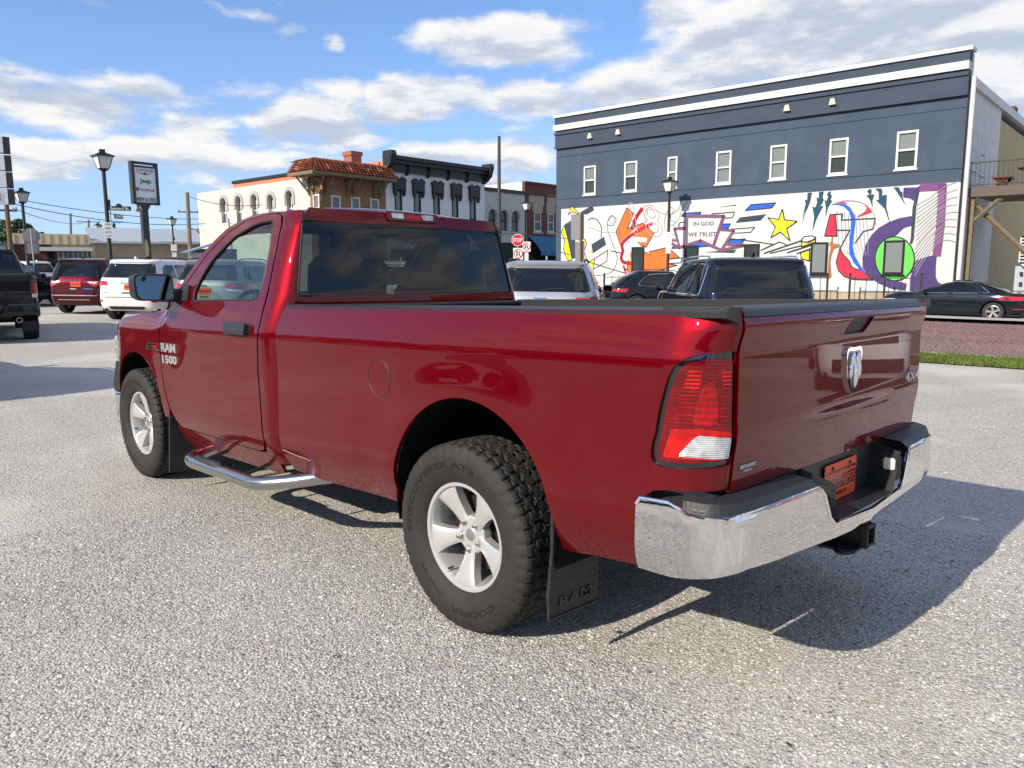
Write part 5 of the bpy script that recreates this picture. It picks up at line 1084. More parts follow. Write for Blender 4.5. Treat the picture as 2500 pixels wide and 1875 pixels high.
    pt('fuel_door_gap', [tube([tuple(float(q) for q in bed_map(np.array(a), np.array(b))) for a, b in [(t_of(fx)+fr*1.018*math.cos(a), fz+fr*1.018*math.sin(a)) for a in np.linspace(0, 2*math.pi, 49)[:-1]]], .0022, 5, closed=True)], M['black'])
    pt('fuel_door_notch', seam([(t_of(fx)-fr*.96, fz-.02), (t_of(fx)-fr*1.02, fz), (t_of(fx)-fr*.96, fz+.02)], .014, bed_map, (0, 1, 0), .001), M['black'])
    # ---------------- tailgate
    gate = [(-.852, .790), (.852, .790), (.852, 1.30), (.850, 1.345), (.846, 1.372), (-.846, 1.372), (-.850, 1.345), (-.852, 1.30)]
    hnd = rounded([(.105, 1.262), (.075, 1.308), (.035, 1.325), (-.165, 1.325), (-.105, 1.268), (-.085, 1.262)], [.01, .03, .02, .012, .01, .01], 4)
    g = pt('tailgate', panel([gate, hnd], gate_map, .03, rim=.018, out=(-1, 0, 0), step=.02), paint)
    pt('gate_inner', box((-1.135, 0, 1.08), (.03, 1.66, .56)), M['bedliner'], g)
    h = pt('gate_handle', panel(hnd, lambda y, z: (gate_x(y, z)+.012, y, z), .02, rim=.004, out=(-1, 0, 0)), M['plastic'], g)
    pt('handle_cup', panel(rounded([(.062, 1.27), (.045, 1.305), (-.085, 1.305), (-.06, 1.27)], .006, 3), lambda y, z: (gate_x(y, z)+.010, y, z), .02, rim=.02, out=(-1, 0, 0)), M['black'], g)
    capp = lambda u, v: (np.interp(v, [0, .03, .05, .10, .12], [-1.188, -1.180, -1.160, -1.10, -1.098])-.014*(1-(u/.86)**2), u, np.interp(v, [0, .03, .05, .10, .12], [1.352, 1.372, 1.385, 1.384, 1.35])+0*u)
    pt('gate_cap', panel([(-.845, 0), (.845, 0), (.845, .12), (-.845, .12)], capp, .04, rim=.003, out=(0, 0, 1), step=.02), M['railcap'], g)
    if detail:
        # shield badge with the horned head
        bo = (gate_x(0, 1.12)-.001)
        sh = spline([(-.070, 1.203), (0, 1.209), (.070, 1.203), (.069, 1.13), (.058, 1.085), (.032, 1.05), (0, 1.030), (-.032, 1.05), (-.058, 1.085), (-.069, 1.13)], 5, True)
        f3 = lambda y, z: (float(gate_x(0, z))+.002, y, z)
        bd = pt('badge', [prism(sh, f3, (-.013, 0, 0))], M['chrome'], g)
        inner = [(y*.80, 1.125+(z-1.125)*.84) for y, z in sh]
        pt('badge_field', [prism(inner, f3, (-.0150, 0, 0))], M['gloss_black'], bd)
        f4 = lambda y, z: (float(gate_x(0, z))-.0205, y, z)
        head = []
        for s in (-1, 1):
            head.append(lathe_blob((float(gate_x(0, 1.165))-.015, s*.026, 1.162), (.010, .022, .028)))
            head.append(lathe_blob((float(gate_x(0, 1.12))-.014, s*.041, 1.122), (.009, .011, .032)))
        head.append(lathe_blob((float(gate_x(0, 1.11))-.016, 0, 1.102), (.011, .017, .050)))
        pt('ram_head', head, M['chrome'], bd)
        pt('lettering_4x4', onsurf(fit_text('4X4', .185, .042, depth=.006, bold=.012), gate_map, (-1, 0, 0), .004, (-.735, 1.035), -1), M['letters'], g)
        st = pt('dealer_sticker', onsurf(piece([(-.055, -.010, 0), (.055, -.010, 0), (.055, .010, 0), (-.055, .010, 0)], [(0, 1, 2, 3)]), gate_map, (-1, 0, 0), .0012, (.765, .868), -1), M['sticker'], g)
        pt('sticker_lettering', [onsurf(fit_text('HERPOLSHEIMERS', .10, .013, depth=.0006), gate_map, (-1, 0, 0), .0018, (.765, .868), -1), onsurf(fit_text('SEWARD, NE', .05, .007, depth=.0006), gate_map, (-1, 0, 0), .0018, (.765, .852), -1)], M['whitepaint'], g)
    # ---------------- rear bumper (chart: s along the face from left end to right end)
    SB = np.array([0, .10, .22, .30, .38, .46, .60, 1.17]); XB = np.array([-.905, -1.005, -1.125, -1.195, -1.238, -1.258, -1.278, -1.318]); YB = np.array([1.000, 1.004, 1.000, .975, .92, .86, .72, 0.0])
    sv = np.linspace(0, 1.17, 200)
    def sm(a):
        v = np.interp(sv, SB, a); w = np.hanning(15); w /= w.sum(); return np.convolve(np.pad(v, 7, mode='reflect', reflect_type='odd'), w, 'valid')
    XBs, YBs = sm(XB), sm(YB)
    def bump_map(s, z):
        s = np.asarray(s, float); a = np.minimum(s, 2.34-s); sg = np.where(s <= 1.17, 1, -1)
        x = np.interp(a, sv, XBs); y = np.interp(a, sv, YBs)*sg; zz = (np.asarray(z)-.66)
        k = .35*np.maximum(zz-.075, 0)**1.0+2.2*np.maximum(-zz-.06, 0)**2+.25*zz**2   # lean in at top and bottom
        nx = np.interp(a, [0, .25, .45, 1.17], [0, .5, 1, 1]); ny = 1-nx*.8
        return (x+k*nx, y-sg*k*ny*np.interp(a, [0, .5], [1, 0]), z)
    half = [(0.0, .515), (0.0, .735), (.012, .757), (.13, .763), (.20, .737), (.34, .733), (.46, .745), (.80, .752), (.815, .748), (.835, .72), (.872, .63), (.905, .597)]
    low = [(.0, .508), (.15, .515), (.32, .545), (.45, .562), (.70, .552), (.95, .532), (1.17, .527)]
    face = half + [(1.17, .590)] + [(2.34-s, z) for s, z in half[::-1]] + [(2.34-s, z) for s, z in low[:-1]] + low[::-1]
    bmp = pt('rear_bumper', panel(face, bump_map, .03, rim=.012, out=(-.7, 0, 0), step=.015), M['chrome_dirty'])
    bead = [tuple(float(q) for q in bump_map(np.array(s_), np.array(z_))) for s_, z_ in half]
    for sg in (1, -1): pt('bumper_bead', tube([(x-.001, y*sg, z) for x, y, z in bead[1:]], .0065, 8), M['bead'], bmp)
    pads = []
    edge_t = [(float(s), float(np.interp(s, [.13, .20, .34, .46, .80], [.763, .737, .733, .745, .752]))) for s in np.linspace(.185, .812, 22)]
    for sg in (1, -1):
        # step pads on top, sloping up to the gate
        outer = np.column_stack(bump_map(np.array([s for s, z in edge_t]), np.array([z for s, z in edge_t])+.004)); outer[:, 0] += .004
        inn = outer.copy(); inn[:, 0] = np.maximum(outer[:, 0]+.03, -1.160); inn[:, 2] = .788; inn[:, 1] = np.minimum(inn[:, 1], .945)
        n = len(outer); mid = (outer*.80+inn*.20); mid[:, 2] = .777
        V = np.vstack([outer, mid, inn])*[1, sg, 1]; F = [(r*n+i, r*n+i+1, (r+1)*n+i+1, (r+1)*n+i) for r in range(2) for i in range(n-1)]
        pads.append(pt('step_pad', (V, F if sg < 0 else [f[::-1] for f in F], None, 0), M['tread_plastic'], bmp))
    # recess with number plate
    rec = []
    V = np.array([(-1.288, .350, .752), (-1.170, .345, .783), (-1.170, .335, .60), (-1.292, .275, .594)]); 
    rec.append((np.vstack([V, V*[1, -1, 1]]), [(0, 1, 2, 3), (7, 6, 5, 4), (1, 5, 6, 2), (3, 2, 6, 7)], None, 0))
    pt('bumper_recess', rec, M['plastic'], bmp)
    pt('bumper_underside', [box((-1.08, 0, .575), (.22, 1.60, .03)), box((-1.150, 0, .70), (.02, 1.6, .16))], M['black'], bmp)
    if detail:
        px, pz0, pz1 = -1.176, .603, .757
        pl = pt('number_plate', [prism(rounded([(-.155, pz0), (.155, pz0), (.155, pz1), (-.155, pz1)], .012, 3), lambda y, z: (px-.004, y, z), (-.002, 0, 0))], M['orange'], bmp)
        pt('plate_band', [prism([(-.155, pz0+.047), (.155, pz0+.047), (.155, pz0+.100), (-.155, pz0+.100)], lambda y, z: (px-.0062, y, z), (-.0006, 0, 0))], M['gloss_black'], pl)
        T = lambda s, w, h, z: place(fit_text(s, w, h, depth=.0006, bold=.006), (px-.0072, 0, z), (0, -1, 0), (0, 0, 1))
        pt('plate_lettering', T('CHRYSLER-JEEP-DODGE-RAM', .285, .017, pz0+.117), M['gloss_black'], pl); pt('plate_lettering', T('SEWARD, NE', .12, .017, pz0+.026), M['gloss_black'], pl)
        pt('plate_lettering', [T('HERPOLSHEIMERS', .30, .044, pz0+.0735)], M['orange'], pl)
        for y in (-.085, .085): pt('plate_screw', [lathe([(0, -.0005), (.007, 0), (.008, .004)], 12, 'x', (px-.010, y, pz1-.018))], M['black'], pl)
        for sg in (-1, 1):
            lo = pt('plate_lamp', box((-1.255, sg*.335, .70), (.085, .03, .085), bev=.012), M['black'], bmp)
            pt('lamp_lens', box((-1.255, sg*.318, .70), (.05, .02, .055), bev=.008), M['plate_lens'], lo)
        hx = -1.20
        hc = pt('hitch_receiver', [box((hx+.06, 0, .505), (.30, .066, .012)), box((hx+.06, 0, .443), (.30, .066, .012)), box((hx+.06, .030, .474), (.30, .008, .064)), box((hx+.06, -.030, .474), (.30, .008, .064)),
                                   box((hx-.10, .036, .474), (.025, .012, .085)), box((hx-.10, -.036, .474), (.025, .012, .085)), box((hx-.10, 0, .512), (.025, .08, .012)), box((hx-.10, 0, .437), (.025, .08, .012)), box((hx+.20, 0, .45), (.08, 1.1, .08), bev=.01), box((hx-.01, .03, .432), (.17, .19, .010))], M['iron'])
        pt('chain_loop', [tube([(-1.255+.028*math.cos(a), .115+.038*math.sin(a), .432) for a in np.linspace(0, 2*math.pi, 17)[:-1]], .008, 6, closed=True)], M['iron'], hc)
    # ---------------- mud flaps
    for sg in (1, -1):
        f3 = lambda y, z, sg=sg: (-.505-.05*(z-.2), sg*y, z)
        pt('mud_flap', [prism(rounded([(.68, .195), (.975, .205), (.985, .30), (.972, .48), (.965, .60), (.93, .62), (.88, .50), (.70, .44)], [.03, .015, .02, .02, .02, .02, .02, .02], 3), f3, (.012, 0, 0)), tube([f3(y, z) for y, z in [(.985, .62), (.978, .48), (.99, .30), (.98, .2), (.68, .19)]], .007, 6)], M['flap'])
        pt('flap_lettering', place(fit_text('RAM', .19, .04, depth=.004, bold=.01), (-.505-.05*.07-.004, sg*.83, .255), (0, -1, 0), (0, 0, 1)), M['flaptext'])
        f3f = lambda y, z, sg=sg: (3.02-.10*(z-.17), sg*y, z)
        pt('mud_flap', [prism([(.72, .19), (1.0, .21), (.992, .45), (.985, .70), (.93, .66), (.86, .48), (.74, .46)], f3f, (.014, 0, 0))], M['flap'])
    # ---------------- cab
    win = rounded([(2.600, 1.399), (2.612, 1.455), (2.555, 1.560), (2.452, 1.668), (2.250, 1.786), (2.02, 1.852), (1.822, 1.858), (1.758, 1.74), (1.728, 1.52), (1.742, 1.43), (1.782, 1.404)], [.02, .01, .05, .05, .06, .06, .03, .05, .05, .05, .04], 3)
    door = [(3.045, 1.262), (3.052, 1.05), (3.050, .94), (3.015, .80), (2.945, .672), (2.868, .566), (2.835, .549), (2.35, .540), (1.78, .534), (1.712, .548), (1.672, .605), (1.676, .75), (1.692, 1.0), (1.676, 1.15), (1.658, 1.30), (1.658, 1.50), (1.672, 1.68), (1.700, 1.82), (1.745, 1.876), (1.82, 1.898), (1.94, 1.900), (2.148, 1.886), (2.353, 1.815), (2.56, 1.69), (2.74, 1.53), (2.88, 1.405), (2.96, 1.33)]
    cor = [(t, z) for t, z in [(0.0, .50), (0.0, 1.86), (.06, 1.90), (.24, 1.905), (.30, 1.900)]] + [(CCL+x-XC(z)-CCA-.007, z) for x, z in [(1.72, 1.868), (1.692, 1.82), (1.665, 1.68), (1.651, 1.50), (1.651, 1.30), (1.669, 1.15), (1.685, 1.0), (1.669, .75), (1.663, .602), (1.69, .535), (1.75, .520), (1.76, .485), (1.60, .475)]]
    cor = [(float(a), b) for a, b in cor]
    for mir in (False, True):
        s = -1 if mir else 1
        d = pt('door', panel([door, win], side_map, .028, rim=.02, out=(0, 1, 0), mirror=mir, step=.02), paint)
        pt('window_seal', [tube([(x, s*(float(side_y(x, z))-.003), z) for x, z in win], .007, 6, closed=True)], M['black'], d)
        pt('window_glass', panel(win, side_map, .05, lift=-.012, rim=0, out=(0, 1, 0), mirror=mir, step=.03), M['glass'], d)
        hd = pt('door_handle', onsurf_box([(1.765, 1.205), (2.025, 1.208), (2.028, 1.268), (1.77, 1.266)], side_map, s, .032), M['plastic'], d)
        pt('handle_recess', panel(rounded([(1.755, 1.20), (2.035, 1.20), (2.035, 1.275), (1.755, 1.275)], .03, 4), side_map, .03, lift=.001, rim=0, out=(0, 1, 0), mirror=mir), M['black'], d)
        pt('cab_corner', panel(cor, cab_map, .03, rim=.015, out=(-.3, 1, 0), mirror=mir, step=.018), paint)
        # sill below the door and step between cab and fender
        pt('rocker_panel', panel([(1.66, .40), (2.82, .40), (2.90, .44), (2.93, .545), (2.855, .552), (2.84, .535), (1.78, .522), (1.70, .533), (1.60, .50), (1.60, .42)], side_map, .04, lift=-.006, rim=.02, out=(0, 1, 0), mirror=mir), paint)
        # fender
        A = ARCH_F
        fen = [(3.056, 1.262), (3.062, 1.05), (3.060, .94), (3.025, .795), (2.957, .668)] + [(2.975, .60)] + arch_pts(A, math.pi-.14, .02, 36)[0:36] + [(4.035, .62), (4.12, .78), (4.22, .80), (4.34, 1.10), (4.25, 1.20), (4.0, 1.255), (3.6, 1.30), (3.10, 1.335), (2.97, 1.345)]
        fd = pt('front_fender', panel(fen, side_map, .025, rim=.02, out=(0, 1, 0), mirror=mir, step=.02), paint)
        arc = arch_pts((A[0], A[1], A[2]+.004, A[3]+.004), math.pi+.2, -.2, 26); V = []
        for x, z in arc: V += [(x, s*.955, z), (x, s*.45, z)]
        o = len(V); Fq = [(2*i, 2*i+1, 2*i+3, 2*i+2) for i in range(len(arc)-1)]; V += [(x, s*.45, z) for x, z in arc]; Fq.append(tuple(range(o, o+len(arc))))
        pt('wheel_liner', piece(V, Fq), M['liner'])
        # A pillar from the fender up to the roof
        pil = [(2.965, 1.335), (2.888, 1.412), (2.748, 1.537), (2.566, 1.698), (2.357, 1.823), (2.150, 1.894), (1.94, 1.908), (1.82, 1.906), (1.72, 1.885), (1.72, 1.905), (1.90, 1.918), (2.16, 1.918), (2.40, 1.845), (2.62, 1.715), (2.80, 1.555), (2.93, 1.425), (3.02, 1.345)]
        pt('roof_pillar', panel(pil, lambda x, z: (x, side_y(x, z)-np.maximum(z-1.88, 0)*.6, z), .03, rim=.03, out=(0, 1, 0), mirror=mir, step=.02), paint)
        # roof ditch moulding
        pth = [(x, s*.742, float(roof_map(x, .742)[2])+.001) for x in np.linspace(1.552, 2.30, 16)]
        pt('roof_moulding', [tube(pth, .009, 6), tube([(1.548, s*.742, 1.890), (1.530, s*.752, 1.86), (1.520, s*.760, 1.83)], .009, 6)], M['black'])
    # rear of the cab: header, lower panel, glass
    gl = rounded([(-.832, 1.424), (.832, 1.424), (.752, 1.842), (-.752, 1.842)], .03, 4)
    lightloop = [(-.185, 1.872), (.185, 1.872), (.205, 1.915), (-.205, 1.915)]
    pt('cab_back', panel([[(-.845, .55), (.845, .55), (.838, 1.42), (.752, 1.855), (.70, 1.915), (-.70, 1.915), (-.752, 1.855), (-.838, 1.42)], gl], back_map, .05, rim=.01, out=(-1, 0, 0), step=.03), paint)
    rg = pt('rear_window', panel(gl, back_map, .06, lift=-.004, rim=.003, out=(-1, 0, 0)), M['rearglass'])
    pt('window_seal', [tube([tuple(float(q) for q in back_map(np.array(y), np.array(z))) for y, z in gl], .006, 6, closed=True)], M['black'], rg)
    hb = pt('high_brake_light', panel(rounded([(-.19, 1.868), (.19, 1.868), (.205, 1.922), (-.205, 1.922)], .012, 3), back_map, .03, lift=.012, rim=.02, out=(-1, 0, 0)), M['redlens'])
    for y in (-.115, .115): pt('cargo_lamp', panel(rounded([(y-.042, 1.880), (y+.042, 1.880), (y+.046, 1.912), (y-.046, 1.912)], .008, 3), back_map, .02, lift=.0145, rim=.004, out=(-1, 0, 0)), M['clearlens'], hb)
    pt('brake_lens', panel(rounded([(-.062, 1.880), (.062, 1.880), (.062, 1.905), (-.062, 1.905)], .006, 3), back_map, .02, lift=.0145, rim=.004, out=(-1, 0, 0)), M['redbright'], hb)
    pt('roof', panel([(1.535, -.745), (1.548, -.76), (2.36, -.76), (2.42, -.70), (2.44, 0), (2.42, .70), (2.36, .76), (1.548, .76), (1.535, .745), (1.525, .3), (1.522, 0), (1.525, -.3)], roof_map, .05, rim=.01, out=(0, 0, 1), step=.03), paint)
    # windscreen, hood, nose
    wl = spline([(3.06, 1.34), (2.90, 1.45), (2.65, 1.69), (2.40, 1.862)], 6); ws = []
    for (x, z) in wl:
        for u in np.linspace(-1, 1, 13): ws.append((x+.10*(1-u*u), u*(float(SIDE(z))-.05), z))
    pt('windscreen', piece(ws, [(i*13+j, i*13+j+1, (i+1)*13+j+1, (i+1)*13+j) for i in range(len(wl)-1) for j in range(12)]), M['glass'])
    pt('hood', panel([(2.98, -.80), (4.15, -.76), (4.36, -.55), (4.42, 0), (4.36, .55), (4.15, .76), (2.98, .80)], hood_map, .06, rim=.02, out=(0, 0, 1), step=.03), paint)
    pt('cowl', box((3.05, 0, 1.31), (.25, 1.6, .05), bev=.02), M['black'])
    front = panel([(-.80, .62), (.80, .62), (.80, 1.20), (-.80, 1.20)], lambda y, z: (4.40-.22*(np.asarray(y)/.8)**4+0*z-.12*np.maximum(np.asarray(z)-1.1, 0), y, z), .06, rim=.04, out=(1, 0, 0))
    pt('grille', front, M['chrome'])
    fb = lambda y, z: (4.52-.42*np.abs(np.asarray(y)/1.0)**3.2+0*z, np.asarray(y)*.96, z)
    fbo = pt('front_bumper', panel(rounded([(-1.0, .43), (1.0, .43), (1.0, .70), (-1.0, .70)], .03), fb, .05, rim=.16, out=(1, 0, 0)), M['chrome_dirty'])
    for s in (1, -1): pt('bumper_valance', prism([(4.00, .92), (4.06, .93), (4.16, .74), (4.14, .69), (4.02, .70)], lambda x, z, s=s: (x, s*.895, z), (0, s*.055, 0)), M['plastic'], fbo)
    for s in (-1, 1): pt('head_light', box((4.24, s*.76, 1.02), (.22, .22, .26), bev=.05), M['clearlens'])
    # ---------------- chassis, cabin
    pt('chassis', [box((1.6, s*.42, .55), (5.2, .09, .16)) for s in (1, -1)]+[box((.0, 0, .42), (.12, 1.5, .12), bev=.03), box((3.57, 0, .42), (.14, 1.5, .12), bev=.03), box((1.55, -.25, .50), (1.6, .5, .20)), box((-.75, 0, .66), (.5, 1.5, .05)), box((2.3, 0, .52), (1.5, 1.72, .05))], M['under'])
    pt('cabin_floor', [box((2.25, 0, .80), (1.5, 1.78, .05)), box((3.0, 0, 1.12), (.30, 1.72, .44), bev=.08), box((1.50, 0, 1.1), (.03, 1.66, .6))], M['cabin'])
    for s in (-1, 1):
        st = pt('seat', [box((1.98, s*.40, 1.02), (.50, .56, .18), bev=.06), lean(box((0, s*.40, .28), (.14, .54, .60), bev=.055), (1.70, 0, 1.08), -.16)], M['seat'])
        pt('headrest', lean(box((0, s*.40, .66), (.10, .28, .17), bev=.04), (1.70, 0, 1.08), -.16), M['seat'], st)
    wc = np.array((2.72, .40, 1.30)); ax = np.array((-.85, 0, .52)); ax /= np.linalg.norm(ax); e1 = np.array((0, 1, 0)); e2 = np.cross(ax, e1)
    sw = pt('steering_wheel', [tube([wc+.185*(math.cos(a)*e1+math.sin(a)*e2) for a in np.linspace(0, 2*math.pi, 33)[:-1]], .016, 8, closed=True), tube([wc-.18*e1, wc+.18*e1], .02, 8), tube([wc, wc-.18*e2], .02, 8), cyl(wc-.35*ax, wc+.02*ax, .055, 12)], M['cabin'])
    # ---------------- mirrors
    for s in (1, -1):
        mr = pt('door_mirror', [mirror_shell(s), box((2.86, s*.97, 1.435), (.10, .20, .085), bev=.02), prism([(2.98, 1.40), (2.66, 1.40), (2.70, 1.50), (2.80, 1.49)], lambda x, z, s=s: (x, s*(float(side_y(x, z))+.004), z), (0, s*.01, 0))], M['plastic'])
        pt('mirror_glass', mirror_face(s), M['mirror'], mr)
        pt('blind_spot_mirror', lathe_blob((2.797, s*1.165, 1.545), (.004, .022, .022)), M['mirror'], mr)
    # ---------------- side step
    for s in (1, -1):
        path = spline([(2.47, s*.72, .46), (2.50, s*.90, .435), (2.485, s*1.04, .412), (2.40, s*1.095, .402), (2.2, s*1.10, .40), (1.72, s*1.10, .40), (1.58, s*1.098, .40), (1.46, s*1.05, .41), (1.33, s*.96, .43), (1.22, s*.86, .45), (1.10, s*.72, .46)], 6)
        sp = pt('side_step', [tube(path, .038, 16)], M['steel'])
        pd = [(2.36, s*1.085, .437), (2.30, s*1.095, .441), (2.0, s*1.10, .441), (1.95, s*1.10, .436)]
        pt('step_tread', [tube([(x, y, z-.012) for x, y, z in spline(pd, 5)], [.012]+[.026]*14+[.012], 10) if False else tube([(x, y, z-.014) for x, y, z in pd], [.010, .028, .028, .010], 12)], M['flap'], sp)
        for x in (2.3, 1.75): pt('step_bracket', [cyl((x, s*.70, .50), (x, s*1.08, .41), .012, 6)], M['iron'], sp)
    if detail:
        pt('diesel_badge', onsurf(piece([(-.095, -.020, 0), (.095, -.020, 0), (.095, .020, 0), (-.095, .020, 0)], [(0, 1, 2, 3)]), side_map, (0, 1, 0), .004, (3.175, 1.082), -1), M['gloss_black'])
        pt('badge_lettering', onsurf(fit_text('DIESEL', .085, .022, depth=.002, bold=.01), side_map, (0, 1, 0), .006, (3.135, 1.082), -1), M['redpaint'])
        pt('badge_lettering', onsurf(fit_text('ECO', .05, .018, depth=.002, bold=.01), side_map, (0, 1, 0), .006, (3.225, 1.082), -1), M['chrome'])
        pt('badge_frame', [tube([(x, float(side_y(x, z))+.005, z) for x, z in [(3.08, 1.06), (3.27, 1.06), (3.27, 1.104), (3.08, 1.104)]], .003, 5, closed=True)], M['chrome'])
        pt('model_lettering', onsurf(fit_text('RAM', .235, .060, depth=.008, bold=.035), side_map, (0, 1, 0), .006, (2.905, 1.086), -1), M['letters'])
        pt('model_lettering', onsurf(fit_text('1500', .235, .056, depth=.008, bold=.035), side_map, (0, 1, 0), .006, (2.895, 1.006), -1), M['letters'])
        # scraped crease low on the bed in front of the wheel
        pt('scrape', seam([(t_of(x), z) for x, z in [(1.452, .585), (1.38, .578), (1.30, .57), (1.22, .568), (1.17, .56)]], .0035, bed_map, (0, 1, 0), .0012), M['scrape'])
        pt('antenna', [cyl((3.35, -.80, 1.30), (3.25, -.80, 1.75), .003, 6)], M['black'])
    # ---------------- wheels
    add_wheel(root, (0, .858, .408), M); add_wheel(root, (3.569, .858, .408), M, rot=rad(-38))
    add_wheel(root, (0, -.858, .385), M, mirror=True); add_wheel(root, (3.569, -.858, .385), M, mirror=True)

def lean(p, o, a):
    c, s = math.cos(a), math.sin(a); V = p[0]; return (np.column_stack([V[:, 0]*c+V[:, 2]*s, V[:, 1], -V[:, 0]*s+V[:, 2]*c])+np.array(o), p[1], None, p[3])
def onsurf_box(loop, fmap, s, h):
    a = panel(rounded(loop, .022, 4), lambda x, z: fmap(x, z), .03, lift=h, rim=h*.9, out=(0, 1, 0), mirror=s < 0, step=.015); return a
def mirror_loop(k=1.0):
    c = (1.095, 1.485); return [(c[0]+(y-c[0])*k, c[1]+(z-c[1])*k) for y, z in rounded([(.975, 1.400), (1.212, 1.404), (1.218, 1.572), (.982, 1.570)], [.03, .05, .045, .035], 5)]
def mirror_shell(s):
    rings = [(2.80, 1.0), (2.815, 1.03), (2.86, 1.02), (2.92, .93), (2.965, .72), (2.985, .35)]; V = []; n = len(mirror_loop())
    for x, k in rings: V += [(x+.10*(y-1.15), s*y, z) for y, z in mirror_loop(k)]
    F = [(r*n+i, r*n+(i+1) % n, (r+1)*n+(i+1) % n, (r+1)*n+i) for r in range(len(rings)-1) for i in range(n)]+[tuple((len(rings)-1)*n+i for i in range(n)), tuple(range(n))]
    return (np.array(V), F, None, 0)
def mirror_face(s):
    L = mirror_loop(.91); n = len(L)
    return (np.array([(2.792+.10*(y-1.15)+.10*(z-1.48), s*y, z) for y, z in L]), [tuple(range(n)) if s < 0 else tuple(range(n))[::-1]], None, 0)

def lens_build(scale_z, amt):
    def f(nt, b, m):
        c = objco(nt); sp = nt.n('ShaderNodeSeparateXYZ', inp={0: c})
        w = nt.m('SINE', nt.m('MULTIPLY', sp.outputs[2], scale_z)); bump(nt, b, w, amt, .002)
        col = tuple(b.inputs['Base Color'].default_value)[:3]
        n = nt.noise(c, 22, 3, .6); v = nt.n('ShaderNodeTexVoronoi'); v.inputs['Scale'].default_value = 16; nt.set(v.inputs['Vector'], c)
        f_ = nt.n('ShaderNodeMapRange', inp={0: nt.m('ADD', n, nt.m('MULTIPLY', w, .10)), 1: .35, 2: .68}).outputs[0]
        nt.set(b.inputs['Base Color'], nt.mix(f_, tuple(x*.45 for x in col), col))
    return f
def pickup_materials():
    M = {}
    M['paint'] = carpaint('cherry_red_paint', (.138, .0006, .0038), .50, .34, dust=.04)
    M['glass'] = glass('side_glass', (.62, .72, .66)); M['rearglass'] = glass('privacy_glass', (.11, .12, .12), ior=1.5)
    M['tyre'] = mat('tyre_rubber', (.0155, .0142, .0128), .75, build=weathered(.35, 9, .25, 90)); M['letter'] = mat('tyre_lettering', (.0045, .0045, .0045), .5)
    M['alloy'] = mat('silver_alloy', (.62, .62, .60), .30, .55, coat=.4, coat_rough=.1); M['cap'] = mat('grey_cap', (.30, .30, .31), .35, .6)
    M['lug'] = mat('steel_nut', (.45, .44, .42), .25, 1.0); M['iron'] = mat('dark_iron', (.022, .020, .019), .55, .3, build=weathered(.3, 20, .2, 120)); M['black'] = mat('black_rubber', (.012, .012, .013), .55)
    M['under'] = mat('underbody', (.010, .010, .010), .8); M['liner'] = mat('felt_liner', (.0075, .008, .008), .95, spec=.1, build=weathered(.3, 14, .5, 250))
    M['plastic'] = mat('grained_plastic', (.020, .021, .023), .45, build=weathered(.1, 12, .08, 400)); M['railcap'] = mat('rail_cap_plastic', (.022, .024, .027), .42, build=weathered(.18, 5, .06, 300))
    M['bedliner'] = mat('bed_liner', (.016, .016, .017), .7); M['lampblack'] = mat('lamp_surround', (.006, .004, .006), .08, coat=1)
    M['redlens'] = mat('red_lens', (.19, .0012, .005), .10, spec=.2, coat=.6, build=lens_build(560, .03)); M['redmid'] = mat('mid_red_lens', (.36, .002, .005), .15, spec=.2, coat=.6, build=lens_build(300, .08))
    M['redbright'] = mat('bright_red_lens', (.78, .007, .007), .15, spec=.2, coat=.6, build=lens_build(60, .02)); M['clearlens'] = mat('clear_lens', (.78, .78, .78), .12, .45, coat=1, build=lens_build(900, .45))
    M['chrome'] = mat('chrome', (.80, .80, .82), .04, 1.0); M['gloss_black'] = mat('gloss_black', (.008, .008, .009), .15, coat=.6)
    def dirty(nt, b, m):
        c = objco(nt); n = nt.noise(c, 9, 8, .7, dist=1.5); n2 = nt.noise(c, 60, 4, .7)
        nt.set(b.inputs['Roughness'], nt.n('ShaderNodeMapRange', inp={0: n, 1: .35, 2: .75, 3: .015, 4: .06}).outputs[0])
        nt.set(b.inputs['Base Color'], nt.mix(nt.n('ShaderNodeMapRange', inp={0: nt.m('MULTIPLY', n, n2), 1: .2, 2: .42}).outputs[0], (.78, .78, .79), (.68, .67, .65)))
        bump(nt, b, nt.noise(c, 5, 2, .5), .06, .004)
    M['chrome_dirty'] = mat('dusty_chrome', (.7, .7, .71), .1, 1.0, build=dirty)
    def tread(nt, b, m):
        c = objco(nt); v = nt.n('ShaderNodeTexVoronoi', distance='CHEBYCHEV'); v.inputs['Scale'].default_value = 34; v.inputs['Randomness'].default_value = 0.0
        mp = nt.n('ShaderNodeMapping'); mp.inputs['Rotation'].default_value = (0, 0, rad(45)); nt.set(mp.inputs[0], c); nt.set(v.inputs['Vector'], mp.outputs[0])
        bump(nt, b, nt.n('ShaderNodeMapRange', inp={0: v.outputs['Distance'], 1: .30, 2: .48}).outputs[0], .3, .002)
    M['tread_plastic'] = mat('step_plastic', (.018, .019, .021), .5, build=tread)
    M['orange'] = mat('orange_plate', (.75, .085, .022), .4); M['whitepaint'] = mat('white_print', (.8, .8, .8), .5); M['sticker'] = mat('black_sticker', (.008, .008, .010), .35)
    M['plate_lens'] = mat('plate_lamp_lens', (.72, .70, .62), .2, coat=.5); M['flap'] = mat('mud_flap_rubber', (.020, .020, .021), .55, build=weathered(.5, 40, .6, 70))
    M['flaptext'] = mat('scuffed_rubber', (.055, .054, .052), .7)
    M['bead'] = M['chrome']; M['letters'] = mat('satin_letters', (.72, .72, .73), .28, .7, coat=.5)
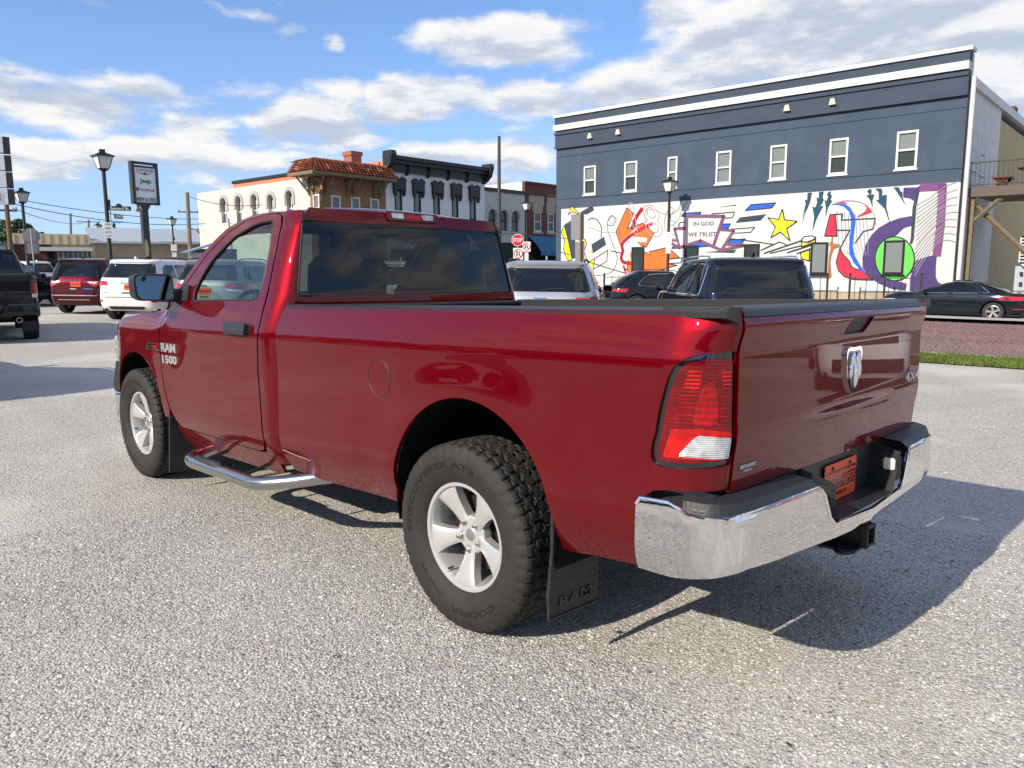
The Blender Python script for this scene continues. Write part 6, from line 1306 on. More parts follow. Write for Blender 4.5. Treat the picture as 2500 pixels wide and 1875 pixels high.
    M['seat'] = mat('grey_cloth', (.06, .06, .062), .9, build=weathered(.2, 30, .2, 300)); M['cabin'] = mat('cabin_trim', (.028, .028, .029), .65); M['mirror'] = mat('mirror_silver', (.15, .185, .205), .01, 1.0)
    def brushed(nt, b, m):
        c = objco(nt); n = nt.noise(c, 14, 6, .7); nt.set(b.inputs['Roughness'], nt.n('ShaderNodeMapRange', inp={0: n, 1: .3, 2: .7, 3: .10, 4: .32}).outputs[0])
    M['steel'] = mat('polished_steel', (.47, .46, .44), .2, 1.0, build=brushed); M['redpaint'] = mat('red_print', (.6, .01, .012), .4)
    M['scrape'] = mat('bare_scrape', (.55, .40, .36), .6)
    return M
PM = pickup_materials()
truck = thing('pickup_truck', 'cherry red regular cab pickup truck with chrome rear bumper parked on the gravel', 'pickup truck')
build_pickup(truck, PM)

# ================================================================== parked and passing cars
VM = {}
def vehicle_materials():
    VM['tyre'] = mat('car_tyre', (.018, .018, .018), .75); VM['rim'] = mat('car_rim', (.45, .45, .45), .3, .8); VM['darkrim'] = mat('dark_rim', (.05, .05, .05), .35, .6)
    VM['win'] = mat('tinted_window', (.006, .007, .008), .02, spec=.6); VM['trim'] = mat('car_trim', (.015, .015, .016), .5); VM['black'] = mat('car_underside', (.006, .006, .006), .8)
    VM['red'] = mat('car_tail_lens', (.42, .006, .010), .12, coat=1); VM['clear'] = mat('car_clear_lens', (.72, .72, .72), .12, .3, coat=1); VM['amber'] = mat('car_amber_lens', (.7, .2, .02), .15, coat=1)
    VM['chrome'] = MATS['chrome']; VM['plate'] = MATS['orange_plate']; VM['plate_print'] = MATS['gloss_black']; VM['blue'] = mat('blue_badge', (.10, .22, .42), .4); VM['steel'] = MATS['polished_steel']
vehicle_materials()
_wheels = {}
def car_wheel(parent, loc, r, mirror, rim='rim', spokes=5):
    w = bpy.data.objects.new('wheel', None); COL.objects.link(w); w.parent = parent; w.location = loc; w.rotation_euler = (0, random.random()*2, math.pi if mirror else 0)
    key = (round(r, 3), rim, spokes)
    if key not in _wheels:
        k = r/.37; rr = r*.66
        ty = make('tyre', lathe([(rr, -.09), (r*.86, -.11), (r*.96, -.105), (r, -.085), (r, .085), (r*.96, .105), (r*.86, .11), (rr, .09)], 40, 'y', cap=False), VM['tyre'], w)
        P = [lathe([(rr*.86, -.06), (rr*.9, .07), (rr*.97, .098), (rr*1.01, .096), (rr*1.02, .085)], 40, 'y', cap=False), lathe([(0, .075), (rr*.17, .075), (rr*.2, .06)], 20, 'y')]
        for i in range(spokes):
            for off in ((-.13, .13) if spokes == 5 else (0,)):
                a = i/spokes*2*math.pi; b = a+off
                e = np.array((math.cos(b), 0, math.sin(b))); e0 = np.array((math.cos(a+off*1.2), 0, math.sin(a+off*1.2))); t = np.array((-math.sin(b), 0, math.cos(b)))
                V = []
                for rad_, wd, y in ((rr*.12, .018, .07), (rr*.96, .020 if spokes == 5 else .026, .082)):
                    q = (e0 if rad_ < rr*.5 else e)*rad_
                    V += [q-t*wd*k+(0, y, 0), q+t*wd*k+(0, y, 0), q+t*wd*k*.8+(0, y-.04, 0), q-t*wd*k*.8+(0, y-.04, 0)]
                P.append((np.array(V), [(0, 4, 5, 1), (1, 5, 6, 2), (3, 7, 4, 0), (2, 6, 7, 3)], None, 0))
        ri = make('rim', P, VM[rim], w); make('brake_disc', lathe([(0, .0), (rr*.85, .0)], 20, 'y', cap=False), VM['black'], w)
        _wheels[key] = w; return w
    for ch in _wheels[key].children: copy_tree(ch, w)
    return w

class Shell:
    """stack of super-ellipse plan sections: rows (z, rear x, front x, half width)"""
    def __init__(s, rows, n=6.0, sm=.03):
        R = np.array(rows); s.n = n; s.z0, s.z1 = R[0, 0], R[-1, 0]
        s.f = [smooth_profile(list(zip(R[:, 0], R[:, k])), sm, 400) for k in (1, 2, 3)]
    def at(s, z): return s.f[0](z), s.f[1](z), s.f[2](z)
    def side(s, x, z):
        x = np.asarray(x, float); z = np.asarray(z, float); a, b, w = s.at(z); u = np.clip(np.abs(2*(x-a)/(b-a)-1), 0, .9999)
        return (x, w*(1-u**s.n)**(1/s.n), z)
    def end(s, y, z, front=False):
        y = np.asarray(y, float); z = np.asarray(z, float); a, b, w = s.at(z); u = (1-np.clip(np.abs(y)/w, 0, .9999)**s.n)**(1/s.n)
        return ((a+b)/2+(u if front else -u)*(b-a)/2, y, z)
    def rear(s, y, z): return s.end(y, z)
    def front(s, y, z): return s.end(y, z, True)
    def cap(s, zc, h, res=30):
        a, b, w = (float(v) for v in s.at(zc)); V = []; N = []; ang = np.linspace(0, 2*math.pi, 4*res, endpoint=False); rings = [1, .985, .96, .92, .85, .72, .5, .25, 0.001]
        for q in rings:
            c, sn = np.cos(ang), np.sin(ang); X = np.sign(c)*np.abs(c)**(2/s.n); Y = np.sign(sn)*np.abs(sn)**(2/s.n)
            z = zc+h*np.sqrt(max(0, 1-q**5)); V.append(np.column_stack([(a+b)/2+X*q*(b-a)/2, Y*q*w, np.full(len(ang), z)]))
        k = len(ang); V = np.vstack(V); F = [(r*k+i, r*k+(i+1) % k, (r+1)*k+(i+1) % k, (r+1)*k+i) for r in range(len(rings)-1) for i in range(k)]
        return (V, F, None, 0)

def loop_side(sh, z0, z1, c=.95, arches=(), n=14):
    """outline in (x, z) of the side chart, wheel arches cut from below"""
    zs = np.linspace(z0, z1, n); a, b, w = sh.at(zs); m, h = (a+b)/2, (b-a)/2
    o = [(float(m[0]-h[0]*c), z0)]
    for (ax, az, r) in sorted(arches):
        k = math.asin(max(-1, min(1, (z0-az)/r)))
        o += [(ax+r*math.cos(t), az+r*math.sin(t)) for t in np.linspace(math.pi-k, k, 22)]
    o += [(float(x), float(z)) for x, z in zip(m+h*c, zs)]
    o += [(float(x), float(z)) for x, z in zip((m-h*c)[::-1], zs[::-1])][:-1]
    return o
def loop_end(sh, z0, z1, c=.95, n=10):
    zs = np.linspace(z0, z1, n); yw = sh.at(zs)[2]*(1-c**sh.n)**(1/sh.n)
    return [(-float(y), float(z)) for y, z in zip(yw, zs)]+[(float(y), float(z)) for y, z in zip(yw[::-1], zs[::-1])]

def build_car(root, S):
    paint = S['paint']; lo = Shell(S['lower'], S.get('n', 6.0)); up = Shell(S['upper'], S.get('nu', 5.0)); zb = S['belt']; z0 = S['lower'][0][0]; zr = S['upper'][-1][0]
    wr = S['wheel_r']; ar = [(x, wr*1.0, wr+.055) for x in S['axles']]
    def pt(name, pieces, m, parent=root, **kw): return make(name, pieces, m, parent, **kw)
    B = []
    for mir in (False, True):
        B.append(panel(loop_side(lo, z0, zb, arches=ar), lo.side, .09, rim=.03, out=(0, 1, 0), mirror=mir, step=.06))
        B.append(panel(loop_side(up, zb, zr), up.side, .11, rim=0, out=(0, 1, 0), mirror=mir, step=.07))
    B.append(panel(loop_end(lo, z0, zb), lo.rear, .10, rim=.02, out=(-1, 0, 0))); B.append(panel(loop_end(lo, z0, zb), lo.front, .12, rim=.02, out=(1, 0, 0)))
    B.append(panel(loop_end(up, zb, zr), up.rear, .10, rim=0, out=(-1, 0, .3))); B.append(panel(loop_end(up, zb, zr), up.front, .12, rim=0, out=(1, 0, .5)))
    B.append(up.cap(zr, S.get('crown', .07))); B.append(lo.cap(zb, S.get('deck', .06)))
    pt('body', B, paint)
    L = S['lower'][2][2]
    pt('underside', [box((L/2, 0, z0+.03), (L-.5, S['lower'][2][3]*1.7, .05)), box((L/2, 0, wr+.12), (L*.9, S['lower'][2][3]*1.1, .35))], VM['black'])
    for x, az, r in ar:
        for s in (1, -1):
            arc = [(x+(r+.003)*math.cos(t), az+(r+.003)*math.sin(t)) for t in np.linspace(math.pi+.3, -.3, 18)]; V = []
            for u, v in arc: V += [(u, s*(float(lo.side(u, max(v, z0+.02))[1])-.012), v), (u, s*.45, v)]
            o = len(V); V += [(u, s*.45, v) for u, v in arc]
            pt('wheel_liner', piece(V, [(2*i, 2*i+1, 2*i+3, 2*i+2) for i in range(len(arc)-1)]+[tuple(range(o, o+len(arc)))]), VM['black'])
            car_wheel(root, (x, s*(S['lower'][2][3]-.125), wr), wr, s < 0, S.get('rim', 'rim'), S.get('spokes', 5))
    for s in (False, True):
        for wloop in S['windows']:
            w = pt('window', panel(rounded(wloop, S.get('wround', .05), 4), up.side, .10, lift=.006, rim=.006, out=(0, 1, 0), mirror=s, step=.05), VM['win'])
        if S.get('chrome_line'):
            pth = spline(S['chrome_line'], 8); P3 = [(x, (-1 if s else 1)*(float(up.side(x, z)[1])+.010), z) for x, z in pth]
            pt('window_trim', tube(P3, .011, 6), VM['chrome'])
        for path in S.get('seams', []): pt('door_seam', seam(resample_open(path, .08), .010, lo.side, (0, 1, 0), .003, mirror=s), VM['black'])
        for hx, hz in S.get('handles', []):
            pt('door_handle', panel(rounded([(hx-.09, hz-.018), (hx+.09, hz-.018), (hx+.09, hz+.018), (hx-.09, hz+.018)], .015, 3), lo.side, .05, lift=.03, rim=.03, out=(0, 1, 0), mirror=s), S.get('handle_mat', paint))
        mx, mz = S['mirror']; sg = -1 if s else 1; my = float(lo.side(mx, zb-.02)[1])
        mo = pt('door_mirror', [box((mx+.02, sg*(my+.10), mz), (.12, .20, .15), bev=.045), box((mx+.04, sg*(my-.01), mz-.06), (.07, .14, .04), bev=.01)], S.get('mirror_mat', paint))
        pt('mirror_glass', box((mx-.041, sg*(my+.10), mz), (.006, .16, .11)), MATS['mirror_silver'], mo)
        if S.get('rails'):
            a, b = S['rails']; y = float(up.at(zr)[2])*.90; zt = zr+S.get('crown', .07)*.7
            pt('roof_rail', [tube(spline([(a, sg*y, zt-.02), (a+.12, sg*y, zt+.035), ((a+b)/2, sg*y, zt+.05), (b-.15, sg*y, zt+.03), (b, sg*y, zt-.03)], 6), .016, 6)], S.get('rail_mat', VM['trim']))
        for (nm, loop, m) in S.get('side_shapes', []): pt(nm, panel(rounded(loop, .02, 3), lo.side, .07, lift=.008, rim=.008, out=(0, 1, 0), mirror=s, step=.04), m)
    pt('windscreen', panel(rounded(S['front_glass'], .06, 4), up.front, .12, lift=.006, rim=.005, out=(1, 0, .5)), VM['win'])
    rw = pt('rear_window', panel(rounded(S['rear_glass'], S.get('rg_round', .07), 4), up.rear, .08, lift=.006, rim=.006, out=(-1, 0, .3), step=.04), VM['win'])
    if S.get('wiper'):
        y0, y1, z = S['wiper']; pt('wiper', [tube([(float(up.rear(y, z+dz)[0])-.02, y, z+dz) for y, dz in ((y0, 0), ((y0+y1)/2, .035), (y1, .03))], .010, 6)], VM['trim'], rw)
    for (nm, loop, m, r) in S.get('rear_shapes', []):
        shp = lo if max(p[1] for p in loop) <= zb+.03 else up
        pt(nm, panel(rounded(loop, r, 3), shp.rear, .06, lift=S.get('lift', .009), rim=.010, out=(-1, 0, 0), step=.035), m)
    for (nm, loop, m, r) in S.get('front_shapes', []): pt(nm, panel(rounded(loop, r, 3), lo.front, .06, lift=.009, rim=.010, out=(1, 0, 0), step=.035), m)
    for (s_, y, z, w, h, m) in S.get('rear_text', []):
        pt('rear_lettering', onsurf(fit_text(s_, w, h, depth=.006, bold=.012), lo.rear if z < zb else up.rear, (-1, 0, 0), .008, (y, z), -1), m)
    if S.get('plate'):
        y, z = S['plate']; x = float(lo.rear(y, z)[0])-.014
        pl = pt('number_plate', box((x, y, z), (.006, .32, .155), bev=.002), VM['plate'])
        pt('plate_print', [place(fit_text('HERPOLSHEIMERS', .28, .045, depth=.001), (x-.005, y, z), (0, -1, 0), (0, 0, 1))], VM['plate_print'], pl)
    for y in S.get('exhaust', []):
        pt('exhaust_tip', [lathe([(.035, 0), (.045, .0), (.045, .16), (.036, .16)], 16, 'x', (float(lo.rear(y, .34)[0])-.03, y, .335), cap=False)], VM['steel'])
    if S.get('fin'): pt('roof_antenna', [prism([(0, 0), (.16, 0), (.05, .07), (.01, .075)], lambda u, v: (S['fin']+u, -.012, zr+S.get('crown', .07)*.96+v), (0, .024, 0))], paint)
def resample_open(p, res):
    out = []
    for a, b in zip(p, p[1:]):
        n = max(1, int(math.hypot(b[0]-a[0], b[1]-a[1])/res)); out += [(a[0]+(b[0]-a[0])*i/n, a[1]+(b[1]-a[1])*i/n) for i in range(n)]
    return out+[p[-1]]

def suv_spec(paint, style='jeep', **kw):
    k = dict(paint=paint, n=6.5, nu=6.0, belt=1.06, wheel_r=.375, axles=(.98, 3.90), crown=.075, deck=.09,
        lower=[(.30, .14, 4.68, .90), (.42, .03, 4.80, .955), (.62, .00, 4.83, .972), (.85, .035, 4.81, .972), (1.0, .06, 4.72, .962), (1.06, .085, 4.62, .950)],
        upper=[(1.06, .085, 3.66, .950), (1.14, .115, 3.55, .932), (1.40, .26, 3.16, .84), (1.60, .38, 2.86, .765), (1.675, .33, 2.74, .735)],
        windows=[[(3.36, 1.10), (2.30, 1.10), (2.32, 1.585), (2.72, 1.58)], [(2.22, 1.10), (1.28, 1.11), (1.34, 1.585), (2.24, 1.59)], [(1.20, 1.115), (.52, 1.22), (.66, 1.50), (.80, 1.575), (1.26, 1.58)]],
        seams=[[(3.42, .42), (3.42, 1.05)], [(2.27, .40), (2.27, 1.05)], [(1.22, .75), (1.25, 1.05)], [(1.42, .40), (3.42, .40)]], handles=[(2.42, .98), (1.38, .99)],
        mirror=(3.25, 1.16), rails=(.75, 2.7), front_glass=[(-.78, 1.12), (.78, 1.12), (.62, 1.62), (-.62, 1.62)], rear_glass=[(-.80, 1.145), (.80, 1.145), (.655, 1.615), (-.655, 1.615)],
        wiper=(.05, -.38, 1.17), plate=(0, .88), exhaust=(.62,), fin=.62)
    k['rear_shapes'] = [('tail_light', [(-.93, .92), (-.52, .955), (-.55, 1.045), (-.93, 1.04)], VM['red'], .02), ('tail_light', [(.93, .92), (.52, .955), (.55, 1.045), (.93, 1.04)], VM['red'], .02),
        ('reverse_lamp', [(-.86, .875), (-.60, .90), (-.53, .945), (-.91, .912)], VM['clear'], .012), ('reverse_lamp', [(.86, .875), (.60, .90), (.53, .945), (.91, .912)], VM['clear'], .012),
        ('bumper_insert', [(-.48, .345), (.48, .345), (.52, .43), (-.52, .43)], VM['trim'], .02), ('rear_reflector', [(-.84, .545), (-.70, .545), (-.70, .60), (-.84, .595)], VM['red'], .01), ('rear_reflector', [(.84, .545), (.70, .545), (.70, .60), (.84, .595)], VM['red'], .01),
        ('gate_seam', [(-.62, .655), (.62, .655), (.62, .668), (-.62, .668)], VM['trim'], .003), ('gate_grip', [(-.11, .745), (.11, .745), (.10, .78), (-.10, .78)], VM['trim'], .01), ('spoiler_lip', [(-.64, 1.63), (.64, 1.63), (.62, 1.668), (-.62, 1.668)], paint, .01), ('high_brake_light', [(-.17, 1.635), (.17, 1.635), (.15, 1.655), (-.15, 1.655)], VM['red'], .006)]
    k['side_shapes'] = [('tail_light', [(.115, .925), (.42, .965), (.40, 1.04), (.115, 1.042)], VM['red'])]
    k['front_shapes'] = [('grille', [(-.55, .78), (.55, .78), (.55, .92), (-.55, .92)], VM['trim'], .02), ('head_light', [(.58, .80), (.90, .82), (.90, .93), (.58, .93)], VM['clear'], .02), ('head_light', [(-.58, .80), (-.90, .82), (-.90, .93), (-.58, .93)], VM['clear'], .02), ('bumper_insert', [(-.7, .38), (.7, .38), (.7, .56), (-.7, .56)], VM['trim'], .03)]
    if style == 'jeep': k['rear_text'] = [('Jeep', .05, 1.005, .22, .075, VM['blue']), ('4x4', .62, .77, .13, .035, VM['chrome'])]
    k.update(kw)
    if style == 'jeep':                          # high waist: lift everything between bumper and roof
        zf = lambda z: float(np.interp(z, [0, .5, 1.06, 1.62, 2.2], [0, .5, 1.155, 1.635, 2.2])); L2 = lambda pts: [(a, zf(b)) for a, b in pts]
        k['lower'] = [(zf(r[0]),)+tuple(r[1:]) for r in k['lower']]; k['upper'] = [(zf(r[0]),)+tuple(r[1:]) for r in k['upper']]; k['belt'] = zf(k['belt'])
        for key in ('windows', 'seams'): k[key] = [L2(w) for w in k[key]]
        for key in ('front_glass', 'rear_glass', 'handles'): k[key] = L2(k[key])
        k['mirror'] = (k['mirror'][0], zf(k['mirror'][1])); k['wiper'] = (*k['wiper'][:2], zf(k['wiper'][2])); k['plate'] = (k['plate'][0], zf(k['plate'][1]))
        for key in ('rear_shapes', 'front_shapes'): k[key] = [(n, L2(l), m, r) for n, l, m, r in k[key]]
        k['side_shapes'] = [(n, L2(l), m) for n, l, m in k['side_shapes']]; k['rear_text'] = [(t, y, zf(z), w, h, m) for t, y, z, w, h, m in k['rear_text']]
    return k
def put(name, label, px, depth, heading, spec, group=None, cat='car'):
    """centre of the rear end at a photo column and depth; heading in degrees"""
    P = ground_at(px, depth); r = thing(name, label, cat, tuple(P), rad(heading), group)
    # tilt with the lot
    e = .5; sx = float(gz(P[0]+e, P[1])-gz(P[0]-e, P[1])); sy = float(gz(P[0], P[1]+e)-gz(P[0], P[1]-e)); h = rad(heading)
    r.rotation_euler = (math.atan(-sx*math.sin(h)+sy*math.cos(h)), -math.atan(sx*math.cos(h)+sy*math.sin(h)), h)
    build_car(r, spec); return r
PAINTS = dict(white=carpaint('white_paint', (.74, .74, .73), .0, .4, flake=False), maroon=carpaint('maroon_paint', (.055, .0025, .007), .4, .35), silver=carpaint('silver_paint', (.42, .43, .45), .7, .3),
              navy=carpaint('navy_paint', (.006, .010, .026), .3, .35), black=carpaint('black_paint', (.006, .007, .009), .2, .35), grey=carpaint('pale_grey_paint', (.28, .28, .29), .6, .3), charcoal=carpaint('charcoal_paint', (.012, .013, .016), .4, .35), slate=carpaint('slate_paint', (.010, .014, .020), .35, .33))
put('suv', 'white SUV with red tail lights and an orange plate between maroon and grey SUVs', 300, 21.6, -48, suv_spec(PAINTS['white'], rear_text=[('Jeep', .05, 1.0, .22, .07, VM['blue']), ('4x4', .60, .77, .13, .035, VM['chrome'])], plate=(-.12, .90)), 'SUVs parked on the lot', 'suv')
dur = suv_spec(PAINTS['maroon'], 'other', lower=[(.30, .14, 4.9, .89), (.42, .04, 5.05, .95), (.62, .0, 5.1, .965), (.85, .03, 5.08, .968), (1.0, .05, 4.98, .962), (1.10, .09, 4.85, .948)], belt=1.10, axles=(1.06, 4.1),
    upper=[(1.10, .09, 3.85, .948), (1.18, .12, 3.74, .935), (1.44, .24, 3.35, .86), (1.62, .34, 3.05, .80), (1.71, .30, 2.92, .765)],
    windows=[[(3.55, 1.15), (2.45, 1.15), (2.47, 1.62), (2.9, 1.61)], [(2.37, 1.15), (1.40, 1.16), (1.46, 1.63), (2.39, 1.63)], [(1.32, 1.17), (.55, 1.22), (.64, 1.58), (1.38, 1.63)]],
    rear_glass=[(-.82, 1.20), (.82, 1.20), (.70, 1.655), (-.70, 1.655)], front_glass=[(-.78, 1.16), (.78, 1.16), (.64, 1.66), (-.64, 1.66)], wiper=(.0, -.34, 1.215), plate=(-.08, .965), mirror=(3.45, 1.2), rails=(.8, 2.9), handles=[(2.58, 1.02), (1.5, 1.03)],
    seams=[[(3.6, .42), (3.6, 1.08)], [(2.42, .40), (2.42, 1.08)], [(1.36, .78), (1.36, 1.08)]])
dur['rear_shapes'] = [q for s in (-1, 1) for q in [('tail_light', [(s*.93, .90), (s*.62, .90), (s*.40, 1.03), (s*.40, 1.06), (s*.93, 1.07)], VM['red'], .012), ('lamp_bar', [(s*.60, .975), (s*.48, 1.02), (s*.44, 1.05), (s*.74, 1.05), (s*.70, .985)], VM['clear'], .012)]] + [('lamp_bar', [(-.40, 1.03), (.40, 1.03), (.40, 1.05), (-.40, 1.05)], VM['red'], .004), ('chrome_strip', [(-.70, .60), (.70, .60), (.74, .635), (-.74, .635)], VM['chrome'], .01), ('bumper_crease', [(-.5, .47), (.5, .47), (.5, .485), (-.5, .485)], VM['chrome'], .004), ('spoiler_lip', [(-.66, 1.67), (.66, 1.67), (.64, 1.70), (-.64, 1.70)], PAINTS['maroon'], .01), ('gate_grip', [(-.10, .80), (.10, .80), (.09, .83), (-.09, .83)], VM['chrome'], .008)]
dur['side_shapes'] = [('tail_light', [(.115, .91), (.36, .95), (.34, 1.06), (.115, 1.075)], VM['red'])]; dur['rear_text'] = [('D O D G E', .12, 1.085, .72, .035, VM['chrome']), ('CITADEL', -.48, .82, .30, .025, VM['chrome'])]
put('suv', 'maroon SUV with wide chrome lettering and a bright lower chrome strip', 172, 24.3, -46, dur, 'SUVs parked on the lot', 'suv')
put('suv', 'pale grey SUV mostly hidden behind the red truck mirror', 492, 19.6, -48, suv_spec(PAINTS['grey']), 'SUVs parked on the lot', 'suv')
put('suv', 'black SUV seen from its flank beside the maroon SUV', -175, 26.5, -74, suv_spec(PAINTS['black'], 'other', chrome_line=[(3.42, 1.09), (2.5, 1.09), (1.2, 1.09), (.55, 1.19)]), 'SUVs parked on the lot', 'suv')
put('suv', 'silver SUV with blue lettering on its gate behind the truck bed', 1322, 12.9, -53, suv_spec(PAINTS['silver'], rear_text=[('Jeep', .05, 1.025, .24, .07, VM['blue'])]), 'SUVs parked on the lot', 'suv')
nav = suv_spec(PAINTS['navy'], 'other', wheel_r=.40, lower=[(.34, .14, 5.0, .93), (.46, .03, 5.1, .985), (.66, .0, 5.15, 1.0), (.9, .02, 5.12, 1.0), (1.08, .05, 5.0, .992), (1.17, .08, 4.8, .98)], belt=1.17, axles=(1.08, 4.15), n=7.5, nu=7.5,
    upper=[(1.17, .08, 3.95, .975), (1.26, .10, 3.84, .955), (1.5, .20, 3.5, .885), (1.68, .28, 3.22, .83), (1.76, .25, 3.1, .80)],
    windows=[[(3.62, 1.22), (2.50, 1.22), (2.52, 1.68), (3.0, 1.67)], [(2.42, 1.22), (1.42, 1.22), (1.46, 1.69), (2.44, 1.69)], [(1.34, 1.22), (.50, 1.24), (.52, 1.64), (1.38, 1.69)]], chrome_line=[(3.66, 1.20), (2.5, 1.20), (1.0, 1.20), (.48, 1.20), (.40, 1.26), (.44, 1.60), (.55, 1.70), (1.4, 1.725)],
    rear_glass=[(-.86, 1.225), (.86, 1.225), (.74, 1.70), (-.74, 1.70)], front_glass=[(-.80, 1.24), (.80, 1.24), (.66, 1.72), (-.66, 1.72)], wiper=(-.05, -.48, 1.245), mirror=(3.5, 1.30), rails=(.7, 3.0), plate=(0, .95), handles=[(2.6, 1.1), (1.55, 1.1)], rail_mat=VM['chrome'], mirror_mat=VM['trim'])
nav['rear_text'] = []; nav['rear_shapes'] = [('tail_light', [(s*.96, 1.0), (s*.45, 1.0), (s*.45, 1.10), (s*.96, 1.12)], VM['red'], .015) for s in (-1, 1)]; nav['side_shapes'] = []
put('suv', 'dark navy SUV with chrome window frames and tinted glass behind the tailgate', 1866, 12.2, -47, nav, 'SUVs parked on the lot', 'suv')
put('suv', 'white SUV showing faintly through the tinted back glass of the red truck', 968, 17.0, -44, suv_spec(PAINTS['white']), 'SUVs parked on the lot', 'suv')
put('suv', 'white SUV across the lot behind the pale signs', 110, 42, 20, suv_spec(PAINTS['white'], 'other'), 'cars far across the lot', 'suv')
sed = dict(paint=PAINTS['slate'], n=5.0, nu=4.2, belt=.93, wheel_r=.335, axles=(1.02, 3.76), crown=.045, deck=.085, rim='rim', spokes=5,
    lower=[(.20, .22, 4.66, .84), (.32, .06, 4.80, .91), (.55, .00, 4.86, .927), (.75, .02, 4.84, .925), (.86, .05, 4.70, .912), (.93, .10, 4.45, .885)],
    upper=[(.93, .55, 3.95, .880), (1.02, .72, 3.62, .845), (1.15, 1.02, 3.22, .775), (1.30, 1.45, 2.75, .675), (1.40, 1.85, 2.38, .60)],
    windows=[[(3.35, .985), (2.30, .985), (2.36, 1.335), (2.52, 1.355), (2.75, 1.29)], [(2.22, .985), (1.30, 1.01), (1.42, 1.12), (1.72, 1.29), (1.95, 1.345), (2.28, 1.345)]],
    chrome_line=[(3.42, .975), (2.3, .975), (1.30, .995), (1.20, 1.005), (1.34, 1.12), (1.66, 1.31), (1.95, 1.37), (2.35, 1.385)], seams=[[(3.42, .30), (3.45, .90)], [(2.26, .28), (2.26, .91)], [(1.36, .60), (1.26, .91)], [(1.4, .29), (3.4, .29)]], handles=[(2.42, .87), (1.46, .89)],
    mirror=(3.18, 1.02), front_glass=[(-.72, .99), (.72, .99), (.50, 1.345), (-.50, 1.345)], rear_glass=[(-.70, 1.00), (.70, 1.00), (.50, 1.335), (-.50, 1.335)], rg_round=.05,
    rear_shapes=[q for s in (-1, 1) for q in [('tail_light', [(s*.90, .74), (s*.50, .74), (s*.50, .865), (s*.90, .88)], VM['red'], .02), ('reverse_lamp', [(s*.66, .755), (s*.52, .755), (s*.52, .80), (s*.66, .80)], VM['clear'], .01), ('rear_reflector', [(s*.84, .44), (s*.60, .44), (s*.60, .465), (s*.84, .465)], VM['red'], .005)]],
    side_shapes=[('tail_light', [(.10, .76), (.30, .80), (.50, .875), (.12, .875)], VM['red'])], exhaust=(.55,), rear_text=[], plate=None,
    front_shapes=[('grille', [(-.5, .45), (.5, .45), (.5, .62), (-.5, .62)], VM['trim'], .02), ('head_light', [(.55, .60), (.88, .63), (.88, .74), (.55, .70)], VM['clear'], .02), ('head_light', [(-.55, .60), (-.88, .63), (-.88, .74), (-.55, .70)], VM['clear'], .02)])
put('sedan', 'dark sedan with chrome window line driving along the brick street', 2532, 26.4, 1, sed, None, 'car')
cro = suv_spec(PAINTS['slate'], 'other', wheel_r=.36, lower=[(.26, .14, 4.45, .85), (.38, .03, 4.58, .905), (.58, .0, 4.63, .922), (.78, .03, 4.61, .922), (.95, .07, 4.45, .90), (1.0, .11, 4.30, .885)], belt=1.0, axles=(.92, 3.58), n=5.5, nu=4.6,
    upper=[(1.0, .11, 3.55, .885), (1.1, .22, 3.36, .845), (1.32, .50, 2.95, .755), (1.48, .78, 2.62, .68), (1.55, .95, 2.45, .64)], windows=[[(3.15, 1.04), (2.15, 1.04), (2.18, 1.47), (2.55, 1.45)], [(2.08, 1.04), (1.22, 1.07), (1.12, 1.12), (1.4, 1.43), (2.1, 1.48)]], chrome_line=[(3.22, 1.03), (2.1, 1.03), (1.2, 1.06), (.98, 1.12), (1.25, 1.40), (1.5, 1.49), (2.2, 1.515)],
    rear_glass=[(-.70, 1.10), (.70, 1.10), (.54, 1.49), (-.54, 1.49)], front_glass=[(-.72, 1.05), (.72, 1.05), (.54, 1.50), (-.54, 1.50)], wiper=None, mirror=(3.05, 1.10), rails=(1.05, 2.5), handles=[(2.3, .93), (1.35, .95)], seams=[[(3.2, .38), (3.2, .98)], [(2.12, .36), (2.12, .98)]], rear_text=[], plate=None)
cro['rear_shapes'] = [('tail_light', [(s*.86, .82), (s*.40, .86), (s*.40, .92), (s*.86, .95)], VM['red'], .02) for s in (-1, 1)]; cro['side_shapes'] = [('tail_light', [(.12, .83), (.42, .88), (.38, .94), (.12, .95)], VM['red'])]; cro['exhaust'] = []; cro['mirror_mat'] = PAINTS['slate']
put('crossover', 'small dark crossover with a chrome window arch passing the mural wall', 1482, 29.0, -128, cro, None, 'car')
# vehicles beyond the picture's left edge and behind the viewer: they throw shadows on the gravel and show up mirrored in the paint
put('suv', 'black SUV standing side by side with the charcoal pickup', -505, 7.7, 2, suv_spec(PAINTS['black'], 'other'), 'SUVs parked on the lot', 'suv')
def put_at(name, label, x, y, heading, spec, group=None, cat='suv'):
    r = thing(name, label, cat, (x, y, float(gz(x, y))), rad(heading), group); build_car(r, spec); return r
put_at('suv', 'white SUV mirrored in the tailgate facing the red truck', -5.9, -11.6, 62, suv_spec(PAINTS['white'], 'other'), 'SUVs parked on the lot')
put_at('suv', 'charcoal SUV reflected low in the red bed side', 14.4, 9.6, 176, suv_spec(PAINTS['charcoal'], 'other'), 'SUVs parked on the lot')
put_at('suv', 'maroon SUV reflected in the red bed side next to the charcoal one', 20.6, 9.4, 174, dur, 'SUVs parked on the lot')
put_at('sedan', 'dark sedan reflected low in the red door', 8.4, 9.9, 172, sed, None, 'car')
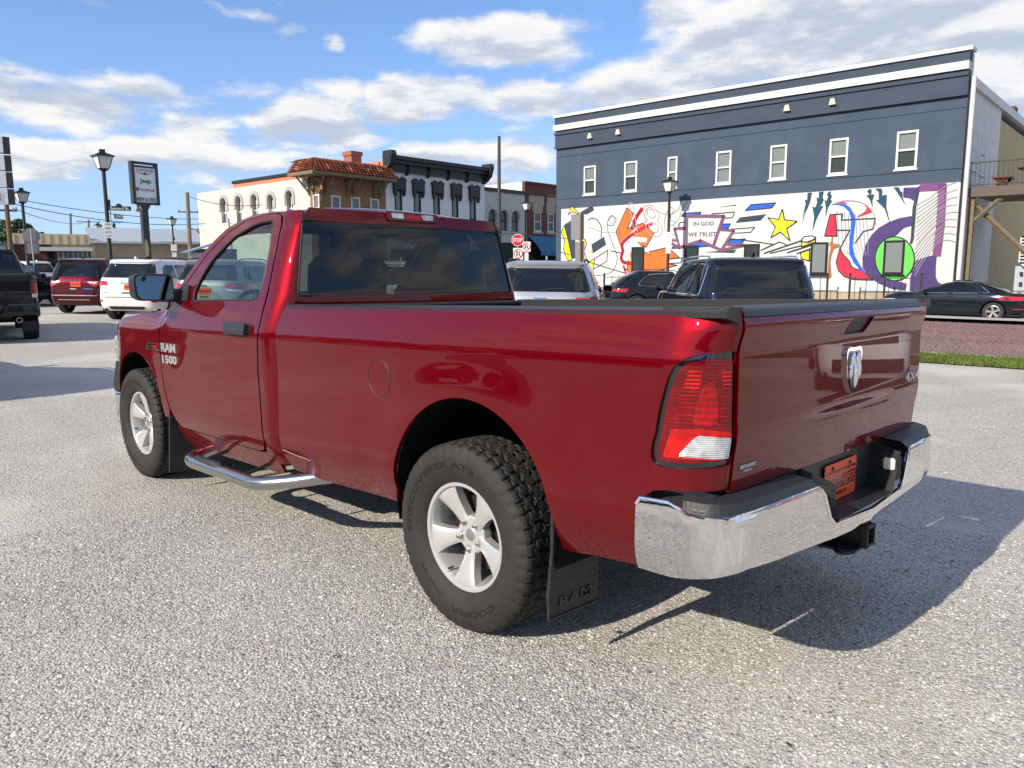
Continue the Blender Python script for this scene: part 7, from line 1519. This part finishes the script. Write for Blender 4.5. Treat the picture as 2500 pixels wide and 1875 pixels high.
# charcoal pickup at the left edge, its own rear end built like the red one
def charcoal_pickup():
    M = dict(PM); M['paint'] = PAINTS['charcoal']; M['chrome_dirty'] = PAINTS['charcoal']; M['bead'] = PAINTS['charcoal']
    P = ground_at(-57, 14.9); r = thing('pickup_truck', 'charcoal pickup truck with white framed tail light and matching dark bumper', 'pickup truck', (0, 0, 0))
    build_pickup(r, M, xf=None, detail=False); h = rad(-10.5)
    off = Vector((-1.30, 0, 0)); off.rotate(Matrix.Rotation(h, 3, 'Z')); r.location = Vector(P)-off; r.rotation_euler = (0, 0, h)
    for ch in list(r.children):
        if ch.name.startswith('tail_light'):
            fr = rounded([(0.0, .86), (0.0, 1.27)] + bx([(-1.12, 1.27), (-1.05, 1.25), (-.995, 1.20), (-.93, .93), (-.935, .86)]), .02, 3)
            ins = rounded([(.02, .905), (.02, 1.225)] + bx([(-1.12, 1.225), (-1.075, 1.21), (-1.03, 1.16), (-.98, .94), (-.98, .905)]), .02, 3)
            make('lamp_frame', panel([fr, ins], bed_map, .03, lift=.006, rim=.02, out=(-.5, .8, 0), mirror='.00' in ch.name and int(ch.name[-3:]) % 2 == 1, step=.02), mat('white_lamp_frame', (.7, .7, .7), .25, .3), ch)
    make('exhaust_tip', [lathe([(.045, 0), (.055, 0), (.055, .2), (.045, .2)], 18, 'x', (-1.22, -.62, .46), cap=False)], VM['steel'], r)
    make('lettering_4x4', onsurf(fit_text('4X4', .26, .05, depth=.004, bold=.012), gate_map, (-1, 0, 0), .004, (-.62, .93), -1), VM['trim'], r)
    make('gate_decal', onsurf(fit_text('RAM', .42, .10, depth=.003, bold=.02), gate_map, (-1, 0, 0), .004, (-.02, 1.12), -1), VM['trim'], r)
charcoal_pickup()

# ================================================================== street furniture
SM = dict(pole=mat('lamp_post_black', (.008, .008, .009), .45), pane=mat('frosted_pane', (.62, .62, .60), .35), signback=mat('sign_back', (.30, .30, .30), .5, .4), red=mat('sign_red', (.55, .012, .016), .45), white=mat('sign_white', (.78, .78, .77), .5), green=mat('sign_green', (.03, .22, .13), .5), black=mat('sign_black', (.010, .010, .012), .5), brown=mat('rusty_post', (.12, .065, .035), .8, build=weathered(.3, 6, .2, 40)),
          wood=mat('utility_pole_wood', (.17, .13, .10), .9, build=weathered(.3, 3, .3, 30)), jeep=mat('print_green', (.0, .22, .14), .5), dodge=mat('print_maroon', (.25, .06, .09), .5), greyp=mat('print_grey', (.16, .16, .17), .5), face=mat('sign_face', (.82, .83, .84), .45), bark=mat('bark', (.10, .075, .05), .9, build=weathered(.3, 5, .4, 25)), steel=mat('pole_grey', (.035, .037, .04), .5))
def lamp_post(px, top_py, depth, label, signs=(), lean=0.0, head=.52):
    P = ground_at(px, depth); zt = float((CAM+ray((px, top_py))*depth)[2]); H = zt-P[2]; r = thing('street_lamp', label, 'street lamp', tuple(P), rad(3.5), 'black lantern street lamps')
    h = head; zl = H-h*1.45
    make('pole', [lathe([(.16, 0), (.16, .12), (.12, .18), (.11, .9), (.075, 1.0), (.062, zl-.05), (.085, zl-.03), (.085, zl)], 14)], SM['pole'], r)
    w0, w1 = h*.30, h*.50; z0, z1 = zl+.06, zl+h*.86
    make('lantern_base', [lathe([(w0*.9, zl), (w0*1.15, zl+.05), (w0*1.1, zl+.065)], 4)], SM['pole'], r)
    for i in range(4):
        a, b = math.pi/4+i*math.pi/2, math.pi/4+(i+1)*math.pi/2; k = 1.30
        make('pane', [(np.array([(w0*k*math.cos(a), w0*k*math.sin(a), z0), (w0*k*math.cos(b), w0*k*math.sin(b), z0), (w1*k*math.cos(b), w1*k*math.sin(b), z1), (w1*k*math.cos(a), w1*k*math.sin(a), z1)]), [(0, 1, 2, 3)], None, 0)], SM['pane'], r)
        make('lantern_bar', [cyl((w0*k*math.cos(a), w0*k*math.sin(a), z0), (w1*k*math.cos(a), w1*k*math.sin(a), z1), .016, 5)], SM['pole'], r)
    make('lantern_roof', [moved(lathe([(w1*1.62, z1), (w1*1.60, z1+.03), (w1*.55, z1+h*.24), (w1*.40, z1+h*.27), (w1*.40, z1+h*.40), (w1*.52, z1+h*.42), (w1*.3, z1+h*.46), (0, z1+h*.47)], 4), rz=math.pi/4)], SM['pole'], r, smooth=False)
    make('photocell', [box((0, -.08, zl-1.1), (.07, .10, .22))], SM['pole'], r)
    for (z, w, hh, lines) in signs: parking_sign(r, P, z, w, hh, lines)
    return r
def facing(P):
    d = CAM-np.array(P); a = math.atan2(d[1], d[0]); return a
def parking_sign(r, P, z, w, h, lines):
    a = facing(P)-rad(3.5); e = np.array((-math.sin(a), math.cos(a), 0)); n = np.array((math.cos(a), math.sin(a), 0)); o = n*.085+np.array((0, 0, z-P[2]))
    s = make('parking_sign', [place(box((0, 0, 0), (w, h, .008)), o, e, (0, 0, 1))], SM['white'], r)
    for i, t in enumerate(lines): make('sign_text', [place(fit_text(t, w*.8, h/len(lines)*.5, depth=.002), o+n*.006+np.array((0, 0, h*(.5-(i+.5)/len(lines)))), e, (0, 0, 1))], SM['green'], s)
PS = ('2 HOUR', 'PARKING', '8 AM TO', '5 PM')
def zat(px, py, dep): return float((CAM+ray((px, py))*dep)[2])
lamp_post(272, 366, 27.5, 'tall black lantern lamp with street name plates next to the dealer sign', [(zat(272, 563, 27.5), .24, .54, PS)], head=.54)
lamp_post(70, 458, 36, 'black lantern lamp in front of the grey sign backs and tan store', head=.52)
lamp_post(248, 543, 74, 'small far lantern lamp in front of the tan store', head=.55)
lamp_post(428, 527, 66, 'far lantern lamp with green lettered parking signs by the metal roof building', [(zat(428, 605, 66), .45, .55, PS), (zat(428, 622, 66), .35, .4, PS)], head=.58)
lamp_post(1630, 432, 37.2, 'black lantern lamp in front of the mural with white parking signs', [(zat(1627, 582, 37.2), .30, .58, PS), (zat(1627, 608, 37.2), .22, .42, PS)], head=.55)
lamp_post(1287, 487, 50, 'black lantern lamp beside the stop sign', head=.52)
lamp_post(1336, 535, 84, 'small lantern lamp in front of the blue awning', head=.52)
def street_name_sign():
    P = ground_at(272, 27.3); c = CAM+ray((297, 509))*27.2; a = facing(c); e = np.array((-math.sin(a), math.cos(a), 0)); n = np.array((math.cos(a), math.sin(a), 0))
    r = thing('street_name_sign', 'black arched street name sign with white letters on the tall lamp', 'street sign', tuple(c)); f = lambda u, v: tuple(e*u+np.array((0, 0, v)))
    s = make('plate', [prism([(-.42, -.075), (.30, -.075), (.30, .075), (.02, .075), (0, .14), (-.08, .17), (-.16, .14), (-.18, .075), (-.42, .075)], f, tuple(n*.02))], SM['black'], r); make('lettering', [place(fit_text('Seward St.', .60, .10, depth=.003, bold=.01), n*.024+e*(-.06), e, (0, 0, 1))], SM['white'], s)
    s = make('cross_plate', [prism([(-.26, -.36), (.02, -.36), (.02, -.21), (-.26, -.21)], f, tuple(n*.02))], SM['black'], r); make('lettering', [place(fit_text('S 5TH ST', .24, .09, depth=.003, bold=.01), n*.024+e*(-.12)+np.array((0, 0, -.285)), e, (0, 0, 1))], SM['white'], s)
    make('bracket', [tube([f(-.34, -.48), f(-.1, -.50), f(.0, -.44)], .014, 6), tube([f(-.36, 0), f(-.36, -.5)], .012, 6)], SM['pole'], r)
street_name_sign()
def dealer_sign():
    D = Plane(*(CAM+ray((352, 450))*30.5)[:2], -80, -1); P = ground_at(356, 30.5); r = thing('dealer_sign', 'framed dealership sign panel on a thick square post beside the tall lamp', 'sign', tuple(P)); inv = Matrix.Translation(Vector(r.location)).inverted()
    def pt(n, p, m, parent=None):
        o = make(n, p, m, parent or r)
        if parent is None: o.matrix_parent_inverse = inv
        return o
    u0, zt = D.px((316, 392)); u1, _ = D.px((382, 410)); z0 = D.px((318, 497))[1]; zf = D.px((322, 400))[1]
    pt('panel', pbox(D, u0+.10, z0+.10, u1-.08, zf-.08, -.09, .03), SM['face'])
    for q in ((u0, z0, u0+.12, zt), (u1-.09, z0, u1, zt)): pt('frame_post', pbox(D, *q, -.12, .09), SM['steel'])
    for q in ((u0+.12, zt-.09, u1-.09, zt), (u0+.12, z0, u1-.09, z0+.08), (u0+.12, zf-.10, u1-.09, zf-.03)): pt('frame_rail', pbox(D, *q, -.10, .07), SM['steel'])
    uc = (u0+u1)/2+.02; w = u1-u0; hgt = zf-z0
    def T(s, du, v, ww, hh, m, nm='sign_lettering', bold=.01): pt(nm, place(fit_text(s, ww, hh, depth=.006, bold=bold), tuple(D.pt(uc+du, z0+hgt*v, .038)), tuple(D.a), (0, 0, 1)), m)
    T('CHRYSLER', 0, .865, w*.66, .085, SM['greyp']); T('Jeep', 0, .585, w*.42, .24, SM['jeep'], bold=.025); T('DODGE', .07*w, .37, w*.52, .085, SM['dodge']); T('NEW & USED', 0, .13, w*.72, .15, SM['black'])
    f = D.f3(.036); pt('wing_emblem', [prism([(uc-.33*w, z0+hgt*.82), (uc-.05*w, z0+hgt*.785), (uc, z0+hgt*.80), (uc+.05*w, z0+hgt*.785), (uc+.33*w, z0+hgt*.82), (uc+.10*w, z0+hgt*.765), (uc, z0+hgt*.755), (uc-.10*w, z0+hgt*.765)], f, tuple(D.n*.006))], SM['greyp']); pt('emblem_disc', [prism([(uc+.055*math.cos(a), z0+hgt*.785+.055*math.sin(a)) for a in np.linspace(0, 6.28, 15)[:-1]], f, tuple(D.n*.012))], SM['dodge'])
    pt('shield_emblem', [prism([(uc-.37*w, z0+hgt*.42), (uc-.25*w, z0+hgt*.42), (uc-.25*w, z0+hgt*.36), (uc-.31*w, z0+hgt*.325), (uc-.37*w, z0+hgt*.36)], f, tuple(D.n*.006))], SM['greyp'])
    pc = D.px((356, 560))[0]; pt('post', [pbox(D, pc-.13, P[2]-.1, pc+.13, z0, -.13, .05)], SM['steel']); pt('post_collar', [prism([(pc-.24, z0), (pc+.24, z0), (pc+.13, z0-.2), (pc-.13, z0-.2)], D.f3(-.12), tuple(D.n*.2))], SM['steel'])
    zz = D.px((352, 602))[1]; pt('peeled_paint', [prism([(pc-.125, zz-.42), (pc+.03, zz-.36), (pc+.05, zz-.05), (pc-.0, zz+.2), (pc-.08, zz+.32), (pc-.12, zz+.10)], D.f3(.051), tuple(D.n*.004))], mat('bare_primer', (.62, .48, .26), .8))
    for du in (0, .14): pt('flood_lamp', [lathe_blob(tuple(D.pt(u0+.02+du, z0-.22-.05*du, .25)), (.07, .07, .11), 7, 9), tube([tuple(D.pt(u0+.12+du, z0+.02, .0)), tuple(D.pt(u0+.05+du, z0-.1, .2))], .015, 5)], SM['signback'])
dealer_sign()
def stack_sign():
    D = Plane(*(CAM+ray((14, 420))*23)[:2], -100, -1); r = thing('stacked_sign', 'tall sign of four stacked white panels at the lot edge', 'sign', tuple(ground_at(-90, 23))); inv = Matrix.Translation(Vector(r.location)).inverted()
    ys = [(334, 373), (379, 416), (420, 457), (461, 498)]; us = [12, 15, 20, 25]
    for i, ((a, b), x) in enumerate(zip(ys, us)):
        u = D.px((19, 420))[0]; z1, z0 = D.px((16, a))[1], D.px((16, b))[1]
        o = make('panel', [pbox(D, u-2.8, z0, u-.06, z1, -.30, .02)], SM['white'], r); o.matrix_parent_inverse = inv
        o = make('panel_edge', [pbox(D, u-.06, z0, u+.12, z1, -.34, .0)], SM['steel'], r); o.matrix_parent_inverse = inv
        if i == 3: o = make('sign_lettering', [place(fit_text('RAM', 1.3, .26, depth=.006, bold=.02), tuple(D.pt(u-.90, (z0+z1)/2, .03)), tuple(D.a), (0, 0, 1))], SM['greyp'], r); o.matrix_parent_inverse = inv
    x, y, z = ground_at(-90, 23.2); o = make('post', [cyl((x, y, z), (x, y, zat(-90, 420, 23.2)), .14, 10)], SM['steel'], r); o.matrix_parent_inverse = inv
stack_sign()
def octagon(r_): return [(r_*math.cos(math.pi/8+i*math.pi/4), r_*math.sin(math.pi/8+i*math.pi/4)) for i in range(8)]
def stop_signs():
    dep = 40.0; c = CAM+ray((1263.5, 586))*dep; P = ground_at(1263.5, dep); r = thing('stop_sign', 'red stop sign with round no turn sign plates beside the silver SUV', 'stop sign', tuple(P)); a = facing(c); e = np.array((-math.sin(a), math.cos(a), 0)); n = np.array((math.cos(a), math.sin(a), 0)); o = c-P
    f = lambda du, dz, off: (lambda u, v: tuple(o+n*off+e*(u+du)+np.array((0, 0, v+dz))))
    make('post', [cyl((o[0]-n[0]*.05, o[1]-n[1]*.05, -.1), (o[0]-n[0]*.05, o[1]-n[1]*.05, o[2]+.3), .03, 8)], TM['metal'], r)
    s = make('sign_face', [prism(octagon(.325), f(0, 0, 0), tuple(n*.006))], SM['white'], r); make('red_field', [prism(octagon(.300), f(0, 0, .006), tuple(n*.003))], SM['red'], s); make('lettering', [place(fit_text('STOP', .47, .20, depth=.003, bold=.015), o+n*.012, e, (0, 0, 1))], SM['white'], s)
    for du, dz, sc in ((.03, -.70, 1.0), (.46, -.34, .84)):
        q = .30*sc; pl = make('no_turn_plate', [prism(rounded([(-q*.85, -q), (q*.85, -q), (q*.85, q), (-q*.85, q)], .03, 3), f(du, dz, 0), tuple(n*.006))], SM['white'], r)
        ring = [(q*.74*math.cos(t), q*.74*math.sin(t)) for t in np.linspace(0, 6.283, 29)[:-1]]; pt3 = f(du, dz, .010); make('red_ring', [tube([pt3(u, v) for u, v in ring], .024*sc, 5, closed=True), tube([pt3(-q*.5, q*.5), pt3(q*.5, -q*.5)], .020*sc, 5)], SM['red'], pl)
        make('turn_arrow', [tube([pt3(*u) for u in spline([(.07*sc, -.13*sc), (.07*sc, .05*sc), (.0, .13*sc), (-.07*sc, .05*sc), (-.07*sc, -.05*sc)], 4)], .020*sc, 5), prism([(-.14*sc, -.04*sc), (.0, -.04*sc), (-.07*sc, -.14*sc)], f(du, dz, .008), tuple(n*.004))], SM['black'], pl)
    pl = make('small_plate', [prism([(-.10, -.2), (.10, -.2), (.10, .2), (-.10, .2)], f(.46, -.84, 0), tuple(n*.006))], SM['white'], r)
    for i in range(3): make('plate_text', [place(fit_text('NO U TURN', .15, .035, depth=.002), o+n*.009+e*.46+np.array((0, 0, -.72-.11*i)), e, (0, 0, 1))], SM['green'], pl)
    # signs seen from behind
    def back(px, py, dep, rr, rects, post, label, oct_=True, name='sign_back', lean_=0):
        c = CAM+ray((px, py))*dep; P = ground_at(px, dep); r = thing(name, label, 'road sign', tuple(P)); a = facing(c); e = np.array((-math.sin(a), math.cos(a), 0)); n = np.array((math.cos(a), math.sin(a), 0)); o = c-P
        f = lambda du, dz: (lambda u, v: tuple(o-n*.06+e*(u+du)+np.array((0, 0, v+dz))))
        if oct_: make('octagon_plate', [prism(octagon(rr), f(0, 0), tuple(n*.006))], SM['signback'], r)
        for (du, dz, w, h) in rects: make('sign_plate', [prism(rounded([(-w/2, -h/2), (w/2, -h/2), (w/2, h/2), (-w/2, h/2)], .04, 3), f(du, dz), tuple(n*.006))], SM['signback'], r)
        make('post', [cyl((o[0], o[1], -.1), (o[0], o[1], o[2]+post[1]), post[0], 6)], post[2], r)
    back(76.5, 575.5, 33, .34, [(.02, -.50, .46, .50)], (.028, .3, TM['metal']), 'grey octagon sign back with a square plate below on the far corner')
    back(1419, 553, 34, 0, [(-.16, -.02, .58, 1.10), (-.05, -1.15, .42, 1.0)], (.045, .56, SM['brown']), 'pair of grey sign backs on a rusty post in front of the mural', False)
stop_signs()
def poles():
    def pole(name, label, px, py_top, dep, r0, m, arms=(), lean_px=0.0, group=None, cat='utility pole'):
        P = ground_at(px, dep); T = CAM+ray((px+lean_px, py_top))*dep; d = T-P; r = thing(name, label, cat, tuple(P), group=group); make('shaft', [cyl((0, 0, -.2), tuple(d), r0, 10, r0*.75)], m, r)
        for (f, w) in arms:
            e = np.array((-math.sin(facing(P)), math.cos(facing(P)), 0)); make('crossarm', [cyl(tuple(d*f-e*w), tuple(d*f+e*w), .06, 6)], m, r)
            for s in (-1, 1): make('insulator', [lathe_blob(tuple(d*f+e*w*s*.9+np.array((0, 0, .12))), (.06, .06, .10), 5, 6)], TM['metal'], r)
        return r
    pole('steel_pole', 'tall plain dark steel pole in front of the grey arched shop', 1218.5, 333, 46, .125, SM['steel'], cat='pole')
    for s in (-1, 1):
        pass
    pole('utility_pole', 'leaning rusty utility pole with insulators under the stacked sign', 30, 480, 40, .14, SM['brown'], [(.86, .45)], -16, 'wooden utility poles'); pole('utility_pole', 'slim bare utility pole above the tan store', 172, 521, 92, .16, SM['wood'], (), 0, 'wooden utility poles')
    pole('utility_pole', 'utility pole with one crossarm above the tan store', 217, 537, 96, .16, SM['wood'], [(.97, 1.3)], -1, 'wooden utility poles'); pole('utility_pole', 'tall wooden utility pole in front of the metal roof building', 466, 470, 56, .17, SM['wood'], [(.80, .7)], -9, 'wooden utility poles')
    def wire(q, sag, label):
        P = [CAM+ray((x, y))*d for x, y, d in q]; pts = []
        for t in np.linspace(0, 1, 25): p = P[0]*(1-t)+P[1]*t; p = p-np.array((0, 0, sag*4*t*(1-t))); pts.append(tuple(p))
        make('overhead_wire', [tube(pts, .022, 4)], SM['black'], label=label, cat='wire', group='overhead wires')
    wire([(-40, 480, 40), (500, 546, 58)], .55, 'thick overhead cable crossing behind the dealer sign'); wire([(-40, 470, 44), (500, 535, 62)], .4, 'thin upper overhead wire crossing behind the dealer sign'); wire([(217, 541, 96), (30, 508, 40)], .5, 'overhead wire running from the leaning pole to the crossarm pole'); wire([(457, 478, 56), (640, 500, 48)], .3, 'overhead wire from the tall wooden pole to the stucco flank')
poles()
# ------------------------------------------------------------------ trees
def leaf_build(nt, b, m):
    r = nt.n('ShaderNodeNewGeometry').outputs['Random Per Island']; col = tuple(b.inputs['Base Color'].default_value)[:3]
    nt.set(b.inputs['Base Color'], nt.ramp(r, [(0, tuple(x*.55 for x in col)), (.5, col), (1, (col[0]*1.7, col[1]*1.45, col[2]*1.2))]))
LEAF = mat('tree_leaves', (.040, .078, .018), .6, build=leaf_build); LEAF2 = mat('conifer_needles', (.022, .045, .022), .7, build=leaf_build)
def tree(px, dep, top_py, half_px, label, kind='round', n=5200, seed=0):
    rng = np.random.default_rng(seed); P = ground_at(px, dep); H = zat(px, top_py, dep)-P[2]; Rw = half_px*dep/FPX; r = thing('tree', label, 'tree', tuple(P), group='trees on the skyline')
    tr = [tube([(0, 0, -.2), (.1, .05, H*.25), (-.1, .1, H*.45), (0, 0, H*.8)], [H*.028+.08, H*.024+.06, H*.018+.04, .04], 8)]
    cl = []
    if kind == 'round':
        for i in range(26):
            a = rng.uniform(0, 6.28); q = rng.uniform(.15, .95)**.6; z = rng.uniform(.30, .92); wz = math.sqrt(max(.05, 1-((z-.55)/.45)**2)); cl.append((Rw*q*wz*math.cos(a), Rw*q*wz*math.sin(a), H*z, rng.uniform(.16, .30)*Rw))
        for c in cl[:9]: tr.append(tube([(0, 0, H*.32), (c[0]*.5, c[1]*.5, (H*.32+c[2])/2), c[:3]], [H*.012+.04, .06, .03], 5))
    else:
        for i in range(34): z = i/34; a = i*2.4; q = Rw*(1-z)*.9; cl.append((q*math.cos(a)*.7, q*math.sin(a)*.7, H*(.12+.86*z), Rw*.28*(1-z)+.12))
    make('trunk', tr, SM['bark'], r)
    C = np.array(cl); k = rng.integers(0, len(C), n); d = rng.normal(0, 1, (n, 3)); d /= np.linalg.norm(d, axis=1, keepdims=True); rr = rng.uniform(.35, 1.0, n)**.5*C[k, 3]*rng.uniform(.8, 1.25, n)
    c = C[k, :3]+d*rr[:, None]*[1, 1, .8]; s = (.11 if kind == 'round' else .09)*max(.8, dep/80)*rng.uniform(.7, 1.5, n); u = rng.normal(0, 1, (n, 3)); u /= np.linalg.norm(u, axis=1, keepdims=True); v = np.cross(u, rng.normal(0, 1, (n, 3))); v /= np.linalg.norm(v, axis=1, keepdims=True)
    V = np.stack([c-u*s[:, None], c+v*s[:, None]*.7, c+u*s[:, None], c-v*s[:, None]*.7], 1).reshape(-1, 3)
    make('crown', (V, [(4*i, 4*i+1, 4*i+2, 4*i+3) for i in range(n)], None, 0), LEAF if kind == 'round' else LEAF2, r, smooth=False)
tree(12, 92, 545, 48, 'broad dark green tree behind the stacked sign', seed=1, n=7000); tree(66, 95, 529, 44, 'round green tree rising over the tan store', seed=2, n=8000); tree(100, 92, 548, 20, 'loose green tree edge over the tan store', seed=3, n=3000)
tree(228, 118, 551, 20, 'small green tree behind the crossarm pole', seed=4, n=3500); tree(287, 86, 541, 11, 'thin conifer behind the tall lamp', 'conifer', 900, 5); tree(331, 112, 562, 12, 'small conifer beside the dealer sign post', 'conifer', 1200, 6)
tree(378, 122, 560, 26, 'low round tree behind the metal roof next to the sign post', seed=7, n=4000); tree(418, 124, 562, 24, 'low round tree behind the far lantern lamp', seed=8, n=4000); tree(446, 120, 559, 22, 'low green tree between the far lamp and the wooden pole', seed=9, n=3500); tree(478, 98, 537, 24, 'green tree against the stucco flank of the corner shop', seed=10, n=5000)
def far_woods():
    rng = np.random.default_rng(31); n = 26000; a = rad(-13)+rng.random(n)*rad(150); k = np.floor(a/rad(2.3)); h = 6+5*np.abs(np.sin(k*12.9)); d = 150+18*np.sin(k*7.1)+rng.normal(0, 3, n); z = h*rng.random(n)**.6
    c = np.column_stack([CAM[0]+d*np.cos(a), CAM[1]+d*np.sin(a), z]); u = rng.normal(0, 1, (n, 3)); u /= np.linalg.norm(u, axis=1, keepdims=True); v = np.cross(u, rng.normal(0, 1, (n, 3))); v /= np.linalg.norm(v, axis=1, keepdims=True); s = rng.uniform(.4, .9, n)[:, None]
    make('far_woods', (np.stack([c-u*s, c+v*s*.7, c+u*s, c-v*s*.7], 1).reshape(-1, 3), [(4*i, 4*i+1, 4*i+2, 4*i+3) for i in range(n)], None, 0), LEAF, smooth=False, label='line of green woods on the horizon beyond the town', kind='stuff')
far_woods()
# ------------------------------------------------------------------ loose stones near the viewer
def stones():
    rng = np.random.default_rng(5); n = 175000
    # spread over the wedge the picture shows, thinning with distance
    dist = np.where(rng.random(n) < .72, np.sqrt(rng.uniform(1.7**2, 5.2**2, n)), np.sqrt(rng.uniform(5.2**2, 11**2, n))); ang = YAW+rng.uniform(-.78, .78, n); X, Y = CAM[0]+dist*np.cos(ang), CAM[1]+dist*np.sin(ang)
    s = rng.gamma(5.0, .00074, n).clip(.002, .0088); z = gz(X, Y)
    base = np.array([(1, 0, -.1), (.3, .95, 0), (-.8, .6, -.1), (-.8, -.6, .1), (.3, -.95, 0), (.1, .05, .75), (0, 0, -.6)]); F0 = [(0, 1, 5), (1, 2, 5), (2, 3, 5), (3, 4, 5), (4, 0, 5), (1, 0, 6), (0, 4, 6)]; F0 = F0[:5]+[(0, 6, 1), (1, 6, 2), (2, 6, 3), (3, 6, 4), (4, 6, 0)]; F0 = F0[:5]
    base = base[:6]; jit = rng.normal(0, .18, (n, 6, 3)); B = (base[None]+jit)*s[:, None, None]*np.array([1.15, .85, .8]); a = rng.uniform(0, 6.28, n); c, sn = np.cos(a), np.sin(a)
    V = np.stack([B[:, :, 0]*c[:, None]-B[:, :, 1]*sn[:, None]+X[:, None], B[:, :, 0]*sn[:, None]+B[:, :, 1]*c[:, None]+Y[:, None], B[:, :, 2]+(z+.0012)[:, None]], 2).reshape(-1, 3)
    F = (np.array(F0)[None]+(np.arange(n)*6)[:, None, None]).reshape(-1, 3); me = bpy.data.meshes.new('gravel_stones'); nf = len(F)
    me.vertices.add(len(V)); me.vertices.foreach_set('co', V.ravel()); me.loops.add(nf*3); me.loops.foreach_set('vertex_index', F.ravel().astype(np.int32)); me.polygons.add(nf); me.polygons.foreach_set('loop_start', np.arange(0, nf*3, 3, dtype=np.int32)); me.update(calc_edges=True); me.validate()
    def f(nt, b, m):
        r = nt.n('ShaderNodeNewGeometry').outputs['Random Per Island']
        nt.set(b.inputs['Base Color'], nt.ramp(r, [(0, (.14, .138, .134)), (.25, (.33, .324, .313)), (.6, (.51, .50, .48)), (.9, (.70, .685, .655)), (.965, (.76, .74, .70)), (.975, (.42, .30, .20)), (.988, (.10, .09, .085)), (1, (.50, .42, .32))]))
    me.materials.append(mat('gravel_stone', (.4, .4, .39), .85, spec=.25, build=f)); o = bpy.data.objects.new('gravel_stones', me); COL.objects.link(o); tag(o, 'loose pale grey gravel stones strewn over the lot', 'gravel', kind='stuff')
stones()

def litter():
    rng = np.random.default_rng(21); V, F = [], []
    for k in range(34):
        d, a = rng.uniform(2.4, 6.5), YAW+rng.uniform(-.6, .6); x, y = CAM[0]+d*math.cos(a), CAM[1]+d*math.sin(a); z = float(gz(x, y))+.009; t = rng.uniform(0, 6.28); l = rng.uniform(.008, .02); w = l*rng.uniform(.25, .6); c, s = math.cos(t), math.sin(t); o = len(V)
        for u, v, h in ((-1, 0, 0), (0, .5, .003), (1, 0, .004), (0, -.5, .0)): V.append((x+u*l*c-v*w*2*s, y+u*l*s+v*w*2*c, z+h))
        F.append((o, o+1, o+2, o+3))
    make('leaf_litter', piece(V, F), mat('dry_leaf', (.11, .055, .03), .8, build=leaf_build), smooth=False, label='small dry brown leaf scraps scattered on the gravel', kind='stuff')
litter()
